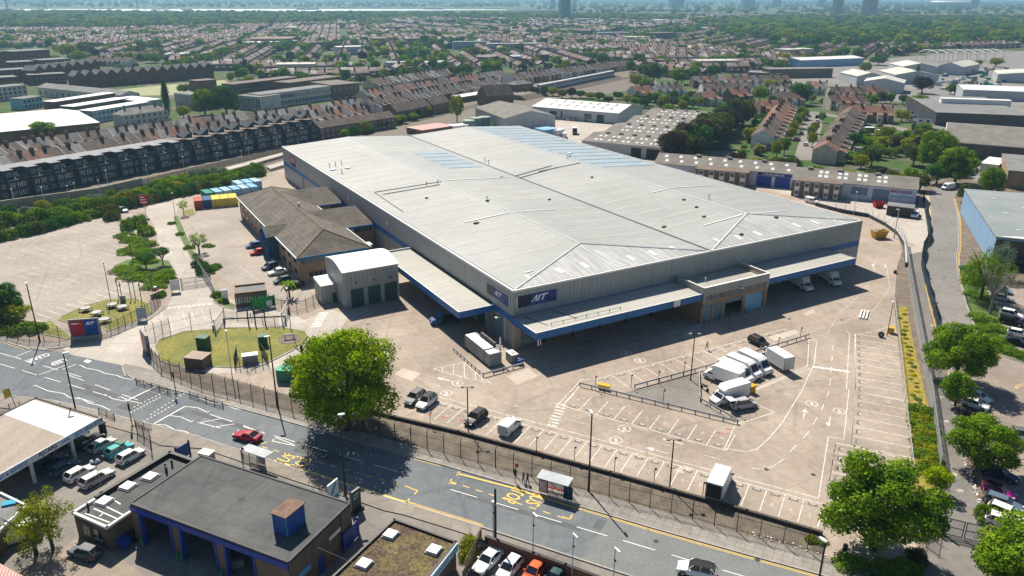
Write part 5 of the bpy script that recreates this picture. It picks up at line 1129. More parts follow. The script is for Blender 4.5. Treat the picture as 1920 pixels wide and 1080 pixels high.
# ================================================================ street furniture, fences, signs
def bld(name,label,cat,A,B,depth,h,wall,roof,kind='flat',rise=2.0,px=True,z=0.0,over=.25,rows=(),srows=(),parapet=0.0,trim=None,group=None,wmat=None,fmat=None,base=-.05,ridge='x',chim=0,lrows=()):
 """a building from its near base line A-B; rows are (z0, z1, count, width) of windows on the near wall, srows on the right end, lrows on the left"""
 A = G(*A) if px else Vector(A); B = G(*B) if px else Vector(B); w_ = (B - A).length; y = math.atan2(B.y - A.y,B.x - A.x)
 t = thing(name,label,cat,(A.x,A.y,z),y,group); wmat = wmat or GLASS
 if kind == 'gable':
  m = MB(); m.box(0,w_,0,depth,base,h); m.f.pop(1); m.m.pop(1); r = MB(); o = over
  if ridge == 'x':
   c = depth / 2; k = rise / c
   m.face([(w_,0,h),(w_,depth,h),(w_,c,h + rise)]).face([(0,depth,h),(0,0,h),(0,c,h + rise)])
   for s_ in (0,1):
    y0 = -o if s_ == 0 else depth + o; q = [(-o,y0,h - k * o),(w_ + o,y0,h - k * o),(w_ + o,c,h + rise),(-o,c,h + rise)]
    r.face([(a,b,e + .12) for a,b,e in (q if s_ == 0 else q[::-1])]).face([(a,b,e - .02) for a,b,e in (q[::-1] if s_ == 0 else q)])
    r.face([(-o,y0,h - k * o - .02),(w_ + o,y0,h - k * o - .02),(w_ + o,y0,h - k * o + .12),(-o,y0,h - k * o + .12)][::1 if s_ == 0 else -1])
   for x in (-o,w_ + o): r.face([(x,-o,h - k * o + .12),(x,c,h + rise + .12),(x,c,h + rise - .02),(x,-o,h - k * o - .02)]).face([(x,depth + o,h - k * o + .12),(x,c,h + rise + .12),(x,c,h + rise - .02),(x,depth + o,h - k * o - .02)])
  else:
   c = w_ / 2; k = rise / c
   m.face([(0,0,h),(w_,0,h),(c,0,h + rise)]).face([(w_,depth,h),(0,depth,h),(c,depth,h + rise)])
   for s_ in (0,1):
    x0 = -o if s_ == 0 else w_ + o; q = [(x0,depth + o,h - k * o),(x0,-o,h - k * o),(c,-o,h + rise),(c,depth + o,h + rise)]
    r.face([(a,b,e + .12) for a,b,e in (q if s_ == 0 else q[::-1])]).face([(a,b,e - .02) for a,b,e in (q[::-1] if s_ == 0 else q)])
   for yy in (-o,depth + o): r.face([(-o,yy,h - k * o + .12),(c,yy,h + rise + .12),(c,yy,h + rise - .02),(-o,yy,h - k * o - .02)]).face([(w_ + o,yy,h - k * o + .12),(c,yy,h + rise + .12),(c,yy,h + rise - .02),(w_ + o,yy,h - k * o - .02)])
 elif kind == 'hip':
  m = MB().box(0,w_,0,depth,base,h); r = MB(); o = over; c = depth / 2; e = min(c,w_ / 2 - .1)
  q = [(-o,-o),(w_ + o,-o),(w_ + o,depth + o),(-o,depth + o)]; a,b = (e,c,h + rise),(w_ - e,c,h + rise); z_ = h - .05
  P4 = [(x,yy,z_) for x,yy in q]; r.face([P4[0],P4[1],b,a]).face([P4[1],P4[2],b]).face([P4[2],P4[3],a,b]).face([P4[3],P4[0],a]).face(P4[::-1])
 else:
  m = MB().box(0,w_,0,depth,base,h + parapet); m.f.pop(1); m.m.pop(1)
  r = MB().box(.15 if parapet else -over,w_ - .15 if parapet else w_ + over,.15 if parapet else -over,depth - .15 if parapet else depth + over,h - .1,h + (.0 if parapet else .15))
  if parapet: m.box(.0,w_,.0,.14,h,h + parapet).box(.0,w_,depth - .14,depth,h,h + parapet)
 obj('wall',m,wall,t); obj('roof',r,roof,t)
 if trim:
  q = MB(); zt = h + parapet; q.box(-.08,w_ + .08,-.08,.16,zt,zt + .1).box(-.08,.16,.16,depth,zt,zt + .1).box(w_ - .16,w_ + .08,.16,depth,zt,zt + .1).box(-.08,w_ + .08,depth - .16,depth + .08,zt + .0,zt + .1); obj('roof_trim',q,trim,t)
 def win(lst,L_w,place):
  for (z0,z1,n,ww) in lst:
   cell = L_w / n; me = MB().box(-ww / 2,ww / 2,-.05,.02,0,z1 - z0).mesh('window',[wmat]); fm = None
   if fmat: fm = MB().box(-ww / 2 - .1,ww / 2 + .1,-.09,-.02,-.12,0).box(-.05,.05,-.08,-.055,0,z1 - z0).box(-ww / 2 - .1,-ww / 2,-.08,-.02,0,z1 - z0).box(ww / 2,ww / 2 + .1,-.08,-.02,0,z1 - z0).mesh('frame',[fmat])
   for i in range(n):
    p,yy = place((i + .5) * cell,z0); o_ = obj('window',me,None,t,p,yy)
    if fm: obj('frame',fm,None,o_)
 win(rows,w_,lambda s,z0: ((s,0,z0),0)); win(srows,depth,lambda s,z0: ((w_,s,z0),rad(90))); win(lrows,depth,lambda s,z0: ((0,s,z0),rad(-90)))
 for i in range(chim):
  x = w_ * (i + .5) / chim; c_ = obj('chimney',MB().cbox(x,depth / 2,h + rise - .6,.7,1.1,1.9),BRICKB,t); obj('chimney_pot',MB().tube((x,depth / 2 - .25,h + rise + 1.3),(x,depth / 2 - .25,h + rise + 1.65),.11).tube((x,depth / 2 + .25,h + rise + 1.3),(x,depth / 2 + .25,h + rise + 1.65),.11),TILE,c_)
 t['w'] = w_; return t
def fence(px,label,step=2.75,h=3.0,bar=.16,bw=.02,post=DARKM,bars=DARKM,name='security_fence',rails=(.3,2.2),pr=.045,world=False,crank=.35):
 P_ = [Vector(p) for p in px] if world else GG(px); t = thing(name,label,'fence',P_[0]); b0 = P_[0].copy(); loc = [p - b0 for p in P_]
 pm_ = MB().cbox(0,0,0,pr * 2,pr * 2,h,0)
 if crank: pm_.tube((0,0,h),(0,crank,h + crank),pr * .9,n=4)
 pm_ = pm_.mesh('post',[post])
 for p,y in resample(loc,step): obj('post',pm_,None,t,(p.x,p.y,0),y)
 rm = MB(); bm = MB()
 for a,b in zip(loc,loc[1:]):
  d = b - a; y = math.atan2(d.y,d.x)
  for z in rails: rm.cbox((a.x + b.x) / 2,(a.y + b.y) / 2,z,d.length,.04,.04,y)
 rm = obj('rail',rm,post,t); rm['kind'] = 'stuff'
 if bar:
  for p,y in resample(loc,bar): bm.cbox(p.x,p.y,.06,bw,.02,h - .15,y)
  o = obj('fence_bars',bm,bars,t); o['kind'] = 'stuff'
 return t
fence(FENCE,'long dark steel security fence between the pavement and the lorry yard')
fence([(272,660),(285,678),(303,696)],'short dark fence running from the entrance sign to the corner',2.0)
fence([(-120,604),(9,631),(49,641),(100,643),(132,640)],'dark steel fence between the shrubs and the pavement at the left edge',2.9)
fence([(192,632),(215,624),(250,606),(264,599)],'dark steel fence beside the picnic lawn and entrance road',1.8,h=2.6); fence([(264,598),(286,585),(301,568),(300,560)],'short dark fence behind the white sign on the picnic lawn',1.8,h=2.4)
fence([(276,640),(300,632),(320,625)],'short high dark fence at the left end of the oval lawn',1.6,h=3.2); fence([(320,625),(370,612),(400,606)],'sparse dark fence along the top of the oval lawn',4,h=2.8,bar=0)
fence([(445,668),(440,690),(470,695),(504,684),(490,664)],'small dark fence round the grey switch cabinet',1.5,h=2.0)
fence([(505,572),(525,580),(548,588),(575,580),(600,568)],'curved dark fence between the gatehouse and the shed',2.2,h=2.4)
fence([(420,597),(470,601),(524,612)],'low mesh fence along the top right of the oval lawn',3.0,h=1.8,crank=0)
fence([(372,505),(384,524),(398,545),(405,560)],'white post fence from the sliding gate to the gatehouse',1.8,h=2.3,post=STEEL,bars=STEEL,bar=.3)
fence([(1534,388),(1575,398),(1627,407),(1660,423),(1683,438),(1697,460)],'steel fence on top of the curved dark wall',3,h=2.4,post=STEEL,bars=STEEL,bar=0)
pal = fence([(1696,460),(1702,500),(1712,560),(1728,650),(1745,745),(1762,880)],'galvanised palisade fence between the yellow grass and the alley',2.75,h=2.4,bar=.15,bw=.075,post=STEEL,bars=STEEL,name='palisade_fence',crank=0,rails=(.4,2.0))
fence([(1675,562),(1682,620),(1688,673),(1697,760),(1703,810),(1712,890)],'thin fence of white pipes along the right edge of the yard',4.5,h=1.3,bar=0,post=STEEL,crank=0,rails=(.5,1.0,1.25),name='pipe_fence')
fence([(1757,905),(1752,940),(1744,985),(1735,1030)],'tall thin fence left of the blue alley gate',2.2,h=2.6)
fence([(1806,800),(1820,850),(1838,905),(1845,950)],'low broken timber fence along the retail car park',2.2,h=1.1,post=WOOD,bars=WOOD,bar=.4,bw=.2,crank=0,rails=(.9,))
fence([(256,719),(322,740)],'pedestrian guard railing left of the upper traffic light',1.9,h=1.1,bar=.14,crank=0,rails=(.15,1.05),name='pedestrian_railing')
fence([(356,744),(420,765)],'pedestrian guard railing right of the upper traffic light',1.9,h=1.1,bar=.14,crank=0,rails=(.15,1.05),name='pedestrian_railing')
fence([(186,776),(217,788)],'pedestrian guard railing left of the lower traffic light',1.9,h=1.1,bar=.14,crank=0,rails=(.15,1.05),name='pedestrian_railing')
fence([(254,798),(286,808)],'pedestrian guard railing right of the lower traffic light',1.9,h=1.1,bar=.14,crank=0,rails=(.15,1.05),name='pedestrian_railing')
fence([(258,815),(284,831),(286,858)],'tall mesh fence at the end of the dealer forecourt',1.9,h=2.4,crank=0); fence([(0,778),(25,768),(60,762)],'short railing behind the yellow flag',1.5,h=1.3,crank=0)
# dark sheeted fence between alley and access road
P_ = GG([(1730,372),(1738,420),(1741,448),(1730,467),(1727,498),(1734,529),(1744,565),(1756,612),(1775,665)]); t = thing('sheeted_fence','dark sheeted fence sagging between the alley and the access road','fence',P_[0])
m = MB(); SH = mat('dark blue debris sheet',(.018,.04,.06),var=.4,scale=.6,fine=.2)
pts = [p - P_[0] for p in P_]; rs = resample(pts,.8)
for (a,_),(b,_) in zip(rs,rs[1:]): 
 oa,ob = math.sin(a.y * .9) * .05,math.sin(b.y * .9) * .05; ha,hb = 2.1 + .25 * math.sin(a.y * .5),2.1 + .25 * math.sin(b.y * .5)
 m.face([(a.x + oa,a.y,0),(b.x + ob,b.y,0),(b.x - ob,b.y,hb),(a.x - oa,a.y,ha)]).face([(a.x - oa + .05,a.y,ha),(b.x - ob + .05,b.y,hb),(b.x + ob + .05,b.y,0),(a.x + oa + .05,a.y,0)])
obj('sheet',m,SH,t); pm_ = MB().cbox(.1,0,0,.1,.1,2.3).mesh('post',[DARKM])
for p,y in resample(pts,3): obj('post',pm_,None,t,(p.x,p.y,0),y)
def wall_line(px,h,th,mm,label,cap=None,name='wall',world=False):
 P_ = [Vector(p) for p in px] if world else GG(px); t = thing(name,label,'wall',P_[0]); m = MB(); c = MB()
 for a,b in zip(P_,P_[1:]):
  a = a - P_[0]; b = b - P_[0]; d = b - a; y = math.atan2(d.y,d.x); m.cbox((a.x + b.x) / 2,(a.y + b.y) / 2,-.02,d.length + th * .9,th,h,y); c.cbox((a.x + b.x) / 2,(a.y + b.y) / 2,h - .02,d.length + th * .9,th + .1,.1,y)
 obj('wall_face',m,mm,t); obj('coping',c,cap or mm,t); return t
wall_line(WALL[2:],.45,.3,mat('dark retaining wall',(.07,.06,.05),fine=.2),'low dark retaining wall along the bottom of the bays')
wall_line([(1530,386),(1575,398),(1627,407),(1660,424),(1683,441),(1696,462),(1698,500)],1.1,.35,mat('black stained wall',(.05,.05,.045),fine=.25),'curved dark stained wall behind the yellow skip',STEEL)
wall_line([(912,1030),(1000,1062),(1060,1084),(1180,1130)],1.9,.3,BRICKR,'red brick wall with black railing boards beside the road at the bottom',DARKM)
wall_line([(285,560),(306,551)],1.0,.4,CONC,'low grey concrete wall beside the sliding gate')
wall_line([(-60,402),(0,393),(70,383),(180,368),(267,348)],2.6,.4,mat('stained concrete wall',(.30,.26,.20),col2=(.40,.36,.29),scale=.25,fine=.12),'long stained concrete wall along the railway at the left')
fence([(267,348),(330,332),(420,312),(480,298),(540,284)],'dark railway boundary fence below the black flats',2.6,h=2.2,bar=.2,bw=.12,crank=0)
# platforms and tracks
pv('platform',[(410,322),(470,306),(540,287),(545,291),(475,311),(416,327)],APRON,.9); pv('platform',[(500,316),(545,302),(550,308),(507,321)],APRON,.9); pv('platform',[(215,368),(250,359),(252,362),(218,371)],APRON,.7)
tm = MB()
for off in (0,1.5,4.2,5.7):
 pp = offset(GG([(-300,470),(0,398),(180,372),(300,348),(470,316),(540,296),(700,247),(850,212),(990,176),(1100,158),(1200,145)]),off)
 for a,b in zip(pp,pp[1:]): d = b - a; tm.cbox((a.x + b.x) / 2,(a.y + b.y) / 2,.05,d.length,.1,.12,math.atan2(d.y,d.x))
tr_ = struct('railway_track',tm,mat('rail steel',(.12,.09,.075),metal=.3))
# ------------------------------------------------ lamps
def lamp(top,H,label,kind='road',base=None,group='tall dark road lamp columns',arm=0,mm=DARKM,yaw=0):
 p = G(*base) if base else G(top[0],top[1],H); p.z = 0
 t = thing('lamp_post',label,'lamp post',(p.x,p.y,.1 if kind == 'road' else .01),yaw,group)
 if kind == 'road':
  obj('column',MB().tube((0,0,0),(0,0,H - .1),.13,.09,n=8).tube((0,0,0),(0,0,1.4),.17,n=8),mm,t); obj('lamp_head',MB().loft([[(x,-w_,H - .1),(x,w_,H - .1),(x,w_,H + .08),(x,-w_,H + .08)] for x,w_ in ((-.1,.12),(.3,.2),(.75,.14))]),HEADW,t)
 elif kind == 'twin':
  obj('column',MB().tube((0,0,0),(0,0,H),.11,.08,n=8),mm,t)
  for s in (-1,1): a = obj('arm',MB().tube((0,0,H),(s * .55,0,H + .12),.04,n=5),mm,t); obj('lamp_head',MB().cbox(s * .75,0,H,.5,.38,.22),GREYM,a)
 elif kind == 'slim':
  obj('column',MB().tube((0,0,0),(0,0,H),.08,.06,n=6),mm,t); obj('lamp_head',MB().cbox(0,.1,H,.3,.6,.12),HEADW,t)
 elif kind == 'bollard':
  obj('column',MB().tube((0,0,0),(0,0,H),.05,n=6),mm,t); obj('lamp_head',MB().cbox(.1,0,H - .05,.3,.2,.2),DARKM,t)
 return t
lamp((49.1,530.6),12,'tall dark lamp column on the pavement at the left edge',yaw=rad(-60)); lamp((118.5,663.5),12,'tall dark lamp column behind the dealer canopy roof',yaw=rad(30))
lamp((504.7,631.6),12,'tall dark lamp column left of the big tree',yaw=rad(200)); lamp((635,779),12,'tall dark lamp column in front of the big tree',yaw=rad(20)); lamp((1110,776),11.8,'tall dark lamp column right of the bus shelter',yaw=rad(100)); lamp((1548,1017),12,'dark lamp column cut off by the bottom edge of the photo',yaw=rad(120))
gl = 'slimmer lamp columns on the site'
lamp((191.7,502),9,'lamp column on the picnic lawn by the gate','slim',(208,566),gl); lamp((243,444),6.5,'lamp column on the edge of the staff car park hedge','slim',(249,490),gl); lamp((321.7,364),8,'lamp column at the top of the entrance road','slim',(330,413),gl)
lamp((428,633),9,'pale lamp column at the bottom edge of the oval lawn','slim',(436,711),gl,mm=STEEL); lamp((539,556),9,'lamp column between the palm and the white gate','slim',(546,622),gl)
lamp((876,736.5),7.4,'twin head lamp column beside the black parked car','twin',(877.8,808),gl); lamp((1262,837),7.4,'twin head lamp column between the lower bays','twin',(1255.5,914.8),gl); lamp((1300,633),8.6,'twin head lamp column near the hi-vis worker','twin',(1294.7,713),gl)
lamp((1674.3,566.5),7.1,'leaning looking lamp column beside the standing tyre','slim',(1663,630),gl); lamp((1684,394),8,'galvanised lamp column behind the yellow skip','road',(1676,447),gl,mm=STEEL,yaw=rad(150)); lamp((1600,370),7,'thin lamp column on the curved wall','slim',(1600,403),gl,mm=STEEL)
lamp((1744,522),2.2,'short post on the left kerb of the access road, upper one','bollard',(1741,540),gl); lamp((1756.5,567),2.6,'short post on the left kerb of the access road, lower one','bollard',(1752,590),gl)
gp_ = 'small light posts along the bays'
for i,(x,y,l) in enumerate(((1006,847,'first small light post from the bus shelter along the lower bays'),(1077,866,'second small light post along the lower bays, left of the tall lamp'),(1152,886,'small light post just right of the tall lamp column'),(1226,907,'small light post left of the twin head lamp'),(1317,934,'small light post just left of the white box lorry'),(807,799,'small light post below the white SUV'),
  (1116,730,'small light post at the left point of the guard rails'),(1183,727,'small light post above the yellow grit bin'),(1234,720,'small light post in the middle of the upper guard rail'),(1282,703,'small light post left of the twin head lamp by the worker'),(1243,757,'pale small light post on the dark triangle'),(1381,777,'small light post beside the silver people carrier'),(1425,671,'small light post behind the white vans'),(1458,655,'small light post near the right end of the upper guard rail'),(1500,636,'small light post at the end of the upper guard rail'))):
 lamp(None,2.3,l,'bollard',(x,y),gp_)
gm_ = 'white railway lamp posts'
for i,(x,y) in enumerate(((28,386),(84,382),(144,373),(131,379),(189,368),(203,348),(278,337),(346,320),(410,312),(468,302),(455,308),(521,287),(560,276),(605,262))):
 lamp(None,5.2,'%s white railway lamp post from the left along the railway' % nth(i),'slim',(x,y),gm_,mm=WHITE)
for x,y,h_,l in ((925,1024,6.4,'white security light pole left of the dark timber pole'),(999,1048,6.4,'white security light pole between the two white cars and the road'),(1072,1092,6.6,'white security light pole with a small camera at the bottom'),(1148,1120,6.6,'white security light pole at the bottom edge, right of the camera pole')):
 p = G(x,y); t = thing('security_light',l,'light pole',(p.x,p.y,0),rad(-60),'white security light poles'); obj('column',MB().tube((0,0,0),(0,0,h_),.06,n=6),STEEL,t); obj('lamp_head',MB().cbox(.35,0,h_,.9,.2,.12),HEADW,t); obj('camera',MB().cbox(.1,0,h_ - 1.6,.3,.15,.15),DARKM,t)
p = G(929,1030); t = thing('telegraph_pole','dark timber telegraph pole behind the parked cars at the bottom','pole',(p.x,p.y,0)); obj('pole',MB().tube((0,0,0),(0,0,8.6),.17,.13,n=8),DARKM,t)
p = G(197,949); t = thing('twin_light','thin pole with two round white lamps on the low workshop roof','light pole',(p.x,p.y,0)); obj('pole',MB().tube((0,0,3.2),(0,0,6.6),.04,n=5),STEEL,t); obj('lamp_head',MB().tube((-.5,0,6.6),(-.5,0,6.9),.28,.1,n=10).tube((.3,0,6.8),(.3,0,7.1),.28,.1,n=10),HEADW,t)
# traffic lights
for (x,y,yw,l) in ((330,738,120,'traffic light on the upper pavement by the crossing'),(248.5,800,-60,'traffic light on the lower pavement beside the dealer')):
 p = G(x,y); t = thing('traffic_light',l,'traffic light',(p.x,p.y,.1),rad(yw),'traffic lights at the crossing')
 obj('pole',MB().tube((0,0,0),(0,0,4.0),.07,n=6),DARKM,t)
 for dx in (-.28,.28):
  hd = obj('signal_head',MB().box(dx - .2,dx + .2,-.12,.12,2.9,4.1),DARKM,t)
  for k,c_ in enumerate((P['dgreen'],YEL,P['bred'])): obj('signal_lens',MB().tube((dx,-.13,3.12 + k * .36),(dx,-.16,3.12 + k * .36),.12,n=8),c_,hd)
 obj('push_button_box',MB().box(-.1,.1,-.16,-.06,1.0,1.3),YEL,t); obj('base',MB().cbox(0,0,0,.5,.5,.12),DARKM,t)
# bus shelters
def shelter(px,back,label,ads):
 A,B = G(*px[0]),G(*px[1]); u = (B - A).normalized(); t = thing('bus_shelter',label,'bus shelter',(A.x,A.y,.12),math.atan2(u.y,u.x),'bus shelters'); L = (B - A).length; s = back
 m = MB().loft([[(x,-.35 * s,2.45),(x,1.55 * s,2.6),(x,1.55 * s,2.7),(x,-.35 * s,2.55)] for x in (-.15,L + .15)]); obj('roof',m,mat('pale grey shelter roof',(.42,.46,.48),fine=.03),t)
 for x in (0,L * .33,L * .66,L): obj('post',MB().cbox(x,1.4 * s,0,.08,.08,2.55),GREYM,t)
 gm = mat('shelter glass',(.35,.42,.45),rough=.1,var=.05,fine=0); gm.node_tree.nodes['Principled BSDF'].inputs['Alpha'].default_value = .35
 for k in range(3): obj('glass_panel',MB().box(L * k / 3 + .06,L * (k + 1) / 3 - .06,1.38 * s,1.42 * s,.3,2.2),gm,t)
 obj('bench',MB().box(.8,L - 1.0,.95 * s,1.2 * s,.5,.56) if s > 0 else MB().box(.8,L - 1.0,-1.2,-.95,.5,.56),RED,t)
 for x,c_ in ads:
  a = obj('advert_panel',MB().box(x,x + 1.25,.0,.12,.25,2.2),DARKM,t); obj('poster',MB().box(x + .1,x + 1.15,-.03,-.005,.4,2.05),c_,a); obj('poster',MB().box(x + .1,x + 1.15,.125,.15,.4,2.05),c_,a)
 return t
PINK = mat('pink grey poster',(.50,.40,.42),var=.25,scale=1.5,fine=.1); DKP = mat('dark blue poster',(.02,.045,.08),var=.6,scale=1.2,fine=.2)
shelter(((1009,925),(1064,941)),1,'bus shelter with pale roof on the upper pavement, two advert panels',((.1,PINK),(3.6,DKP)))
shelter(((513,880),(469,865)),1,'bus shelter with pale roof on the lower pavement by the crimson car',((1.4,mat('white poster',(.5,.5,.5),fine=.1)),))
for x,y,l in ((966,905,'bus stop flag pole left of the waiting people'),(457,874,'bus stop flag pole beside the crimson car')):
 p = G(x,y); t = thing('bus_stop',l,'bus stop',(p.x,p.y,.12),rad(-26)); obj('pole',MB().tube((0,0,0),(0,0,3.0),.06,n=6),GREYM,t); obj('flag',MB().box(0,.45,-.03,.03,2.4,3.0),RED,t); obj('timetable',MB().box(-.2,.2,-.06,.06,1.0,2.0),DARKM,t)
# litter bins, bollards
for x,y,l in ((566,660,'black litter bin at the lawn corner near the big tree'),(1583,1037,'black post standing in the weeds near the right hand tree')): p = G(x,y); t = thing('litter_bin',l,'bin',p); obj('body',MB().tube((0,0,0),(0,0,1.2),.28,n=10),DARKM,t); obj('lid',MB().tube((0,0,1.2),(0,0,1.35),.3,.12,n=10),DARKM,t)
# entrance signs
sg = thing('entrance_sign','large red and blue sign board on the ground left of the entrance','sign',G(137,640,0),yaw_of(G(137,640),G(187,636)))
sw = (G(187,636) - G(137,640)).length
obj('frame',MB().box(-.3,sw + .3,.25,.6,.1,4.3).box(-.3,sw + .3,-.3,.25,0,1.0),GREYM,sg); obj('red_panel',MB().box(0,sw * .47,.14,.24,1.1,4.0),SIGNRED,sg); obj('blue_panel',MB().box(sw * .5,sw,.14,.24,1.1,4.0),mat('royal blue sign panel',(.01,.06,.28),fine=.02),sg)
m = MB(); logo_AIT(m,(sw * .56,.12,3.1),(1,0,0),(0,0,1),.62); obj('lettering',m,[WHM,LBL],sg)
m = MB(); m.box(sw * .06,sw * .3,.1,.135,3.4,3.6,0).box(sw * .34,sw * .40,.1,.135,3.3,3.65,1); obj('small_lettering',m,[WHM,YEL],sg)
sg = thing('entrance_sign','large sign board seen nearly edge on right of the entrance','sign',G(268,655,0),yaw_of(G(268,655),G(284,676))); obj('frame',MB().box(0,4.2,0,.5,0,4.2),GREYM,sg); obj('panel',MB().box(.2,4.0,-.06,0,1.1,4.0).box(2.2,4.0,-.07,-.06,1.1,4.0,1),[SIGNRED,NAVY],sg)
sg = thing('notice_board','white notice board on the picnic lawn beside the dark fence','sign',G(258,602,.1),rad(15)); obj('panel',MB().box(0,1.9,0,.08,.5,2.8),mat('pale blue-grey board',(.30,.38,.43),fine=.04),sg); obj('post',MB().box(.05,.15,.08,.18,0,.5).box(1.7,1.8,.08,.18,0,.5),DARKM,sg)
sg = thing('notice_board','white directory sign beside the sliding gate','sign',G(321,549,0),rad(20)); obj('panel',MB().box(0,2.0,0,.08,.5,2.9),WHITE,sg); obj('post',MB().box(.05,.15,.08,.18,0,.5).box(1.7,1.8,.08,.18,0,.5),DARKM,sg)
sg = thing('tall_sign','tall red and white sign on a pole beside the hedge','sign',G(274,405,0),rad(10)); obj('pole',MB().tube((0,0,0),(0,0,4),.09),STEEL,sg); obj('panel',MB().box(-1.1,1.1,-.06,.06,3.6,6.4),SIGNRED,sg)
m = MB()
for k in range(3): m.box(-.9,.9 - .3 * k,-.09,-.065,4.1 + k * .75,4.35 + k * .75)
obj('lettering',m,WHM,sg)
# gates and barriers
def gate(px,h,label,mm=DARKM,bar=.14,leaves=2,bw=.035):
 A,B = G(*px[0]),G(*px[1]); L = (B - A).length; t = thing('gate',label,'gate',A,yaw_of(A,B))
 for k in range(leaves):
  a,b = L * k / leaves + .06,L * (k + 1) / leaves - .06; f_ = obj('gate_leaf',MB().box(a,b,-.04,.04,.12,.22).box(a,b,-.04,.04,h - .1,h).box(a,b,-.04,.04,h * .5,h * .5 + .09).box(a,a + .1,-.04,.04,.1,h).box(b - .1,b,-.04,.04,.1,h),mm,t)
  q = MB(); x = a + .15
  while x < b - .1: q.box(x,x + bw,-.02,.02,.2,h - .08); x += bar
  q_ = obj('bars',q,mm,f_); q_['kind'] = 'stuff'
 obj('gate_post',MB().cbox(-.1,0,0,.2,.2,h + .3).cbox(L + .1,0,0,.2,.2,h + .3),mm,t); return t
gate(((342,540),(395,532)),2.2,'grey sliding gate across the entrance road',GREYM); gate(((1748,996),(1766,1001)),2.3,'narrow dark blue side gate at the alley',P['navy'],leaves=1); gate(((1768,1002),(1842,1020)),2.5,'wide dark blue double gate across the alley',P['navy'])
gate(((647,1035),(672,1005)),2.4,'dark blue gate between the garage and the mossy roofed building',BLUE,bar=.16,bw=.12,leaves=1)
for a,b,l in (((421,600),(404,624),'white lattice barrier gate at the left of the lane'),((530,610),(541,585),'white lattice barrier gate at the right of the lane')): gate((a,b),2.6,l,WHITE,bar=.4,leaves=1)
bt = thing('height_barrier','dark horizontal height barrier across the lane above the oval lawn','barrier',G(421,612),yaw_of(G(421,612),G(537,607))); L_b = (G(421,612) - G(537,607)).length
obj('beam',MB().box(0,L_b,-.1,.1,1.5,1.75),DARKM,bt)
for f_ in (0,.39,.5,.66,.99): obj('post',MB().cbox(L_b * f_,0,0,.22,.22,1.7 if f_ in (0,.99) else 3.6),DARKM,bt)
for x,y,l in ((402,620,'small red barrier post at the lane entrance'),(541,586,'small red barrier post under the lamp by the palm'),(292,548,'small red post beside the low concrete wall')): p = G(x,y); t = thing('barrier_post',l,'post',p); obj('body',MB().cbox(0,0,0,.5,.5,1.1),RED,t); obj('cap',MB().cbox(0,0,1.1,.6,.6,.25),WHITE,t)
for i,(x,y) in enumerate(((223,558),(230,566),(246,560),(254,559),(266,566),(286,545))): p = G(x,y); t = thing('gate_pole','%s thin dark pole from the left near the entrance gate' % nth(i),'pole',p,group='thin dark poles near the gate'); obj('pole',MB().tube((0,0,0),(0,0,4.6),.08,n=6),DARKM,t); obj('bracket',MB().cbox(0,0,3.6,.3,.3,.4),GREYM,t)
obj('kiosk_body',MB().box(0,1.0,0,.7,0,1.5),GREYM,thing('ticket_machine','grey ticket machine beside the gate poles','machine',G(226,568,.1),.3))
# picnic tables
tops = MB().tube((0,0,.7),(0,0,.78),.75,n=12).mesh('table_top',[mat('grey plastic top',(.42,.43,.43),fine=.05)]); st_ = MB()
legm = MB().tube((0,0,0),(0,0,.7),.1,n=6).mesh('leg',[DARKM]); seatm = MB().box(-.5,.5,1.0,1.3,.4,.48).box(-.05,.05,.2,1.0,.36,.42).mesh('seat',[mat('dark recycled plastic',(.05,.05,.055))])
for i,(x,y,l) in enumerate(((161,583,'picnic table nearest the staff car park'),(182,591,'picnic table in the middle of the lawn'),(211,576,'picnic table by the gate poles'),(230,580,'picnic table nearest the entrance road'),(196,604,'picnic table partly behind the red and blue sign'))):
 t = thing('picnic_table',l,'picnic table',G(x,y,.11),i * .4,'picnic tables on the lawn'); o = obj('table_top',tops,None,t); o.scale = (1.3,1.3,1); obj('leg',legm,None,t)
 for k in range(4): s_ = obj('seat',seatm,None,t,(0,0,0),k * math.pi / 2 + .4)
# cycle hoops, cctv etc.
t = thing('cycle_stand','row of steel hoops beside the red hatchback','cycle stand',G(505,489,.02),rad(30)); hm = MB().tube((0,0,0),(0,0,.8),.03).tube((0,0,.8),(.8,0,.8),.03).tube((.8,0,.8),(.8,0,0),.03).mesh('hoop',[STEEL])
for k in range(5): obj('hoop',hm,None,t,(0,k * -.6,0))
t = thing('valve_assembly','white pipe assembly on a round gravel bed at the lawn tip','pipe',G(543,636,.12),.2); obj('gravel_bed',MB().tube((0,0,0),(0,0,.04),2.2,n=16),EARTH,t); obj('pipe',MB().tube((-1.1,0,.9),(1.1,.3,.8),.22).tube((-.8,0,0),(-.8,0,.9),.12).tube((.8,.2,0),(.8,.2,.8),.12),WHITE,t)
# rubbish along the alley
lm = MB()
for i in range(330):
 f_ = R.random(); x = 1775 + f_ * 78 + R.gauss(0,3) - (12 * math.sin(f_ * 3)); y = 690 + f_ * 290; p = G(x,y); s = R.uniform(.08,.3); lm.cbox(p.x,p.y,.02,s,s * R.uniform(.4,1),s * .4,R.uniform(0,3),i % 3)
for i in range(120): x = R.uniform(1400,1560); p = G(x,960 + (x - 1360) * .27 + R.uniform(25,42)); s = R.uniform(.06,.2); lm.cbox(p.x,p.y,.02,s,s,s * .4,R.uniform(0,3),i % 3)
stuff('litter',lm,[WHITE,mat('pale litter',(.45,.42,.38)),WOOD],'scattered litter and rubble along the alley edge and the verge')
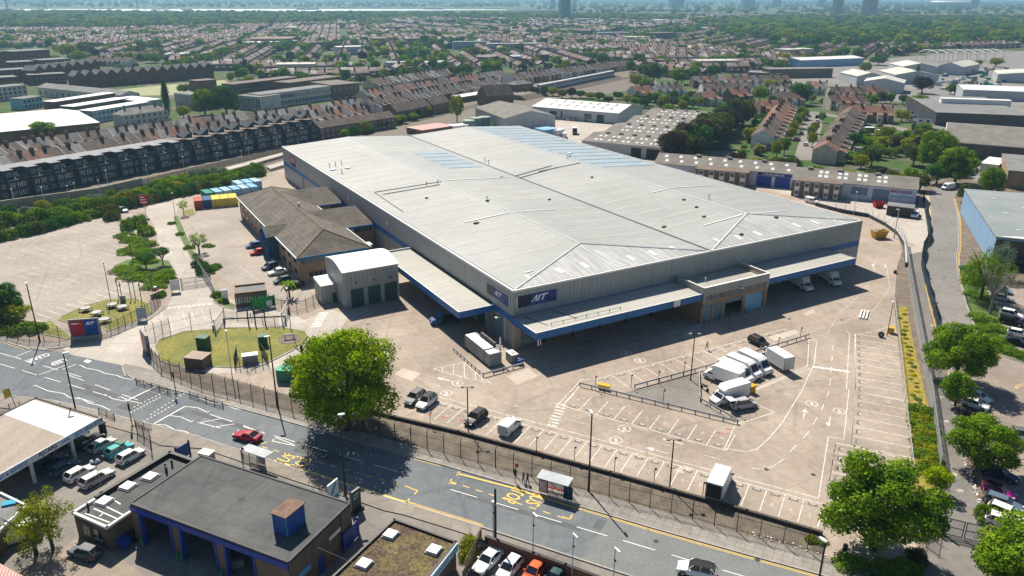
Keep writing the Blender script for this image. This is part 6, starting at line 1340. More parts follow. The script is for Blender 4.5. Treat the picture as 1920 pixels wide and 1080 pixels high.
# ================================================================ foreground buildings
def roofpoly(px,z): return [G(x,y,z) for x,y in px]
def poly_building(name,label,cat,px,z,wall,roof,edge=None,eh=.25,par=.0):
 q = roofpoly(px,z); o = q[0].copy(); o.z = 0; t = thing(name,label,cat,o); L = [(p.x - o.x,p.y - o.y) for p in q]
 a = sum(L[i][0] * L[(i + 1) % len(L)][1] - L[(i + 1) % len(L)][0] * L[i][1] for i in range(len(L)))
 if a < 0: L = L[::-1]
 m = MB().prism(L,0,z - .02,bottom=False); m.f.pop(); m.m.pop(); obj('wall',m,wall,t); obj('roof',MB().face([(x,y,z - .05) for x,y in L]),roof,t)
 if edge:
  e = MB()
  for i in range(len(L)):
   a_,b_ = Vector((*L[i],0)),Vector((*L[(i + 1) % len(L)],0)); d = b_ - a_; e.cbox((a_.x + b_.x) / 2,(a_.y + b_.y) / 2,z - .08,d.length + .24,.26,eh,math.atan2(d.y,d.x))
  obj('roof_edge',e,edge,t)
 return t,o
def local(o,px,z):
 p = G(px[0],px[1],z) - o; return p
# dealer canopy
CZ = 4.1
dc,o = None,None
q = roofpoly([(188.7,783),(67.4,745.6),(-170,860),(-110,952)],CZ + .6); q[3] = q[0] + (q[3] - q[0]); o = q[0].copy(); o.z = 0
dc = thing('dealer_canopy','big flat canopy with white lettered fascia over the used car forecourt','canopy',o)
L = [(p.x - o.x,p.y - o.y) for p in q]; obj('roof',MB().prism(L,CZ,CZ + .5),[mat('ribbed brown-grey canopy roof',(.30,.255,.21),col2=(.38,.33,.28),scale=.3,stretch=(1,.2,1,-.4),fine=.08)],dc)
A_,B_ = Vector((*L[3],0)),Vector((*L[0],0)); d = (B_ - A_); ln = d.length; u = d / ln; yw_ = math.atan2(u.y,u.x)
e = MB()
for i in (0,1,2): a_,b_ = Vector((*L[i],0)),Vector((*L[i + 1],0)); dd = b_ - a_; e.cbox((a_.x + b_.x) / 2,(a_.y + b_.y) / 2,CZ,dd.length + .3,.25,.62,math.atan2(dd.y,dd.x))
obj('roof_edge',e,DARKM,dc)
pq = [Vector((*L[i],0)) for i in range(4)]; f1 = pq[0] + (pq[1] - pq[0]) * .02; w1 = pq[1] - pq[0]; w2 = (pq[2] - pq[1]).normalized() * 5.2
obj('pale_roof_sheet',MB().face([tuple(v + Vector((0,0,CZ + .52))) for v in (pq[0] - u * .6 - u * 5,pq[0] - u * .6,pq[1] + w2 * .1,pq[1] + w2)]),WHITER,dc)
nrm = Vector((u.y,-u.x,0))
obj('fascia',MB().cbox(*((A_ + B_) / 2 + nrm * .08).to_2d(),CZ - .25,ln,.16,1.0,yw_),mat('white fascia board',(.62,.66,.70),fine=.02),dc)
BLT = mat('blue lettering',(.015,.16,.42),fine=0); BKT = mat('black lettering',(.01,.01,.015),fine=0)
def fas(px,txt,h,mm,name='lettering'):
 m = MB(); s = local(o,px,CZ + .25); s = Vector((s.x,s.y,0)); k = (s - A_).dot(u); p = A_ + u * k + nrm * .18; p.z = CZ - .25 + (1 - h) / 2
 text_mesh(m,txt,p,u,(0,0,1),h,0,.02,0,'c'); obj(name,m,mm,dc)
fas((163,799),'020 8805 5770',.55,BLT); fas((82,843),'AJCARS',.8,BKT); fas((116,825),'.com',.35,BLT); fas((12,884),'SALES & SERVICE',.5,BLT)
m = MB(); s = local(o,(138,813),CZ + .25); k = (Vector((s.x,s.y,0)) - A_).dot(u); p = A_ + u * k + nrm * .18
obj('phone_symbol',MB().cbox(p.x,p.y,CZ - .1,.5,.03,.7,yw_),mat('cyan symbol',(.10,.45,.62),fine=0),dc)
for x,y in ((141,859),(66,905),(-15,955)): p = G(x,y) - o; obj('post',MB().cbox(p.x,p.y,0,.35,.35,CZ,yw_),WHITE,dc)
for x,y in ((120,800),(40,840)): p = G(x,y) - o; obj('rear_post',MB().cbox(p.x,p.y,0,.3,.3,CZ,yw_),GREYM,dc)
fl = thing('flag','yellow flag on a pole behind the dealer canopy','flag',G(33,772),0); obj('pole',MB().tube((0,0,0),(-.5,0,4.2),.05),DARKM,fl)
obj('cloth',MB().loft([[(-.5 - x,.1 * math.sin(x * 4),z0),(-.5 - x,.1 * math.sin(x * 4) + .02,z0),(-.45 - x,.1 * math.sin(x * 4) + .02,z0 - 1.5),(-.45 - x,.1 * math.sin(x * 4),z0 - 1.5)] for x,z0 in ((0,4.2),(.3,4.1),(.6,4.0),(1.0,3.8))]),mat('yellow flag cloth',(.65,.48,.02),fine=.02),fl)
# low flat workshop annexe
t,o = poly_building('workshop_annexe','low brick workshop with dark felt roof and white edge beside the big garage','building',[(137.8,963.4),(319,853),(362,868),(249,957),(246,961),(201,991)],3.3,mat('weathered brown brick wall',(.13,.10,.075),var=.2,fine=.15),FELT)
e = MB(); pts = [local(o,p,3.3) for p in ((246,961),(201,991),(137.8,963.4),(182,936))]
for a_,b_ in zip(pts,pts[1:]): dd = b_ - a_; e.cbox((a_.x + b_.x) / 2,(a_.y + b_.y) / 2,3.28,dd.length + .3,.32,.3,math.atan2(dd.y,dd.x))
obj('roof_edge',e,WHITE,t)
e = MB(); pts = [local(o,p,3.3) for p in ((182,936),(319,853),(362,868))]
for a_,b_ in zip(pts,pts[1:]): dd = b_ - a_; e.cbox((a_.x + b_.x) / 2,(a_.y + b_.y) / 2,3.28,dd.length + .3,.5,.55,math.atan2(dd.y,dd.x))
obj('parapet',e,DARKM,t)
for x,y in ((196,941),(240,913),(282,895)): p = local(o,(x,y),3.3); r_ = obj('rooflight',MB().cbox(p.x,p.y,3.25,1.5,1.5,.35,rad(-20)),WHITER,t); obj('rooflight_kerb',MB().cbox(p.x,p.y,3.24,1.8,1.8,.16,rad(-20)),GREYM,r_)
for x,y in ((311,880),(313,886),(323,873),(166,955)): p = local(o,(x,y),3.3); obj('vent_pipe',MB().tube((p.x,p.y,3.2),(p.x,p.y,4.2),.14,n=7),DARKM,t)
e = MB()
for a_,b_ in (((160,962),(205,979)),((176,953),(219,972)),((190,945),(231,965)),((205,932),(226,945)),((186,968),(196,960))): p,q_ = local(o,a_,3.3),local(o,b_,3.3); strip(e,p,q_,.16,3.27)
obj('repair_strips',e,WHITE,t)
A_,B_ = local(o,(137.8,963.4),3.3),local(o,(201,991),3.3); dd = (B_ - A_); dd.z = 0; u2 = dd.normalized(); n2 = Vector((u2.y,-u2.x,0))
for f_ in (.34,.66): p = A_ + dd * f_; fr = obj('window',MB().cbox(p.x + n2.x * .03,p.y + n2.y * .03,1.1,1.2,.1,1.3,math.atan2(u2.y,u2.x)),GLASS,t); obj('frame',MB().cbox(p.x + n2.x * .07,p.y + n2.y * .07,1.0,1.4,.1,.12,math.atan2(u2.y,u2.x)).cbox(p.x + n2.x * .08,p.y + n2.y * .08,1.1,.08,.08,1.3,math.atan2(u2.y,u2.x)),WHITE,fr)
# big garage: open bays facing the camera side
GZ = 5.3
cn = [G(x,y,GZ) for x,y in ((244.7,944),(377.6,854.8),(655.4,943.8),(540.4,1054))]; o = cn[0].copy(); o.z = 0
gg = thing('garage','large garage workshop with dark flat roof, blue fascia and open bays','building',o); L = [Vector((p.x - o.x,p.y - o.y,0)) for p in cn]
GW = mat('brown garage brick',(.14,.105,.08),var=.15,scale=.4,fine=.12)
def wseg(mb,a,b,z0,z1,th=.3,m=0): dd = b - a; mb.cbox((a.x + b.x) / 2,(a.y + b.y) / 2,z0,dd.length,th,z1 - z0,math.atan2(dd.y,dd.x),m)
m = MB(); wseg(m,L[0],L[1],0,GZ - .2); wseg(m,L[1],L[2],0,GZ - .2); wseg(m,L[2],L[3],0,GZ - .2)
front = L[3] - L[0]; fu = front.normalized(); fl_ = front.length
for a,b in ((0,.06),(.27,.33),(.56,.62),(.80,1.0)): wseg(m,L[0] + front * a,L[0] + front * b,0,GZ - .9)
obj('wall',m,GW,gg); m = MB(); wseg(m,L[0] - fu * .1,L[3],GZ - .95,GZ - .2,.4); obj('blue_fascia',m,BLUE,gg)
m = MB().prism([(p.x,p.y) for p in L],GZ - .2,GZ); obj('roof',m,FELT,gg)
m = MB()
for i in range(4): a,b = L[i],L[(i + 1) % 4]; wseg(m,a,b,GZ - .1,GZ + .12,.25)
obj('roof_edge',m,mat('metal roof edge',(.10,.10,.10),fine=.05),gg)
for a in (.06,.27,.33,.56,.62,.8): m = MB(); wseg(m,L[0] + front * a - fu * .15,L[0] + front * a + fu * .15,0,GZ - .95,.5); obj('blue_door_frame',m,BLUE,gg)
inw = Vector((-fu.y,fu.x,0))
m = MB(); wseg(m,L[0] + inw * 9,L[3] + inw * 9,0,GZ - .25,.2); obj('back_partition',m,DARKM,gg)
for k in range(7): p = L[0] + front * (.1 + .1 * k) + inw * R.uniform(1.5,5); obj('tool_bench',MB().cbox(p.x,p.y,0,1.6,.7,1.0,R.uniform(0,2)),GREYM if k % 2 else WOOD,gg)
for a in (.06,.3,.33,.59): p = L[0] + front * a - inw * .5; obj('bollard',MB().tube((p.x,p.y,0),(p.x,p.y,1.1),.17,n=8),SKIPG,gg)
p = L[0] + front * .93 - inw * .17; f_ = obj('window',MB().cbox(p.x,p.y,1.2,1.4,.1,1.4,math.atan2(fu.y,fu.x)),GLASS,gg); obj('frame',MB().cbox(p.x - inw.x * .05,p.y - inw.y * .05,1.1,1.6,.1,.12,math.atan2(fu.y,fu.x)).cbox(p.x - inw.x * .06,p.y - inw.y * .06,1.2,.08,.08,1.4,math.atan2(fu.y,fu.x)),WHITE,f_)
# blue roof tower
p = G(544,989,GZ); tw_ = thing('roof_tower','bright blue box tower with rusty lid on the garage roof','roof tower',(p.x,p.y,GZ),yaw_of(G(537,1005,GZ),G(568,979,GZ)))
obj('body',MB().cbox(0,0,0,2.9,1.9,2.6),clad('blue tower sheet',(.012,.07,.32),(.02,.10,.40),pitch=.5),tw_); [obj('corner_trim',MB().cbox(a * 1.45,b * .95,0,.12,.12,2.6),mat('teal trim',(.02,.30,.33),fine=0),tw_) for a in (-1,1) for b in (-1,1)]; obj('lid',MB().cbox(0,0,2.6,3.3,2.3,.14),mat('rusty lid',(.17,.105,.075),var=.3,fine=.2),tw_)
# right wall details
rw = L[2] - L[3]; ru = rw.normalized(); rn = Vector((ru.y,-ru.x,0)); ry = math.atan2(ru.y,ru.x)
p = L[3] + rw * .45 + rn * .16; obj('side_door',MB().cbox(p.x,p.y,0,1.1,.08,2.3,ry),BLUE,gg); p = L[3] + rw * .7 + rn * .16; obj('wall_sign',MB().cbox(p.x,p.y,3.1,2.2,.06,.5,ry),WHITE,gg)
p = L[3] + rw * .2 + rn * .16; obj('blue_notice',MB().cbox(p.x,p.y,2.0,2.0,.06,.8,ry),mat('blue notice',(.12,.35,.6),fine=0),gg)
obj('cable',MB().tube((*(L[3] + rw * .35 + rn * .2).to_2d(),4.6),(*(L[3] + rw * .35 + rn * 7).to_2d(),3.9),.03,n=4),DARKM,gg)
# mossy roofed unit
t,o = poly_building('autocentre','low unit with mossy brown roof and white and blue lettered fascia at the bottom','building',[(739.6,976),(854.6,1018),(742,1160),(600,1106)],3.7,GW,MOSS,DARKM,.3)
for x,y in ((732.5,1004),(814,1033),(683,1059)): p = local(o,(x,y),3.7); r_ = obj('rooflight',MB().cbox(p.x,p.y,3.65,1.35,1.35,.4,rad(-25)),WHITE,t); obj('rooflight_kerb',MB().cbox(p.x,p.y,3.64,1.6,1.6,.2,rad(-25)),GREYM,r_)
A_,B_ = local(o,(742,1160),3.7),local(o,(854.6,1018),3.7); A_.z = B_.z = 0; dd = B_ - A_; u2 = dd.normalized(); n2 = Vector((u2.y,-u2.x,0)); yw_ = math.atan2(u2.y,u2.x); c_ = (A_ + B_) / 2 + n2 * .2
obj('fascia',MB().cbox(c_.x,c_.y,2.8,dd.length,.2,1.05,yw_),mat('white blue fascia',(.55,.64,.70),fine=.03),t)
m = MB(); p = B_ - u2 * 3.4 + n2 * .32; p.z = 3.02; text_mesh(m,'autocentres',p,u2,(0,0,1),.6,0,.02,0,'c'); obj('lettering',m,CYAN,t)
for k in range(3): p = B_ - u2 * (.3 + .35 * k) + n2 * .32; obj('blue_stripe',MB().cbox(p.x,p.y,2.82,.2,.04,1.0,yw_),CYAN,t)
# totem signs
sg = thing('totem_sign','white sign with blue-green slanted stripe behind the garage roof edge','sign',G(627,948,.1),rad(64)); obj('panel',MB().box(-1.0,1.0,-.1,.1,.4,3.6),WHITE,sg); obj('stripe',MB().face([(-.7,-.12,1.9),(-.2,-.12,1.9),(.7,-.12,3.3),(.2,-.12,3.3)]).box(-.9,.9,-.12,-.105,.9,1.5),CYAN,sg); obj('post',MB().box(-.8,-.6,-.08,.08,0,.4).box(.6,.8,-.08,.08,0,.4),GREYM,sg)
sg = thing('totem_sign','dark sign board with small white lettering on a base by the pavement','sign',G(668,957,.1),rad(58)); obj('panel',MB().box(-.8,.8,-.1,.1,.3,3.0),mat('dark green-grey board',(.06,.08,.08),fine=.05),sg); obj('frame',MB().box(-.88,-.8,-.12,.12,.3,3.1).box(.8,.88,-.12,.12,.3,3.1).box(-.88,.88,-.12,.12,3.0,3.1),GREYM,sg); obj('base',MB().box(-1.0,1.0,-.5,.5,0,.3),DARKM,sg)
m = MB()
for k,s_ in enumerate(('TYRES','MOT')): text_mesh(m,s_,(0,-.12,2.3 - k * .45),(1,0,0),(0,0,1),.28,0,.01)
obj('lettering',m,WHM,sg)
t = thing('blue_gate','small blue gate with tall posts between annexe and garage at the road','gate',G(345,860),rad(60)); obj('panel',MB().box(-1,1,-.05,.05,.2,2.2),BLUE,t); obj('post',MB().box(-1.2,-1.0,-.1,.1,0,2.5).box(1.0,1.2,-.1,.1,0,2.5),DARKM,t)
t = thing('ad_panel','white topped kiosk box on the pavement by the garage corner','kiosk',G(389,862,.1),rad(-20)); obj('body',MB().box(-.9,.9,-.6,.6,0,1.2),GREYM,t); obj('lid',MB().box(-1,1,-.7,.7,1.2,1.35),WHITE,t)
# timber fence and scrap by the wall, small sheds bottom left
fence([(868,1093),(890,1045),(903,1010)],'timber fence left of the white cars at the bottom',1.8,h=1.7,bar=.13,bw=.125,post=WOOD,bars=WOOD,crank=0,name='timber_fence')
t = thing('scrap_heap','heap of dark scrap and racks beside the telegraph pole','scrap',G(911,1028),.4)
for k in range(16): obj('scrap_piece',MB().tube((R.uniform(-1.3,1.3),R.uniform(-.8,.8),R.uniform(.1,1.2)),(R.uniform(-1.3,1.3),R.uniform(-.8,.8),R.uniform(.1,1.8)),R.uniform(.05,.14)),DARKM if k % 3 else GREYM,t)
t,o = poly_building('small_shed','small flat roofed shed with pale edge at the left edge below the dealer','shed',[(50,950),(0,926),(-80,1000),(-30,1030),(8,984 + 4)],2.9,GW,FELTG,WHITER,.35); p = local(o,(18,944),2.9); obj('roof_tarpaulin',MB().cbox(p.x,p.y,2.9,1.6,1.0,.2,.4),CYAN,t)
t = thing('pink_roofed_shed','shed roof of pink-red corrugated sheet in the bottom left corner','shed',G(-45,1135),rad(-28)); obj('wall',MB().box(-6,5.4,-4,3.4,0,2.2),GW,t); obj('roof',MB().face([(-6.2,-4.2,1.9),(5.6,-4.2,1.9),(5.6,3.6,2.6),(-6.2,3.6,2.6)]),clad('pink corrugated sheet',(.42,.20,.17),(.52,.28,.24),pitch=.5),t)
wheel_o = thing('waste_bin','bright blue waste bin against the brick annexe','bin',G(229,1022),rad(-35)); obj('body',MB().loft([[(-1,-.5,.1),(1,-.5,.1),(1,.5,.1),(-1,.5,.1)],[(-1.15,-.6,1.1),(1.15,-.6,1.1),(1.15,.6,1.1),(-1.15,.6,1.1)]]),BLUE,wheel_o); obj('lid',MB().box(-1.2,1.2,-.65,.65,1.1,1.2),BLUE,wheel_o)
t = thing('tyre_stack','pile of old tyres beside the blue waste bin','tyres',G(248,1012))
for k in range(9): obj('tyre',MB().tube((R.uniform(-.7,.7),R.uniform(-.6,.6),.02 + .24 * (k % 4)),(R.uniform(-.7,.7),R.uniform(-.6,.6),.24 + .24 * (k % 4)),.36,n=10),TYRE,t)
# gatehouse
A,B = G(443,577),G(503,570)
gh = bld('gatehouse','small brick gatehouse with flat dark roof beside the entrance gates','gatehouse',(443,577),(503,570),5.0,2.9,BRICKB,FELTG,parapet=.25,trim=BRICKY,rows=((1.1,2.2,4,1.0),),lrows=((1.1,2.2,2,1.2),),fmat=WHITE)
gnp = thing('green_screen','bright green mesh screen with a white notice in front of the gatehouse','screen',G(474,583),yaw_of(G(474,583),G(504,577))); obj('panel',MB().box(0,4.6,-.05,.0,.2,2.6),mat('green mesh screen',(.03,.26,.06),var=.2,fine=.2),gnp); obj('notice',MB().box(2.9,4.1,-.09,-.055,.4,1.6),WHITE,gnp); obj('post',MB().box(-.1,0,-.1,.1,0,2.8).box(4.6,4.7,-.1,.1,0,2.8),DARKM,gnp)
t = thing('site_hut','narrow white telephone hut left of the gatehouse','hut',G(423,564),.3); obj('body',MB().box(-.6,.6,-.6,.6,0,2.5),WHITE,t); obj('roof',MB().box(-.7,.7,-.7,.7,2.5,2.62),GREYM,t)
# ================================================================ buildings beyond the site
CREAM = roof_material('cream profiled roof',(.50,.50,.44),(.58,.58,.52),pitch=1.4)
WROOF = roof_material('white profiled roof',(.60,.61,.61),(.70,.71,.71),pitch=1.4)
BRM = mat('red brown brick',(.15,.062,.045),var=.15,fine=.1); TILED = tile_material('dark brown house tiles',(.085,.062,.05),(.13,.10,.085),1.2); TILEG = tile_material('grey slate tiles',(.10,.10,.105),(.16,.16,.165),1.2); TILER = tile_material('reddish house tiles',(.17,.085,.06),(.23,.125,.09),1.2); TILEP = tile_material('pale slate tiles',(.18,.175,.17),(.25,.245,.235),1.2)
sheet('sandy_yard',[(960,226),(1052,262),(1095,290),(1100,262),(1157,234),(1045,210),(1000,212)],.012,APRON)
sheet('industrial_yard',[(1590,196),(1600,165),(1440,152),(1470,128),(1640,112),(1760,100),(2100,90),(2200,330),(1840,345),(1740,300),(1745,245),(1700,190)],.009,DRIVE)
for i in range(60): x,y = R.uniform(1765,1890),R.uniform(128,172); p = G(x,y); t = thing('yard_stack','stacked goods in the yard by the arched frame, %s of the scattered stacks' % nth(i),'stack',p,R.uniform(0,3),'goods stacked in the yard by the arched frame'); obj('load',MB().box(0,R.uniform(2,6),0,R.uniform(1.5,2.5),.1,R.uniform(1.2,3)),(WHITE,GREYM,SKIPG,CLADL,WOOD,BLUE)[i % 6],t); obj('base',MB().box(0,2,0,1.5,0,.1),DARKM,t)
# black brick flats
fb = bld('black_brick_flats','long stepped row of black brick flats with white windows along the railway','flats',(-330,441),(598,259),11,5.9,BRICKD,mat('flat roof gravel brown',(.14,.10,.075),var=.2,fine=.15),rows=((.8,2.1,60,1.0),(3.5,4.8,60,1.0)),fmat=WHITE)
w_ = fb['w']; FR_ = mat('lilac grey flat roof',(.24,.25,.27),fine=.05)
for k in range(24):
 x0 = w_ * k / 24; rf = k < 15; b_ = obj('projecting_bay',MB().box(x0 + 2.2,x0 + w_ / 24 - 1.9,-1.5,-.1,0,5.95),BRICKD,fb)
 for z in (.9,3.6):
  for dx in (.8,3.0): q = x0 + 2.2 + dx; obj('bay_window',MB().box(q,q + 1.0,-1.56,-1.5,z,z + 1.4),GLASS,b_); obj('frame',MB().box(q - .12,q,-1.6,-1.52,z - .1,z + 1.5).box(q + 1,q + 1.12,-1.6,-1.52,z - .1,z + 1.5).box(q + .45,q + .55,-1.6,-1.565,z,z + 1.4),WHITE,b_)
 if k % 3 == 1: obj('awning',MB().box(x0 + 3,x0 + 5,-2.6,-1.62,2.6,2.7),(RENDERB,WHITE)[k % 2],b_)
 obj('upper_storey',MB().box(x0 + 2.4,x0 + w_ / 24 - 2.0,.9,10.8,5.9,8.7),BRICKD,fb)
 obj('upper_roof',MB().box(x0 + 2.3,x0 + w_ / 24 - 1.9,.8,10.9,8.7,8.85),FR_ if rf else MATS['flat roof gravel brown'],fb)
 obj('back_storey',MB().box(x0 - 2.0,x0 + 2.4,4.2,10.8,5.9,8.7),BRICKD,fb); obj('terrace_roof',MB().box(x0 - 1.9,x0 + 2.3,4.1,10.9,8.7,8.83),FR_ if rf else MATS['flat roof gravel brown'],fb)
 for dx in (3.6,5.6): wn = obj('window',MB().box(x0 + dx,x0 + dx + .95,.82,.9,6.6,7.9),GLASS,fb); obj('frame',MB().box(x0 + dx - .1,x0 + dx,.78,.88,6.5,8).box(x0 + dx + .95,x0 + dx + 1.05,.78,.88,6.5,8).box(x0 + dx + .43,x0 + dx + .52,.78,.88,6.5,8),WHITE,wn)
 obj('terrace_screen',MB().tube((x0 - 1.2,.3,7.0),(x0 + .6,3.2,6.1),.07),WHITE,fb); obj('balustrade',MB().box(x0 - 2.0,x0 + 2.4,.05,.2,5.9,6.9),BRICKD,fb)
 if not rf: obj('stair_head',MB().loft([[(x,5.5,8.8),(x,10,8.8),(x,10,10.0),(x,5.5,z_)] for x,z_ in ((x0 + 3,9.0),(x0 + 7,11.2))]),BRICKD,fb)
def plain(*a,**k): return bld(*a,**k)
WIN = ((.9,2.3,14,1.6),(3.7,5.1,14,1.6))
plain('white_roofed_depot','very large depot with gleaming white roof behind the terraces at the left edge','depot',(-260,300),(190,252),62,5.5,BRICKB,WROOF,'gable',2.2)
plain('office_block','pale blue two storey block with white flat roof, nearest of the pale finger blocks','building',(177,231),(283,212),9,6,RENDERB,WROOF,rows=WIN,wmat=GLASSB); plain('office_block','brown and white two storey block, middle of the finger blocks','building',(143,224),(245,206),9,6.5,BRICKB,WROOF,rows=WIN)
plain('office_block','brown and white block with white roof, third of the finger blocks','building',(107,216),(220,197),8,7,BRICKB,WROOF,rows=WIN); plain('small_block','small bright blue block left of the finger blocks','building',(47,206),(82,200),9,6,RENDERB,FELTG,rows=((.9,2.3,5,1.4),(3.7,5,5,1.4)))
plain('long_shed','long grey roofed shed sloping down behind the finger blocks','shed',(72,180),(228,197),13,5.5,RENDER,FELTG,'gable',2,rows=((1,3.5,14,1.8),)); plain('white_office','white three storey office at the left edge beyond the depot','building',(-30,193),(54,184),12,8,RENDER,FELTG,rows=((.9,2.2,9,1.3),(3.4,4.8,9,1.3),(6,7.2,9,1.3)))
plain('grey_warehouse','pale roofed warehouse left of the tall poplar','warehouse',(270,211),(306,206),26,6,CLADL,WROOF); plain('slate_houses','short pale slate roofed block between the blue block and the terraces','building',(234,238),(318,226),9,5.6,RENDER,TILEP,'hip',2.6,rows=((.9,2.2,8,1.1),(3.6,4.8,8,1.1)),chim=3)
for i,(a,b,d_,h_) in enumerate((((-25,141),(16,137),14,17),((22,136),(70,133),16,8),((30,128),(98,123),18,14),((80,134),(136,130),16,9),((58,160),(126,156),12,7),((-20,158),(60,152),14,9),((-25,172),(37,168),14,8.5))):
 plain('brick_flats',['tall red brown flats with balconies at the top left edge','low red brown flats with a mossy roof','tall wide red brown flats behind the mossy roof','red brown flats nearest the round yellow-green trees','low red brown flats with a row of narrow windows','long red brown flats behind the white office','red brown flats at the left edge above the white office'][i],'flats',a,b,d_,h_,BRM,FELTG,rows=tuple((z,z + 1.6,8,1.0) for z in ([1,4,7,10,13][:int(h_ / 3)])),fmat=RENDER,group='red brown brick flats')
def gables(a,b,n,h,rise,d_,lab,grp):
 A,B = G(*a),G(*b)
 for i in range(n): bld('gabled_townhouse','%s from the left in the %s' % (nth(i),lab),'house',tuple(A + (B - A) * i / n),tuple(A + (B - A) * (i + 1) / n),d_,h,BRM,TILEG,'gable',rise,px=False,over=0,ridge='y',rows=((1,2.6,2,1.1),(4,5.6,2,1.1)),group=grp)
gables((143,167),(402,146),14,8.2,3.4,11,'front saw-tooth row of dark townhouses','saw-tooth townhouses'); gables((70,157),(190,140),7,9,3.4,11,'rear saw-tooth row behind the dark townhouses','saw-tooth townhouses rear')
sheet('school_field',[(205,170),(300,160),(420,150),(445,165),(330,178),(240,180)],.012,mat('pale sports pitch',(.22,.24,.11),col2=(.28,.30,.15),scale=.2))
WP_ = ((1,3.2,20,2.2),(4.6,6.8,20,2.2)); PANEL = mat('white school panels',(.50,.52,.54),fine=.06)
for a,b,d_,h_,wm,l,rw_ in (((330,201),(374,207),14,8,PANEL,'left wing of the school with tall dark windows',((.8,7.2,12,1.4),)),((376,198),(411,194),9,14,BRICKB,'square brown brick school tower',((3,6,2,1),)),((447,204),(490,208),16,7.5,PANEL,'white framed end wing of the school by the big tree',((.8,6.6,9,1.2),)),
  ((492,205),(622,186),12,8,PANEL,'long white panelled front range of the school',WP_),((624,186),(675,181),26,8.5,BRICKB,'brick end block of the school nearest the warehouse',((1.5,3,5,1.5),(5,6.5,5,1.5))),((440,181),(560,165),11,7.5,BRICKB,'rear range of the school behind the courtyard',WP_),((545,176),(640,162),14,7,BRICKB,'brown roofed hall in the middle of the school',())):
 bld('school_block',l,'school',a,b,d_,h_,wm,FELTG if wm is PANEL else mat('brown flat roof',(.13,.10,.085)),rows=rw_,wmat=GLASSB if wm is PANEL else GLASS,trim=WHITE,group='school buildings')
plain('low_flats','long low brick flats with brown ridge roof right of the black flats','flats',(602,262),(742,239),9,5.2,BRICKB,TILED,'gable',2.4,rows=((.9,2.1,16,1.0),(3.5,4.7,16,1.0)),fmat=WHITE)
plain('dormer_houses','brick terrace with a row of dark dormers beside the railway trees','houses',(746,229),(808,216),9,5.2,BRICKB,TILED,'gable',3.2,rows=((3.5,5.6,7,1.4),),fmat=WHITE); plain('dormer_houses','shorter brick terrace with dormers right of the longer one','houses',(812,215),(845,208),9,5.2,BRICKB,TILED,'gable',3.2,rows=((3.5,5.6,4,1.4),),fmat=WHITE)
plain('brick_hall','tall steep roofed brick building with two dormers by the railway','building',(914,200),(963,196),12,6,BRICKB,TILED,'gable',5.5,rows=((1,2.4,5,1.2),)); plain('low_white_roof','low white flat roof left of the steep brick building','building',(868,192),(914,184),9,3.2,BRICKB,WROOF); plain('grey_hipped_hut','small dark roofed building by the station','building',(965,172),(1000,168),10,4.5,BRICKB,TILEG,'hip',2)
for i,(x,y) in enumerate(((879,243),(893,238),(908,236))): p = G(x,y); t = thing('storage_tank','%s round pale green tank from the left behind the warehouse' % nth(i),'tank',p,group='round green tanks'); obj('shell',MB().tube((0,0,0),(0,0,4.6),3.0,n=20),mat('pale green tank',(.16,.28,.27),fine=.06),t); obj('top',MB().tube((0,0,4.6),(0,0,4.9),3.05,.3,n=20),mat('tank top',(.30,.36,.33),fine=.06),t)
plain('site_cabin','small white cabin beside the green tanks','cabin',(851,249),(879,246),6,3,WHITE,WROOF); plain('pink_roof_shed','shed with pink-red roof just behind the warehouse','shed',(792,256),(852,247),12,2.8,BRICKB,MATS['pink corrugated sheet'])
plain('steel_shed','blue-grey steel shed with grey ridge roof behind the far corner of the warehouse','shed',(946,244),(1041,238),42,5.5,CL_PALE,ASB,'gable',3,ridge='y'); plain('blue_unit','bright blue steel box unit beside the steel shed','unit',(1020,259),(1044,256),7,3.6,CB,CB); plain('white_box','white box trailer bodies beside the blue unit','trailer',(1044,258),(1058,255),8,3.2,WHITE,WHITE)
t = plain('long_white_unit','long white roofed industrial unit with dark doors at the end of the sandy yard','unit',(997,219),(1159,233),34,5.5,CLADL,WROOF,'gable',2.5)
for i,(f_,c_) in enumerate(((.22,DGREEN),(.62,GLASS),(.76,DGREEN))): obj('loading_door',MB().box(t['w'] * f_,t['w'] * f_ + 4,-.1,-.02,0,4),c_,t)
for i in range(8):
 for s_ in (.28,.66): obj('rooflight',MB().box(t['w'] * (.15 + i * .1),t['w'] * (.15 + i * .1) + 2,0,0,0,0) if 0 else MB().face([(t['w'] * (.15 + i * .1) + a,17 * s_ + b,5.5 + 2.5 * (17 * s_ + b) / 17 + .15) for a,b in ((0,0),(1.6,0),(1.6,4),(0,4))]),GREYM,t)
for a,b,l,c_ in (((1052,224),(1075,223),'dark blue curtain sided trailer parked at the white unit',BLUE),((1088,225),(1104,226),'black trailer backed to a dark door of the white unit',DARKM)): t = bld('trailer',l,'trailer',a,b,12,4.0,c_,c_,base=1.0); obj('wheel',MB().tube((.3,1,.5),(.3,3,.5),.5),TYRE,t)
A,B = G(1090,286),G(1247,301); d0 = (G(1192,196,5) - G(1090,262,5)).length * .93; uu = (B - A).normalized(); vv = Vector((-uu.y,uu.x,0)); bw_ = (B - A).length
big = thing('rooflit_factory','factory with four grey ridges dotted with white rooflights','factory',A,math.atan2(uu.y,uu.x)); m = MB().box(0,bw_,0,d0,0,5); m.f.pop(1); m.m.pop(1); obj('wall',m,CLADL,big)
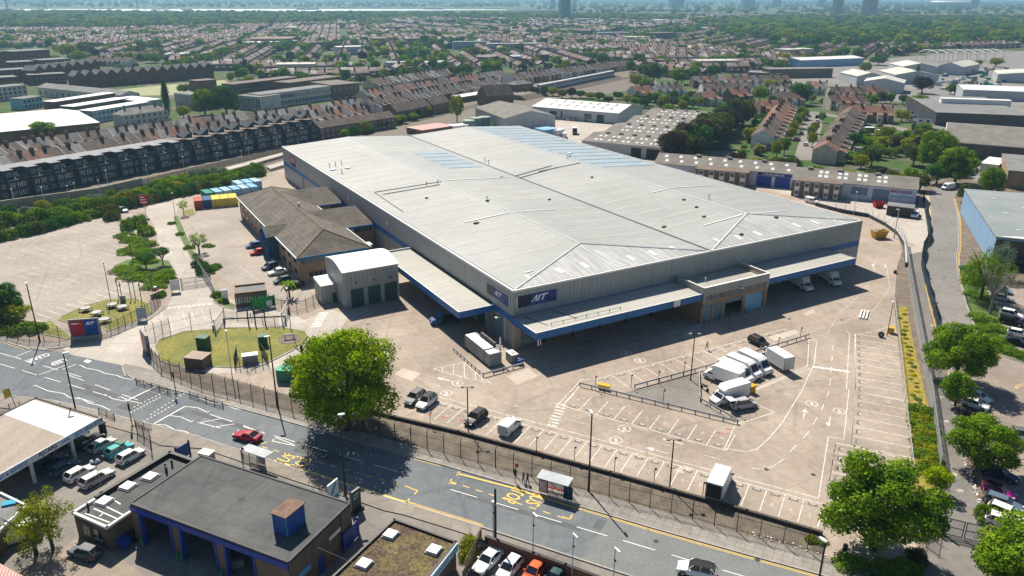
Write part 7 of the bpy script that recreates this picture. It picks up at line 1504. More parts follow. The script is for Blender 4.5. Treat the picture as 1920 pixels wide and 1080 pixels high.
for s in range(4):
 y0 = d0 * s / 4; c_ = d0 / 8; m = MB()
 m.face([(0,y0,5),(bw_,y0,5),(bw_,y0 + c_,6.6),(0,y0 + c_,6.6)]).face([(0,y0 + c_,6.6),(bw_,y0 + c_,6.6),(bw_,y0 + 2 * c_,5),(0,y0 + 2 * c_,5)]).face([(0,y0 + 2 * c_,5),(0,y0,5),(0,y0 + c_,6.6)][::-1]).face([(bw_,y0,5),(bw_,y0 + 2 * c_,5),(bw_,y0 + c_,6.6)]); obj('roof',m,ASB,big)
 for k in range(5):
  for dx in (0,2.2):
   for fy in (.2,.6):
    x = bw_ * (.12 + k * .165) + dx + (s % 2) * 2; yy = y0 + c_ * fy; obj('rooflight',MB().face([(x + a,yy + b,5 + 1.6 * (yy + b - y0) / c_ + .06) for a,b in ((0,0),(1.2,0),(1.2,2.0),(0,2.0))]),SKYL,big)
  obj('roof_vent',MB().cbox(bw_ * (.18 + k * .165),y0 + c_,6.4,1.6,1.3,.8),GREYM,big)
for x0,x1 in ((.60,.72),(.78,.93)): obj('loading_door',MB().box(bw_ * x0,bw_ * x1,-.1,-.02,0,4),DARKM,big)
def unit(a,b,lab,lights,vents):
 t = bld('industrial_unit',lab,'unit',a,b,16,5.0,mat('white painted wall',(.56,.58,.66),fine=.04),ASB,'gable',2.3,over=.3); w_ = t['w']
 for f_,fy in lights: x = w_ * f_; yy = 8 * fy; obj('rooflight',MB().face([(x + a_,yy + b_,5 + 2.3 * (yy + b_) / 8 + .16) for a_,b_ in ((0,0),(1.15,0),(1.15,1.7),(0,1.7))]),SKYL,t)
 for f_ in vents: obj('roof_vent',MB().cbox(w_ * f_,7.4,6.9,1.5,1.2,.9),GREYM,t)
 return t
def offices(t,x0,x1,d_,h_,n):
 o = obj('office_front',MB().box(x0,x1,-d_,-.02,0,h_),BRICKB,t); obj('parapet',MB().box(x0 - .1,x1 + .1,-d_ - .12,-d_ + .1,h_ - .35,h_ + .1).box(x0 - .1,x0 + .1,-d_ + .1,-.1,h_ - .2,h_ + .1).box(x1 - .1,x1 + .1,-d_ + .1,-.1,h_ - .2,h_ + .1),GREYM,o)
 for k in range(n): x = x0 + (x1 - x0) * (k + .28) / n; ww = (x1 - x0) / n * .5; p_ = obj('white_panel',MB().box(x,x + ww,-d_ - .08,-d_ - .01,.2,h_ - .4),WHITE,o)
 for k in range(n):
  x = x0 + (x1 - x0) * (k + .28) / n; ww = (x1 - x0) / n * .5
  for z in (.8,3.4): obj('window',MB().box(x + .15,x + ww - .15,-d_ - .14,-d_ - .09,z,z + 1.2),GLASS,t)
u1 = unit((1226,331),(1484,354),'grey roofed white unit with two bright blue doors and a navy sign',[(.05 + i * .11 + s * .02,.62 - .42 * s) for i in range(9) for s in (0,1)],(.3,.53,.78)); w_ = u1['w']
offices(u1,w_ * .33,w_ * .70,5,5.2,5); obj('navy_sign',MB().box(w_ * .755,w_ * .99,-.16,-.02,3.75,4.8),NAVY,u1); m = MB(); text_mesh(m,'LONDON LINK LTD',(w_ * .865,-.18,3.98),(1,0,0),(0,0,1),.6,0,.02); obj('lettering',m,WHM,u1)
for x0 in (.752,.88): obj('blue_door',MB().box(w_ * x0,w_ * (x0 + .105),-.12,-.02,0,3.6),BLUE,u1)
u2_ = unit((1484,362),(1715,385),'grey roofed white cold store unit with large red and navy name on its wall',[(.2 + i * .16 + s * .05,.62 - .35 * q) for i in range(4) for s in (0,1) for q in (0,1)],(.12,.37,.68)); w_ = u2_['w']
offices(u2_,.2,w_ * .41,4,5.3,5)
for x0,z1 in ((.49,4.1),(.66,4.1)): obj('shutter',MB().box(w_ * x0,w_ * (x0 + .13),-.1,-.02,0 if x0 > .5 else 1.6,z1),SHUT,u2_)
m = MB(); tw = text_mesh(m,'MAX',(w_ * .80,-.06,3.4),(1,0,0),(0,0,1),.95,0,.04,0,'l'); obj('red_lettering',m,RED,u2_); m = MB(); text_mesh(m,'KOLD',(w_ * .80 + tw + .12,-.06,3.4),(1,0,0),(0,0,1),.95,0,.04,0,'l'); obj('navy_lettering',m,NAVY,u2_)
obj('cyan_stripe',MB().box(w_ * .80,w_ * .99,-.05,-.02,1.9,2.6),mat('faded cyan paint',(.20,.45,.62),fine=.05),u2_)
bld('brick_store','low dark brick store with flat roof in front of the cold store','store',(1661,403),(1709,409),4.5,2.9,mat('dark stained brick',(.075,.06,.05),fine=.2),FELTG)
# right hand industrial buildings
A = G(1857,497); dd = (G(1800,398) - A); dep = dd.length; ux = Vector((dd.y,-dd.x,0)).normalized(); B = A + ux * 62
rb = bld('retail_warehouse','large retail shed with light blue side wall and grey roof at the right edge','shed',tuple(A),tuple(B),dep,7.2,CL_LBLUE,mat('grey green membrane roof',(.20,.235,.24),col2=(.26,.29,.295),scale=.1,fine=.04),px=False,trim=WHITE)
obj('brown_front',MB().box(-.05,62,-.15,-.02,2.6,6.6),CL_DARK,rb); obj('glazing',MB().box(2,60,-.12,-.02,0,2.5),GLASS,rb); obj('front_canopy',MB().box(-.3,62,-3,-.15,2.5,2.8),DARKM,rb); obj('white_roof_edge',MB().face([(.2,.2,7.38),(61,.2,7.38),(61,7,7.38),(12,4,7.38)]),WHITER,rb)
obj('ridge_strip',MB().box(30,30.5,3,dep - 1,7.37,7.45).box(22,30,dep * .6,dep * .6 + .5,7.37,7.45),WHITE,rb)
for k in range(5): obj('rooflight',MB().cbox(6 + (k % 2) * 6,8 + k * dep * .16,7.35,1,.5,.15),WHITER,rb)
for a,b,d_,h_,wm,rm_,kd,rs_,rg_,l in (((1884,352),(2010,364),34,6,BRICKY,FELTG,'flat',0,'x','brown walled building with dark grey flat roof at the right edge'),((1836,322),(1868,326),16,3.2,RENDER,WROOF,'flat',0,'x','low pale roofed building beside the round tree, left of the brown walled one'),
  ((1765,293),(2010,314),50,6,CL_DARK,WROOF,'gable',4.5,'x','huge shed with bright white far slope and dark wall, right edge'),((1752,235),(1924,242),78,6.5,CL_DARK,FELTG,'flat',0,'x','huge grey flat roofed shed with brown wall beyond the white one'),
  ((1803,186),(2010,194),34,6,CLADL,WROOF,'gable',1.5,'x','long white roofed shed with blue walls right of the copper tree'),((1868,154),(2010,160),36,6,CLADL,CREAM,'gable',2.5,'y','cream roofed shed with centre ridge at the right edge'),
  ((1676,157),(1758,158),36,6.5,CLADL,CREAM,'gable',3,'y','cream roofed shed with wide gable beside the tall conifer'),((1690,140),(1757,141),34,6.5,CLADL,CREAM,'gable',3,'y','cream roofed shed just behind the wide gabled one'),((1757,139),(1802,142),45,7,CLADL,CREAM,'gable',3,'y','blue-grey sided cream roofed shed left of the scaffold frame'),
  ((1617,172),(1692,176),24,7,CLADL,CREAM,'gable',2.6,'y','cream roofed shed nearest the terraced houses'),((1605,160),(1655,160),30,6.5,CLADL,CREAM,'gable',2.6,'y','cream roofed shed partly hidden behind the nearest one'),((1500,127),(1618,122),26,6.5,CLADBL,WROOF,'gable',1.5,'x','long blue walled shed with white roof beyond the dark flats'),
  ((1442,147),(1560,145),13,7,BRICKB,FELTG,'flat',0,'x','long dark flat roofed school building with bands of windows'),((1400,145),(1462,148),18,4,BRICKB,FELTG,'flat',0,'x','low dark roofed building left of the banded school building'),((480,90),(560,85),40,6,CLADL,WROOF,'flat',0,'x','pale roofed building among the terraces beyond the school'),((1760,216),(1890,221),6,9,WHITE,WROOF,'flat',0,'x','narrow white roof ridge on top of the huge grey flat roof')):
 bld('industrial_shed' if wm is not BRICKB else 'dark_building',l,'shed' if wm is not BRICKB else 'building',a,b,d_,h_,wm,rm_,kd,rs_,ridge=rg_,rows=((1,2.4,24,2.0),(4,5.6,24,2.0)) if '1442' in str(a) else ())
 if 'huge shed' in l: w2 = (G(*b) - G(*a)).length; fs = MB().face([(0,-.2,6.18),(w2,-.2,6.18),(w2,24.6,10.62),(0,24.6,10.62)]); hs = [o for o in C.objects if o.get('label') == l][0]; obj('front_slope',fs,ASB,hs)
sc_ = thing('arched_frame','white steel frame of an open arched hall at the top right','frame',G(1760,118),yaw_of(G(1760,118),G(1880,116))); ln_ = (G(1880,116) - G(1760,118)).length
for k in range(8):
 x = ln_ * k / 7; m = MB(); pv_ = [(x,16 - 16 * math.cos(a * math.pi / 6),6 + 5.5 * math.sin(a * math.pi / 6)) for a in range(7)]; m.tube((x,0,0),pv_[0],.35).tube((x,32,0),pv_[-1],.35)
 for a,b in zip(pv_,pv_[1:]): m.tube(a,b,.35)
 obj('arch',m,WHITE,sc_)
m = MB()
for a in range(1,6): m.tube((0,16 - 16 * math.cos(a * math.pi / 6),6 + 5.5 * math.sin(a * math.pi / 6)),(ln_,16 - 16 * math.cos(a * math.pi / 6),6 + 5.5 * math.sin(a * math.pi / 6)),.2)
obj('purlin',m,WHITE,sc_)['kind'] = 'stuff'
# train on the embankment
t = thing('train','long pale train on the railway beyond the steep roofed building','train',G(1010,178),yaw_of(G(1010,178),G(1160,146)))
for k in range(6): c_ = obj('carriage',MB().box(k * 20.3,k * 20.3 + 19.6,-1.4,1.4,3.0,6.6),mat('pale train body',(.5,.52,.54),fine=.03),t); obj('window_band',MB().box(k * 20.3 + .6,k * 20.3 + 19,-1.46,-1.41,4.8,5.7),GLASS,c_)
obj('embankment',MB().loft([[(x,-8,-.02),(x,8,-.02),(x,3,2.9),(x,-3,2.9)] for x in (-30,125)]),EARTH,t)
# ---------------------------------------------------------------- terraced and semi-detached houses
HM = {}
WALLS = [RENDER,BRICKY,mat('cream render',(.50,.45,.36),fine=.05),BRICKB,mat('white house paint',(.66,.66,.65),fine=.04)]
ROOFS = [(TILED,'brown'),(TILEG,'dark grey'),(TILEP,'pale grey'),(TILED,'brown'),(TILER,'red-brown'),(TILED,'brown')]
def house_mesh(w_,d_,h,rise,ri,wi,chim):
 k = (round(w_,1),d_,h,rise,ri,wi,chim)
 if k in HM: return HM[k]
 w_ = k[0] ; c = d_ / 2
 wl_ = MB().box(0,w_,0,d_,-.05,h); wl_.f.pop(1); wl_.m.pop(1); wl_.face([(w_,0,h),(w_,d_,h),(w_,c,h + rise)]).face([(0,d_,h),(0,0,h),(0,c,h + rise)]).box(w_ * .45,w_ - .1,-3.4,0,-.05,h * .82)
 r = MB().face([(0,-.3,h - .2),(w_,-.3,h - .2),(w_,c,h + rise + .05),(0,c,h + rise + .05)]).face([(0,c,h + rise + .05),(w_,c,h + rise + .05),(w_,d_ + .3,h - .2),(0,d_ + .3,h - .2)]).face([(w_ * .42,-3.5,h * .82 - .1),(w_,-3.5,h * .82 + .0),(w_,0.2,h - .05),(w_ * .42,.2,h - .05)])
 pw = MB().face([(w_ - .12,-.35,h - .1),(w_ + .12,-.35,h - .1),(w_ + .12,c,h + rise + .25),(w_ - .12,c,h + rise + .25)]).face([(w_ - .12,c,h + rise + .25),(w_ + .12,c,h + rise + .25),(w_ + .12,d_ + .35,h - .1),(w_ - .12,d_ + .35,h - .1)])
 ch = MB()
 if chim: ch.cbox(w_ - .1,c,h + rise - .7,.8,2.0,1.9)
 pt = MB()
 if chim:
  for q in (-.6,0,.6): pt.tube((w_ - .1,c + q,h + rise + 1.2),(w_ - .1,c + q,h + rise + 1.55),.14,n=5)
 win = MB().box(-.5,.5,-.05,.02,0,1.4)
 HM[k] = (wl_.mesh('wall',[WALLS[wi]]),r.mesh('roof',[ROOFS[ri][0]]),pw.mesh('party_wall_cap',[RENDER if ri % 2 else BRICKB]),ch.mesh('chimney',[BRICKB]),pt.mesh('chimney_pot',[TILER]),win.mesh('window',[GLASS])); return HM[k]
def house(p,yw,w_,ri,wi,label,group,detail=True,d_=9.0,h=5.5,rise=2.6,chim=True):
 ms = house_mesh(w_,d_,h,rise,ri,wi,chim); t = thing('terraced_house',label,'house',p,yw,group)
 obj('wall',ms[0],None,t); rf = obj('roof',ms[1],None,t)
 if detail:
  obj('party_wall_cap',ms[2],None,rf)
  for x,y,z,r_ in ((w_ * .22,0,.9,0),(w_ * .22,0,3.6,0),(w_ * .7,-3.4,1.1,0),(w_ * .3,d_,.9,math.pi),(w_ * .75,d_,.9,math.pi),(w_ * .3,d_,3.6,math.pi),(w_ * .75,d_,3.6,math.pi)): obj('window',ms[5],None,t,(x,y,z),r_)
 if chim: c_ = obj('chimney',ms[3],None,rf); (obj('chimney_pot',ms[4],None,c_) if 0 else obj('chimney_pot',ms[4],None,rf)) if detail else None
 return t
NH = [0]
def row(px,n,desc,detail=True,wsel=None,rsel=None,end='left',**k):
 P_ = GG(px); tot = sum((b - a).length for a,b in zip(P_,P_[1:])); w_ = tot / n; st = resample(P_,w_ * .9999)[:n]; rr = random.Random(len(desc) * 7 + n); g_ = 'houses in the ' + desc
 for i,(p,y) in enumerate(st):
  ri = (rsel or [0,0,1,2,3,4,5])[rr.randrange(len(rsel or range(7)))]; wi = (wsel or [0,1,2,3,4])[rr.randrange(len(wsel or range(5)))]
  dz = rr.uniform(-.15,.15)
  house((p.x,p.y,dz - .15),y,w_,ri,wi,'%s-roofed house, %s from the %s in the %s' % (ROOFS[ri][1],nth(i),end,desc),g_,detail,chim=rr.random() < (.75 if detail else .6),**k); NH[0] += 1
row([(-70,355),(0,342),(300,283),(479,259),(690,229)],40,'terrace directly behind the black flats',wsel=[0,0,4,3])
row([(-60,330),(0,318),(117,292),(200,281),(335,262)],22,'terrace before the white depot',wsel=[0,0,4,2]); row([(345,259),(560,234),(690,212)],20,'terrace in front of the school',wsel=[0,4,0,3],rsel=[2,2,1,0,4])
row([(1447,281),(1484,214)],10,'row left of the residential street',end='near end',wsel=[0,2,4],rsel=[0,3,4]); row([(1566,309),(1613,226)],12,'row right of the residential street',end='near end',wsel=[0,2,3],rsel=[0,4,3])
row([(1574,227),(1672,231)],5,'brown terrace closing the residential street',wsel=[3,2],rsel=[4,4,0]); row([(1556,207),(1624,206)],4,'short terrace behind the closing one',rsel=[4,0]); row([(1425,217),(1480,217)],3,'trio above the left street row',rsel=[4]); row([(1398,219),(1416,219)],1,'garden behind the dark trees',rsel=[4])
row([(1457,201),(1503,199)],3,'trio above the residential street',rsel=[4,0]); row([(1318,199),(1347,197)],2,'pink-roofed pair behind the factory',rsel=[4]); row([(1372,194),(1405,192)],2,'pair left of the street trees',rsel=[0,4]); row([(1233,183),(1283,181)],4,'dormer row beside the yellow tree',wsel=[4]); row([(1190,187),(1225,185)],2,'red-roofed pair by the yellow tree',rsel=[4])
row([(1317,181),(1440,180)],9,'long white-fronted terrace',wsel=[4,0],rsel=[0,1,0]); row([(1442,181),(1492,182)],4,'white terrace right of the street trees',wsel=[4,0]); row([(1557,188),(1665,188)],8,'terrace below the cream sheds',rsel=[0,4,0]); row([(1508,176),(1546,178)],3,'gabled trio left of the cream sheds',wsel=[4,0]); row([(1300,165),(1480,163)],12,'back terrace below the banded building',False)
for i,(a,b) in enumerate((((1697,226),(1712,227)),((1710,235),(1722,236)),((1716,243),(1744,245)))): bld('white_house',['small white house with dark roof, rear one of three','small white house with dark roof, middle one of three','white house with dark roof and three rooflights, nearest of three'][i],'house',a,b,10,6,MATS['white house paint'],mat('navy black slate',(.02,.025,.035),fine=.05),'gable',2.6,rows=((1,2.2,2,1.2),(3.8,5,2,1.2)))
row([(700,214),(935,168)],32,'railway terrace beside the steep-roofed building',False,rsel=[0,3,1]); row([(690,196),(950,152)],34,'second railway terrace beyond the tree',False,rsel=[0,3,1,4])
row([(960,160),(1180,130)],30,'terrace beyond the station',False,rsel=[0,3,1]); row([(700,172),(850,148)],18,'terrace beyond both railway terraces',False,rsel=[0,3,2])
row([(165,123),(245,125)],9,'terrace behind the yellow-green trees',False,rsel=[0]); row([(190,115),(300,112)],12,'pale terrace above the saw-tooth houses',False,rsel=[0,2])
print('houses',NH[0])
# ================================================================ trees and shrubs
def leaf_cards(rng,lobes,n,size,shell=.35,up_bias=.15,drop=0.0,aspect=1.0,inner=.62):
 """leaf clumps spread through the outer shell of several lobes; (cx, cy, cz, r, squash)"""
 lob = np.array(lobes,float); wgt = lob[:,3] ** 2; pick = rng.choice(len(lob),n,p=wgt / wgt.sum()); c = lob[pick]
 d = rng.normal(size=(n,3)); d[:,2] += up_bias; d /= np.linalg.norm(d,axis=1)[:,None]
 rr = 1 - shell * rng.random(n) ** 1.5; rr *= 1 + .10 * rng.normal(size=n)
 off = d * (c[:,3] * rr)[:,None]; off[:,2] *= c[:,4]; p = c[:,:3] + off
 if drop: p[:,2] -= drop * rng.random(n) ** 2
 keep = np.ones(n,bool)
 for L_q in lob:
  q = p - L_q[:3]; q[:,2] /= L_q[4]; keep &= np.linalg.norm(q,axis=1) > L_q[3] * inner
 p = p[keep]; d = d[keep]; n = len(p)
 nr = d + rng.normal(size=(n,3)) * .42; nr /= np.linalg.norm(nr,axis=1)[:,None]
 a = np.cross(nr,rng.normal(size=(n,3))); a /= np.linalg.norm(a,axis=1)[:,None]; b = np.cross(nr,a)
 s = size * rng.uniform(.6,1.35,n); u = a * s[:,None]; v = b * (s * aspect * rng.uniform(.6,1,n))[:,None]; bend = nr * (s * .25)[:,None]
 V = np.stack([p - u,p - v * .8 + bend,p + u,p + v * .8 + bend],1).reshape(-1,3)
 return V,np.arange(len(V)).reshape(-1,4)
def crown_lobes(rng,k,spread=.62,r=(.3,.5),zc=.0,vs=.75):
 L = [(0,0,zc,.62,1)]
 for i in range(k):
  t = i * 2.399 + rng.uniform(-.3,.3); z = 1 - 1.85 * (i + .5) / k; f = math.sqrt(1 - z * z) * spread * rng.uniform(.78,1.2); L.append((f * math.cos(t),f * math.sin(t),zc + z * .72 * vs,rng.uniform(*r),rng.uniform(.75,1)))
 return L
CROWNS = {}
def crown(kind,var=0):
 k = (kind,var)
 if k in CROWNS: return CROWNS[k]
 rng = np.random.default_rng(hash(kind) % 1 + var * 17 + len(kind) * 5)
 if kind == 'plane': V,F = leaf_cards(rng,crown_lobes(rng,34,.70,(.18,.34),vs=1),44000,.025,.6)
 elif kind == 'big': V,F = leaf_cards(rng,crown_lobes(rng,20,.68,(.2,.38),vs=1),20000,.034,.45)
 elif kind == 'mid': V,F = leaf_cards(rng,crown_lobes(rng,12,.62,(.25,.42)),3600,.062,.4)
 elif kind == 'low': V,F = leaf_cards(rng,crown_lobes(rng,8,.6,(.28,.45)),620,.14,.35)
 elif kind == 'bush': V,F = leaf_cards(rng,[(x,y,abs(z) * .6,r,.8) for x,y,z,r,_ in crown_lobes(rng,11,.68,(.24,.42))],3200,.06,.4)
 elif kind == 'willow': V,F = leaf_cards(rng,crown_lobes(rng,14,.7,(.2,.36)),11000,.03,.5,drop=.55)
 elif kind == 'thin': V,F = leaf_cards(rng,crown_lobes(rng,12,.75,(.15,.3),vs=1),4200,.035,.8,drop=.2)
 elif kind == 'poplar': V,F = leaf_cards(rng,[(.1 * math.sin(i),.1 * math.cos(i * 2),-.9 + i * .2,.5 * math.sin(.35 + i * .27),1.2) for i in range(10)],5000,.05,.4,up_bias=.3,inner=0)
 elif kind == 'conifer': V,F = leaf_cards(rng,[(0,0,-.85 + i * .19,.62 * (1 - i / 10.5) + .05,.5) for i in range(10)],4200,.055,.5,up_bias=-.1,inner=0)
 elif kind == 'topiary': V,F = leaf_cards(rng,[(0,0,0,.9,.62)] + crown_lobes(rng,5,.3,(.4,.5),vs=.2),3800,.05,.25)
 CROWNS[k] = set_mesh('crown',V,F,[LEAF]); return CROWNS[k]
TRUNKS = {}
def trunk_mesh(kind):
 if kind in TRUNKS: return TRUNKS[kind]
 rr = random.Random(len(kind)); m = MB(); base = .42
 m.tube((0,0,-.02),(.01,.01,base),.05,.034,n=8)
 for i in range(7 if kind != 'bare' else 11):
  a = i * 2.4; l = rr.uniform(.25,.45); e = (math.cos(a) * l * .8,math.sin(a) * l * .8,base + l * .9); m.tube((.01,.01,base * rr.uniform(.75,1)),e,.022,.011,n=5)
  for j in range(2 if kind != 'bare' else 5): b = a + rr.uniform(-.9,.9); q = (e[0] + math.cos(b) * .2,e[1] + math.sin(b) * .2,e[2] + rr.uniform(.05,.25)); m.tube(e,q,.010,.004,n=4,caps=False); (m.tube(q,(q[0] + math.cos(b + .6) * .1,q[1] + math.sin(b + .6) * .1,q[2] + .1),.004,.002,n=3,caps=False).tube(q,(q[0] + math.cos(b - .6) * .1,q[1] + math.sin(b - .6) * .1,q[2] + .06),.004,.002,n=3,caps=False)) if kind == 'bare' else None
 TRUNKS[kind] = m.mesh('trunk',[BARK if kind != 'bare' else mat('pale grey bark',(.22,.20,.18),var=.2)]); return TRUNKS[kind]
TREE_PX = []
def tree(px,h,r,kind='mid',leaf=None,label='',group=None,name='tree',bare=False,ch=None,z=0,var=None):
 """crown fills the height h from its lower edge; r is the crown radius"""
 p = G(*px); p.z = z; rr = random.Random(int(px[0] * 7 + px[1] * 13)); t = thing(name,label,'tree' if name == 'tree' or 'tree' in name else name.replace('_',' '),p,rr.uniform(0,6.28),group)
 ch = ch or h * (.9 if kind != 'topiary' else .62); var = rr.randrange(3) if var is None else var
 if not bare:
  c = obj('crown',crown(kind,var),None,t,(0,0,h - ch / 2 if kind != 'bush' else 0)); c.scale = (r * 1.05,r * rr.uniform(.92,1.08),ch / 2 * 1.08 if kind != 'bush' else h * 1.15)
  if leaf and leaf is not LEAF: c.material_slots[0].link = 'OBJECT'; c.material_slots[0].material = leaf
 if name != 'bush' and name != 'shrub': k = obj('trunk',trunk_mesh('bare' if bare else 'tree'),None,t); k.scale = (min(h,r * 1.5) if not bare else h * .62,) * 2 + (h * .85 if not bare else h * 1.0,)
 TREE_PX.append(px); return t
T = tree
T((652,806),16.2,9.1,'plane',LEAF,'big round bright green plane tree on the verge beside the main road',ch=14.6,var=0)
T((1636,1030),12,6.5,'big',LEAFM,'big green tree at the bottom right corner of the lorry yard',ch=10.8,var=1); T((1912,1112),9,6.0,'big',LEAFM,'leafy green tree in the bottom right corner beside the white SUV',ch=8); T((1862,1090),6,3.2,'mid',LEAF,'small bright tree right of the blue alley gate')
T((1834,882),7.8,4.9,'big',LEAFM,'round green tree between the alley and the navy car',ch=6.6); T((1790,714),10.5,5.8,'big',LEAFM,'large spreading tree at the turn of the access road',ch=9.4); T((1790,762),6.5,2.9,'mid',LEAFM,'small round tree just below the large spreading tree')
T((1752,924),4.2,2.0,'mid',LEAF,'small tree growing in the fence line above the alley gate'); T((1838,562),12,5.0,'willow',LEAFM,'feathery olive green tree in the hedge bed by the access road',ch=10); T((1868,520),9.5,3.6,'thin',LEAFS,'thin silvery tree in front of the light blue shed wall'); T((1856,588),10,4,bare=True,label='bare grey branched tree between hedge bed and parked cars')
T((1806,379),6.5,2.8,'mid',LEAFO,'small roundish tree at the top end of the light blue shed'); T((1857,367),9.5,4.4,'big',LEAFM,'light green tree in front of the low pale roof at the right'); T((1790,345),13,7.5,'big',LEAFM,'wide green tree behind the top of the access road'); T((1748,318),15,8,'big',LEAFM,'large green tree left of the wide one, behind the cold store'); T((1733,300),11,5,'big',LEAFB,'dark purplish tree between green trees behind the cold store'); T((1712,310),9,4.5,'mid',LEAFO,'olive tree at the end of the cold store roof')
T((1755,345),8,5,'mid',LEAFD,'dark green tree in the gap right of the cold store')
T((4,600),7.5,4.4,'big',LEAFD,'dark green tree at the left edge beside the staff car park'); T((30,606),4.4,3.1,'mid',LEAFY,'round light green shrub right of the dark left edge tree',name='shrub')
T((68,1040),7,3.6,'thin',LEAFY,'light leafy sapling tree beside the white van',ch=5.5); T((100,1030),8.5,3.0,'thin',LEAFY,'taller light leafy sapling right of the other sapling',ch=7)
T((345,404),5,1.8,'thin',LEAF,'small young tree on the little grass island by the containers',ch=3); T((374,474),5.5,3.2,'thin',LEAFM,'small spreading tree in the strip between the entrance road and office parking',ch=3.6)
T((275,505),4.6,2.7,'topiary',LEAFD,'left clipped dome tree in the shrub island by the gate'); T((306,497),5,2.2,'topiary',LEAFD,'right clipped dome tree in the shrub island by the gate')
for i,(x,y,h,r,lf) in enumerate(((212,412,4.6,2.6,LEAFO),(240,430,5,2.6,LEAFM),(262,424,5.2,2.6,LEAFM),(276,440,4.5,2.6,LEAFM),(234,444,1.6,3.6,LEAFH),(254,452,1.6,4,LEAFH),(270,460,1.7,4,LEAFH),(248,470,1.5,4,LEAFH),(264,474,1.6,3.6,LEAFH),(272,490,1.5,4,LEAFH),(236,508,1.5,4.4,LEAFH),(256,518,1.6,4.4,LEAFH),(282,520,1.5,4.6,LEAFH),(304,518,1.6,4,LEAFH),(292,536,1.5,3.2,LEAFH),(312,526,2.2,2.6,LEAFM),(300,556,1.8,1.6,LEAFH),(384,512,4.2,2.3,LEAFD),(374,500,3,2,LEAFO),(402,503,1.6,2.2,LEAFH),(338,440,1.2,1.6,LEAFH),(356,466,1.4,1.7,LEAFH),(390,462,1,2,LEAFH),(408,556,2,1.6,LEAFH),(418,566,1.4,1.5,LEAFM),(322,420,1.2,1.3,LEAFH),(884,1018 + 8,2.4,1.6,LEAFY),(877,1045,1.8,1.4,LEAFY),(10,618,2.6,3.4,LEAFH),(38,622,2.6,3.4,LEAFH),(66,620,2.4,2.6,LEAFH),(-25,612,3,3.4,LEAFH),(1822,530,1.6,2.6,LEAFH),(1832,556,1.4,3,LEAFH),(1842,600,1.6,3.2,LEAFH),(1862,618,1.4,3,LEAFH),(1870,640,1.6,3,LEAFH),(1898,662,1.6,2.4,LEAFH),(1925,672,1.6,2.4,LEAFM),(1815,505,1.4,2,LEAFS),(1850,634,1.2,2.4,LEAFH),(1520,1014,1,.9,LEAFY),(1542,1018,1,.8,LEAFM),(1600,1062,1.6,2.4,LEAFM),(1668,1078,1.6,2.6,LEAFM),(1700,1070,2,2.0,LEAFM),(1719,1052,2.4,1.6,LEAFO),(1856,975,3,2,LEAFM))):
 T((x,y),h,r,'bush',lf,'%s in %s, %s of those plants' % ('low rounded shrub' if h < 3 else 'tall rounded shrub','the planted island beside the staff car park' if x < 320 and y > 400 and x > 100 else 'the strips by the office parking' if 320 < x < 430 else 'the hedge at the left edge' if x < 100 else 'the bed by the access road' if x > 1800 else 'the weeds around the big corner tree' if x > 1500 else 'the corner by the timber fence',nth(i)),name='shrub',group='low shrubs on the site')
for i in range(9):     # overgrown creeper mounds on the strip by the palisade
 T((1725 + i * 2.8 + R.uniform(-2,2),775 + i * 14),R.uniform(1.2,2.4),R.uniform(1.7,2.5),'bush',LEAFY if i % 2 else LEAFH,'%s mound of yellow-green creeper down the fence strip' % nth(i),name='shrub',group='creeper mounds by the palisade fence')
for i in range(26): f = i / 25; T((1690 + f * 32 + R.uniform(-6,8),582 + f * 190),R.uniform(.2,.5),R.uniform(.4,.8),'bush',(LEAFG,LEAFY,LEAFH,DRYG)[i % 4],'%s weed tuft from the top of the yellow grass strip' % nth(i),name='shrub',group='weed tufts on the yellow strip')
p = G(543,558); t = thing('palm_tree','small palm tree in front of the black car by the offices','palm tree',p); obj('trunk',MB().tube((0,0,0),(0,0,3.4),.22,.17,n=8),BARK,t)
for k in range(16):
 a = k * .785 + (.3 if k > 7 else 0); el = .5 if k > 7 else -.1; m = MB(); q = [(math.cos(a) * l,math.sin(a) * l,3.4 + el * l * 1.2 - l * l * .32) for l in (0,.5,1.0,1.5,1.9)]
 for u_,v_ in zip(q,q[1:]): m.face([(u_[0] - math.sin(a) * .2,u_[1] + math.cos(a) * .2,u_[2] - .05),u_,v_,(v_[0] - math.sin(a) * .2,v_[1] + math.cos(a) * .2,v_[2] - .05)]).face([u_,(u_[0] + math.sin(a) * .2,u_[1] - math.cos(a) * .2,u_[2] - .05),(v_[0] + math.sin(a) * .2,v_[1] - math.cos(a) * .2,v_[2] - .05),v_])
 obj('frond',m,LEAFM,t)
# the railway hedge: three staggered lines of bushes
k = 0
for (pts,st,h0,r0,lfs) in (([(-90,458),(0,450),(60,437),(185,404),(240,390),(330,368),(382,357),(432,345),(490,328)],3.4,4.6,3.2,(LEAFM,LEAFD,LEAFM,LEAFO)),([(-90,434),(0,424),(80,412),(185,390),(260,373),(345,350),(430,334),(490,322)],4.0,4.8,3.3,(LEAFM,LEAFH,LEAFY,LEAFM)),([(-60,408),(60,398),(185,376),(260,362),(345,336),(430,324)],5.0,4.0,3.0,(LEAFM,LEAFS,LEAFY,LEAFM,LEAFH,LEAFD))):
 for q,_ in resample(GG(pts),st):
  x,y = PX(q.x,q.y); lf = lfs[R.randrange(len(lfs))]
  if (abs(x - 310) < 14 and abs(y - 362) < 16) or (395 < x < 415): lf = LEAFG if R.random() < .4 else lf
  T((x,y),h0 * R.uniform(.75,1.3),r0 * R.uniform(.8,1.2),'bush',lf,'%s bush, %s along the railway hedge' % ('yellow flowering' if lf is LEAFG else 'dark green' if lf in (LEAFD,LEAFM) else 'light green',nth(k)),'bushes of the railway hedge',name='bush'); k += 1
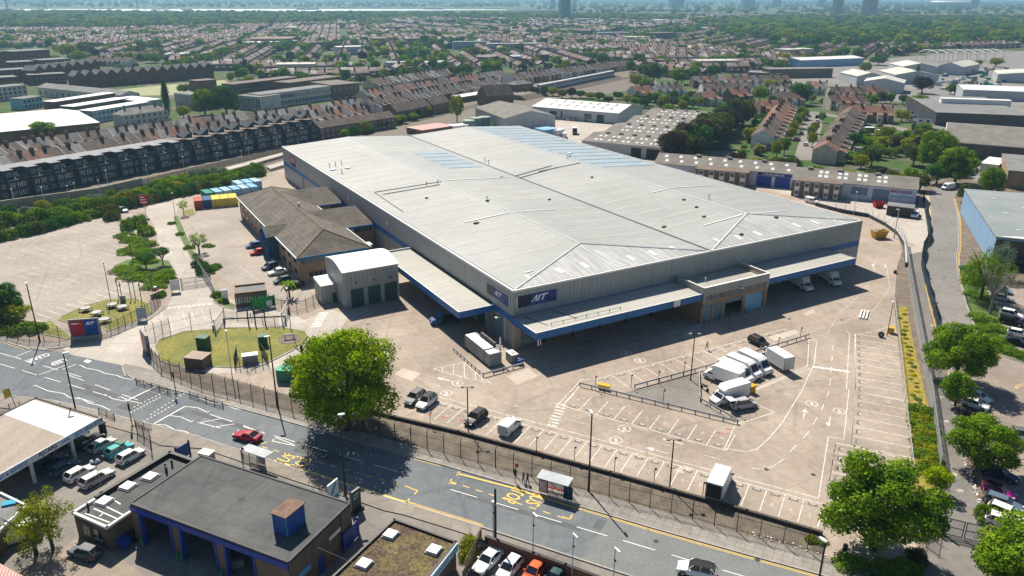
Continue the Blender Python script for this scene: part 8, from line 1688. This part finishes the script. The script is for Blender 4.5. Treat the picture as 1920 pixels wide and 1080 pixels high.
for i,(x,y,h,r,kd,lf,l) in enumerate(((316,222,19,3.6,'poplar',LEAFD,'tall dark poplar left of the school'),(385,216,14,7,'big',LEAFM,'left of the two large round trees in front of the school'),(425,216,16,8,'big',LEAFD,'right and larger of the two round trees in front of the school'),(345,222,7,4.2,'mid',LEAFY,'round olive-yellow tree beside the poplar'),(362,176,8,4.5,'mid',LEAFY,'bright yellow tree behind the school'),(345,176,7,4.5,'mid',LEAFM,'green tree left of the bright yellow one'),
  (441,212,6,2.6,'mid',LEAFO,'small olive tree before the school end wing'),(615,236,10,3.8,'conifer',LEAFD,'dark pointed conifer above the low brick flats'),(857,229,15,4.2,'mid',LEAFY,'tall yellow-green tree behind the warehouse'),(80,262,8,7,'big',LEAFM,'wide bushy tree in front of the white depot roof'),(128,108,15,12,'mid',LEAFY,'large rounded yellow-green tree behind the brick flats'),(150,118,12,9,'mid',LEAFM,'green tree right of the large yellow-green one'),(105,118,8,7,'mid',LEAFY,'smaller yellow tree left of the large yellow-green one'),(173,98,12,7,'mid',LEAFD,'dark round tree beyond the yellow-green trees'),
  (1192,165,11,6,'mid',LEAFY,'bright yellow tree beside the railway'),(1224,158,17,9,'mid',LEAFD,'large dark tree right of the bright yellow one'),(1210,168,9,5,'mid',LEAFM,'green tree between the bright yellow and the dark tree'),(1270,158,13,8,'mid',LEAFM,'broad green tree above the dormer row'),(1424,192,11,5.5,'mid',LEAFM,'green tree left of the big pair in the white terrace'),(1497,196,14,8,'mid',LEAFD,'large dark green tree among the white-fronted terraces'),(1442,178,11,7,'mid',LEAFY,'yellow-green tree among the white-fronted terraces'),(1447,200,7,4,'mid',LEAFD,'small dark tree below the white terrace'),(1554,192,8,3.2,'conifer',LEAFD,'dark conifer left of the terrace below the cream sheds'),(1716,157,14,5,'conifer',LEAFD,'tall dark conifer in front of a cream shed'),(1728,175,12,7.5,'mid',LEAFB,'dark copper beech beside the cream sheds'),(1722,205,9,6,'mid',LEAFM,'green tree below the copper beech'),(1866,125,9,7,'mid',LEAFY,'round yellow-green tree in front of the arched frame'),(1834,125,7,4.5,'mid',LEAFY,'small yellow-green tree left of the round one by the arched frame'),(1622,137,10,6,'mid',LEAFM,'dark green round tree right of the blue walled shed'),
  (1646,122,9,9,'mid',LEAFD,'wide dark tree group beyond the cream sheds'),(1650,285,7,4.5,'mid',LEAFY,'clipped round yellow-green tree in a back garden'),(1690,228,6.5,4.2,'mid',LEAFY,'yellow-green tree beside the white houses'),(1622,228,6,3.6,'mid',LEAFM,'green tree in front of the brown closing terrace'),(1405,266,7,4,'mid',LEAFY,'bright green tree in a garden behind the dark belt'))):
 T((x,y),h,r,kd,lf,l)
for i in range(30):     # dark belt right of the rooflit factory
 f = i / 29; x = 1262 + f * 128 + R.uniform(-12,22); y = 308 - f * 78 + R.uniform(-5,6); T((x,y),R.uniform(11,15),R.uniform(5.4,7),'mid',(LEAFB,LEAFO,LEAFD,LEAFB)[i % 4],'dark brownish tree, %s up the belt beside the rooflit factory' % nth(i),'dark trees beside the factory')
for i in range(26): x = 1270 + i * 18 + R.uniform(-6,6); T((x,326 - (0 if x < 1500 else -18) + (x - 1270) * .035 + R.uniform(-7,1)),R.uniform(5,8.5),R.uniform(3,4.4),'mid',(LEAFO,LEAFB,LEAFO,LEAFY,LEAFM)[i % 5],'scrubby tree, %s from the left behind the grey unit roofs' % nth(i),'scrubby trees behind the units')
for i in range(20): f = i / 19; T((985 + f * 330,178 + f * 24 + R.uniform(-5,5)),R.uniform(4,7),R.uniform(3,4.5),'mid',(LEAFO,LEAFB,LEAFD,LEAFY)[i % 4],'scrubby tree, %s from the left behind the white unit' % nth(i),'scrub behind the white unit')
for i in range(14): T((650 + i * 15 + R.uniform(-4,4),262 - i * 4.6 + R.uniform(-3,3)),R.uniform(4,7),R.uniform(2.6,4),'mid',(LEAFM,LEAFD,LEAFY,LEAFM)[i % 4],'leafy tree, %s from the left along the railway behind the warehouse' % nth(i),'railway trees behind the warehouse')
for i,(x,y) in enumerate(((1487,250),(1494,240),(1502,232),(1508,224),(1482,262),(1520,262),(1526,250),(1540,230),(1522,275),(1470,290),(1455,297),(1500,222))): T((x,y),R.uniform(5.5,8),R.uniform(2,2.8),'mid',(LEAFY,LEAFM)[i % 2],'street tree, %s up the residential street' % nth(i),'street trees of the residential street')
n_ = 0
for i in range(400):
 x,y = R.uniform(1385,1735),R.uniform(215,312)
 if inpoly(x,y,[(1385,300),(1415,225),(1450,225),(1430,300)]) or inpoly(x,y,[(1620,240),(1740,245),(1735,300),(1580,300)]):
  if n_ >= 55: break
  T((x,y),R.uniform(2.2,5.5),R.uniform(1.4,2.8),'low',(LEAFY,LEAFM,LEAFH,LEAFD)[i % 4],'small garden tree, %s among the back gardens by the street' % nth(n_),'small garden trees'); n_ += 1
for (x0,x1,y0,y1,n,w_) in ((425,700,146,163,16,'beyond the school'),(205,330,134,138,4,'behind the saw-tooth houses'),(1186,1330,186,214,12,'between the dormer row and the factory'),(1480,1700,192,204,12,'among the short terraces below the cream sheds'),(1590,1735,262,322,16,'in the gardens behind the cold store'),(1780,1800,176,178,2,'beside the white roofed shed')):
 for i in range(n): x = x0 + (x1 - x0) * (i + .5) / n + R.uniform(-5,5); T((x,R.uniform(y0,y1)),R.uniform(5,9),R.uniform(2.8,4.6),'mid',(LEAFM,LEAFD,LEAFY,LEAFM,LEAFO)[i % 5],'%s tree, %s from the left %s' % (('green','dark green','yellow-green','green','olive')[i % 5],nth(i),w_),'trees ' + w_)
# garden sheds and low extensions
for i in range(26):
 x,y = (R.uniform(1400,1438),R.uniform(235,292)) if i % 3 == 0 else (R.uniform(1612,1735),R.uniform(242,292)); p = G(x,y); t = thing('garden_shed','small garden outbuilding, %s of those scattered in the back gardens' % nth(i),'shed',p,rad(R.choice((-5,20,85))),'garden outbuildings'); a,b = R.uniform(2.5,5),R.uniform(2.5,4); obj('wall',MB().box(0,a,0,b,0,2.2),(WOOD,RENDER,BRICKB)[i % 3],t); obj('roof',MB().box(-.2,a + .2,-.2,b + .2,2.2,2.35),(WROOF,FELTG,FELT,WHITER)[i % 4],t)
sheet('residential_street',[(1487,300),(1500,262),(1516,215),(1400,222),(1400,218),(1530,209),(1700,240),(1720,262),(1712,262),(1690,245),(1545,216),(1536,262),(1530,300)],.012,DRIVE)
sheet('bright_lawn',[(1543,258),(1560,258),(1558,246),(1547,247)],.02,GRASS2)
# ================================================================ the far town, woods, river, towers and air
rng = np.random.default_rng(5)
LIM = [(-400,84),(0,92),(60,88),(140,100),(200,108),(330,126),(430,142),(560,158),(690,152),(850,142),(960,136),(1180,126),(1230,145),(1300,155),(1395,135),(1560,112),(1640,108),(1920,88),(2400,88)]
WOODS = [[(1290,42),(1500,34),(1920,36),(2500,40),(2500,84),(1900,86),(1500,92),(1380,76)],[(-300,30),(480,20),(700,24),(760,34),(640,46),(200,58),(-300,62)],[(700,26),(1000,30),(1280,34),(1280,42),(1000,38),(700,36)]]
OPEN_ = [[(470,74),(560,76),(560,92),(470,92)],[(840,42),(960,42),(960,50),(840,50)]]
def fl(x): return np.interp(x,[p[0] for p in LIM],[p[1] for p in LIM])
def wood(x,y): return any(inpoly(x,y,w_) for w_ in WOODS)
# stuff houses: rows of terraces in districts of different bearing
HV,HF,HMi = [],[],[]
def q4(pts,mi):
 k = len(HV); HV.extend(pts); HF.append((k,k + 1,k + 2,k + 3)); HMi.append(mi)
seeds = [(rng.uniform(-1500,1700),rng.uniform(380,2600),rad(rng.choice([12,28,62,100,118,150]))) for _ in range(46)]
sx = np.array([(a,b) for a,b,_ in seeds]); cnt = 0
for si,(sx0,sy0,yw) in enumerate(seeds):
 c,s = math.cos(yw),math.sin(yw); fac = 1 if sy0 < 1300 else 1.6
 for j in range(-24,25):
  pair = j % 2; v0 = (j // 2) * 52 * fac + pair * 20; i = -60
  blk = rng.integers(8,20); rc = rng.random()
  while i < 60:
   i += 1
   if (i % 24) in (0,1): rc = rng.random(); continue
   w_ = 5.6 * fac; u = i * w_; X = sx0 + u * c - v0 * s; Y = sy0 + u * s + v0 * c
   if Y < 360 or Y > 2700 or abs(X) > Y * .72 + 60: continue
   x,y = PX(X,Y)
   if y > fl(x) or y < 26 or x < -60 or x > 1980: continue
   if np.argmin(((sx - (X,Y)) ** 2).sum(1)) != si: continue
   if rc < .13 or rng.random() < (.04 if Y < 1200 else .22) or (wood(x,y) and rng.random() < .93) or any(inpoly(x,y,o_) for o_ in OPEN_): continue
   h = 5.3 + rng.random() * .5; rs = 2.4; dp = 4.3 * fac
   f = lambda a,b,z: (X + a * c - b * s,Y + a * s + b * c,z)
   q4([f(0,-dp,0),f(w_,-dp,0),f(w_,-dp,h),f(0,-dp,h)],1); q4([f(w_,dp,0),f(0,dp,0),f(0,dp,h),f(w_,dp,h)],1)
   q4([f(w_,-dp,h),f(w_,dp,h),f(w_,0,h + rs),f(w_,0,h + rs)],1); q4([f(0,dp,h),f(0,-dp,h),f(0,0,h + rs),f(0,0,h + rs)],1)
   k = len(HV); HV.extend([f(0,-dp - .3,h - .1),f(w_,-dp - .3,h - .1),f(w_,0,h + rs),f(0,0,h + rs),f(w_,dp + .3,h - .1),f(0,dp + .3,h - .1)]); HF.append((k,k + 1,k + 2,k + 3)); HF.append((k + 3,k + 2,k + 4,k + 5)); HMi += [0,0]
   if i % 2: a,b,z0,z1 = .5,1.0,h + rs - .6,h + rs + 1.3; q4([f(-a,-b,z0),f(a,-b,z0),f(a,-b,z1),f(-a,-b,z1)],2); q4([f(a,-b,z0),f(a,b,z0),f(a,b,z1),f(a,-b,z1)],2); q4([f(-a,b,z0),f(-a,-b,z0),f(-a,-b,z1),f(-a,b,z1)],2); q4([f(-a,-b,z1),f(a,-b,z1),f(a,b,z1),f(-a,b,z1)],2)
   if Y < 1100:
    for zz in (1.0,3.5):
     for a in (.9,3.3): q4([f(a,-dp - .03,zz),f(a + 1.1,-dp - .03,zz),f(a + 1.1,-dp - .03,zz + 1.3),f(a,-dp - .03,zz + 1.3)],3)
    q4([f(2.6,-dp - 3.5,0),f(5.2,-dp - 3.5,0),f(5.2,-dp - 3.5,3),f(2.6,-dp - 3.5,3)],1); q4([f(2.6,-dp - 3.5,3),f(5.2,-dp - 3.5,3),f(5.2,-dp,4.2),f(2.6,-dp,4.2)],0)
   cnt += 1
print('far houses',cnt,len(HF))
RA = ramp_island('far roofs',[(.10,.07,.065),(.12,.085,.078),(.145,.11,.10),(.09,.078,.085),(.17,.145,.145),(.12,.078,.068),(.16,.085,.068),(.27,.25,.24)]); WA_ = ramp_island('far house walls',[(.17,.11,.085),(.38,.34,.30),(.2,.14,.11),(.48,.46,.43),(.14,.09,.07),(.25,.2,.16)])
o = D.objects.new('distant_houses',set_mesh('distant_houses',HV,HF,[RA,WA_,BRICKB,GLASS],HMi)); C.objects.link(o); o['kind'] = 'stuff'; o['label'] = 'mass of terraced houses of the far town in long rows'
# low sheds and blocks sprinkled through the far town
FB = ramp_island('far sheds',[(.60,.61,.62),(.42,.45,.47),(.16,.14,.13),(.5,.48,.42),(.20,.13,.10),(.30,.36,.42)]); m = MB()
for i in range(230):
 Y = 450 + 5600 * rng.random() ** 1.5; X = rng.uniform(-.68,.68) * Y; x,y = PX(X,Y)
 if y > fl(x) - 3 or (wood(x,y) and y > 34): continue
 k_ = .6 + Y / 2600; m.cbox(X,Y,0,rng.uniform(12,45) * k_,rng.uniform(10,26) * k_,rng.uniform(4,9) * (1 + .5 * (rng.random() < .2)),rng.choice([.2,.5,1.1]))
for x,y,w_,d_ in ((515,84,50,60),(240,52,130,10),(60,46,90,12),(150,44,60,10),(330,50,70,10),(1000,24,200,30),(1250,21,300,40),(1560,22,160,20),(740,60,40,12),(1150,72,50,14),(960,96,60,10),(880,92,40,10),(1700,26,90,30),(1660,25,40,30)): p = G(x,y); m.cbox(p.x,p.y,0,w_,d_,9,.15)
stuff('distant_sheds',m,FB,'sheds and flat roofed blocks scattered through the far town')
# trees: nearest are things, the rest one scattered mass
pts = []
def scatter(n,y0,y1,fn,hmin,hmax):
 k = 0
 while k < n:
  Y = math.sqrt(rng.uniform(y0 ** 2,y1 ** 2)); X = rng.uniform(-.70,.70) * Y; x,y = PX(X,Y)
  if x < -40 or x > 1960 or y > fl(x) + (9 if x < 1600 else 2): k += .02; continue
  p_ = fn(x,y); k += .2
  if rng.random() < p_: pts.append((X,Y,rng.uniform(hmin,hmax),x,y)); k += .8
scatter(5200,380,2600,lambda x,y: 1 if wood(x,y) else .0,10,17); scatter(6300,380,2600,lambda x,y: 0 if wood(x,y) else (1 if mnoise.noise(Vector((x * .012,y * .09,3))) > .1 else .13),5,12)
scatter(5000,2600,9500,lambda x,y: .0 if (y < 33 and x < 1000 and y > 15) else .8,9,22)
pts.sort(key=lambda q: q[1]); near = [q for q in pts if q[3] > 0 and q[3] < 1920][:120]; ns = set(id(q) for q in near); rest = [q for q in pts if id(q) not in ns]
near.sort(key=lambda q: q[3]); LF = (LEAFM,LEAFD,LEAFM,LEAFO,LEAFY,LEAFD)
for i,(X,Y,h,x,y) in enumerate(near): T((x,y),h,h * .5,'low',LF[i % 6],'%s tree among the terraces beyond the railway, %s from the left' % (('green','dark green','green','olive','yellow-green','dark green')[i % 6],nth(i)),'trees among the nearer terraces')
protos = D.collections.new('tree_kinds')
for v_ in range(6):
 me = crown('low',v_ % 3).copy(); me.materials.clear(); me.materials.append(LF[v_]); po = D.objects.new('far_crown',me); protos.objects.link(po)
V = np.array([(X,Y,h * .5) for X,Y,h,_,_ in rest],np.float32); me = D.meshes.new('far_trees'); me.vertices.add(len(V)); me.vertices.foreach_set('co',V.ravel())
for nm,ar in (('sc',[q[2] for q in rest]),('rot',rng.uniform(0,6.28,len(rest)))): a = me.attributes.new(nm,'FLOAT','POINT'); a.data.foreach_set('value',np.asarray(ar,np.float32))
me.update(); fo = D.objects.new('distant_trees',me); C.objects.link(fo); fo['kind'] = 'stuff'; fo['label'] = 'trees and woods scattered through the far town'
ng = D.node_groups.new('scatter','GeometryNodeTree'); ng.interface.new_socket('Geometry',in_out='INPUT',socket_type='NodeSocketGeometry'); ng.interface.new_socket('Geometry',in_out='OUTPUT',socket_type='NodeSocketGeometry')
n = ng.nodes; gi = n.new('NodeGroupInput'); go_ = n.new('NodeGroupOutput'); ip = n.new('GeometryNodeInstanceOnPoints'); ci = n.new('GeometryNodeCollectionInfo'); ci.inputs[0].default_value = protos; ci.inputs[1].default_value = True; ip.inputs['Pick Instance'].default_value = True
def attr(nm): k = n.new('GeometryNodeInputNamedAttribute'); k.data_type = 'FLOAT'; k.inputs[0].default_value = nm; return k.outputs[0]
cs = n.new('ShaderNodeCombineXYZ'); cr = n.new('ShaderNodeCombineXYZ'); s_ = attr('sc'); L = ng.links
for j,f_ in enumerate((.62,.62,.5)): mu = n.new('ShaderNodeMath'); mu.operation = 'MULTIPLY'; mu.inputs[1].default_value = f_; L.new(s_,mu.inputs[0]); L.new(mu.outputs[0],cs.inputs[j])
L.new(attr('rot'),cr.inputs[2]); L.new(gi.outputs[0],ip.inputs['Points']); L.new(ci.outputs[0],ip.inputs['Instance']); L.new(cr.outputs[0],ip.inputs['Rotation']); L.new(cs.outputs[0],ip.inputs['Scale']); L.new(ip.outputs[0],go_.inputs[0])
fo.modifiers.new('scatter','NODES').node_group = ng
# river
wm = mat('river water',(.55,.62,.66),rough=.4,var=.05,scale=.001,fine=0,spec=.6)
struct('river',MB().face([(p.x,p.y,.25) for p in GG([(-700,33),(0,31.5),(70,31.5),(170,27),(350,23.5),(640,20.5),(950,18.5),(950,17.6),(600,17),(0,17),(-900,17)])]),wm)
# towers on the skyline
TW = dict(a=mat('teal tower glass',(.09,.17,.20),var=.05,scale=.02,rough=.4),b=mat('pale tower wall',(.34,.33,.32),var=.05,scale=.02),c=mat('blue tower wall',(.14,.25,.35),var=.05,scale=.02))
for x,y,w_,d_,h_,c_,l in ((1054,37,15,18,78,'a','tall dark teal tower slab, left half, at the top of the photo'),(1064,37,9,18,74,'a','tall dark teal tower slab, right half, at the top of the photo'),(1568,31,26,20,90,'b','pale tower block left of the wider pale one on the skyline'),(1628,32,40,22,95,'b','wide pale tower block on the skyline at the right'),(1268,15,70,40,90,'c','blue tower group at the horizon right of the teal tower'),(1402,15,55,40,45,'c','squat blue block on the horizon'),(1455,14,40,30,55,'b','small pale block on the horizon left of the pale towers'),(1540,12,40,30,80,'c','slim blue tower left of the pale towers'),(1826,16,24,30,80,'c','dark blue tower right of the stadium'),(1036,14,20,20,70,'c','slim blue tower left of the teal tower'),(1077,12,20,20,80,'c','slim blue tower right of the teal tower')):
 p = G(x,y); t = thing('tower_block',l,'tower',p,rad(18),'towers on the skyline'); obj('wall',MB().cbox(0,0,0,w_,d_,h_),TW[c_],t); m = MB()
 for k in range(int(h_ / 3)): m.cbox(0,0,k * 3 + 1.2,w_ + .3,d_ + .3,1.1)
 obj('window_bands',m,GLASSB,t)['kind'] = 'stuff'; obj('roof_plant',MB().cbox(0,0,h_,w_ * .5,d_ * .5,4),TW[c_],t)
p = G(1782,12); t = thing('stadium','pale stadium with wide white roof ring on the horizon at the right','stadium',p); obj('stand',MB().tube((0,0,0),(0,0,26),105,115,n=32),TW['b'],t); obj('roof_ring',MB().tube((0,0,26),(0,0,34),122,112,n=32),WHITE,t)
for i,(x,y) in enumerate(((18,36),(88,28),(260,27),(273,24),(391,22),(404,21))):
 p = G(x,y); t = thing('pylon','%s electricity pylon from the left beside the river' % nth(i),'pylon',p,group='electricity pylons by the river'); m = MB(); k_ = 1 + i * .12
 for a,b in ((-4,-4),(4,-4),(4,4),(-4,4)): m.tube((a,b,0),(a * .1,b * .1,48 * k_),.5,n=4)
 for z in (30,37,44): m.tube((-9,0,z * k_),(9,0,z * k_),.4,n=4)
 obj('lattice',m,GREYM,t)['kind'] = 'stuff'
# the air
hz = MB().box(-9000,9000,-120,21000,-1.5,118); ho = obj('haze',hz,D.materials.new('haze')); ho['kind'] = 'stuff'; hm = ho.data.materials[0]; hm.use_nodes = True; n = hm.node_tree.nodes; n.clear()
pv_ = n.new('ShaderNodeVolumePrincipled'); oo = n.new('ShaderNodeOutputMaterial'); pv_.inputs['Color'].default_value = (.40,.72,1.0,1); pv_.inputs['Density'].default_value = 1.3e-4; pv_.inputs['Anisotropy'].default_value = .35; hm.node_tree.links.new(pv_.outputs[0],oo.inputs['Volume'])
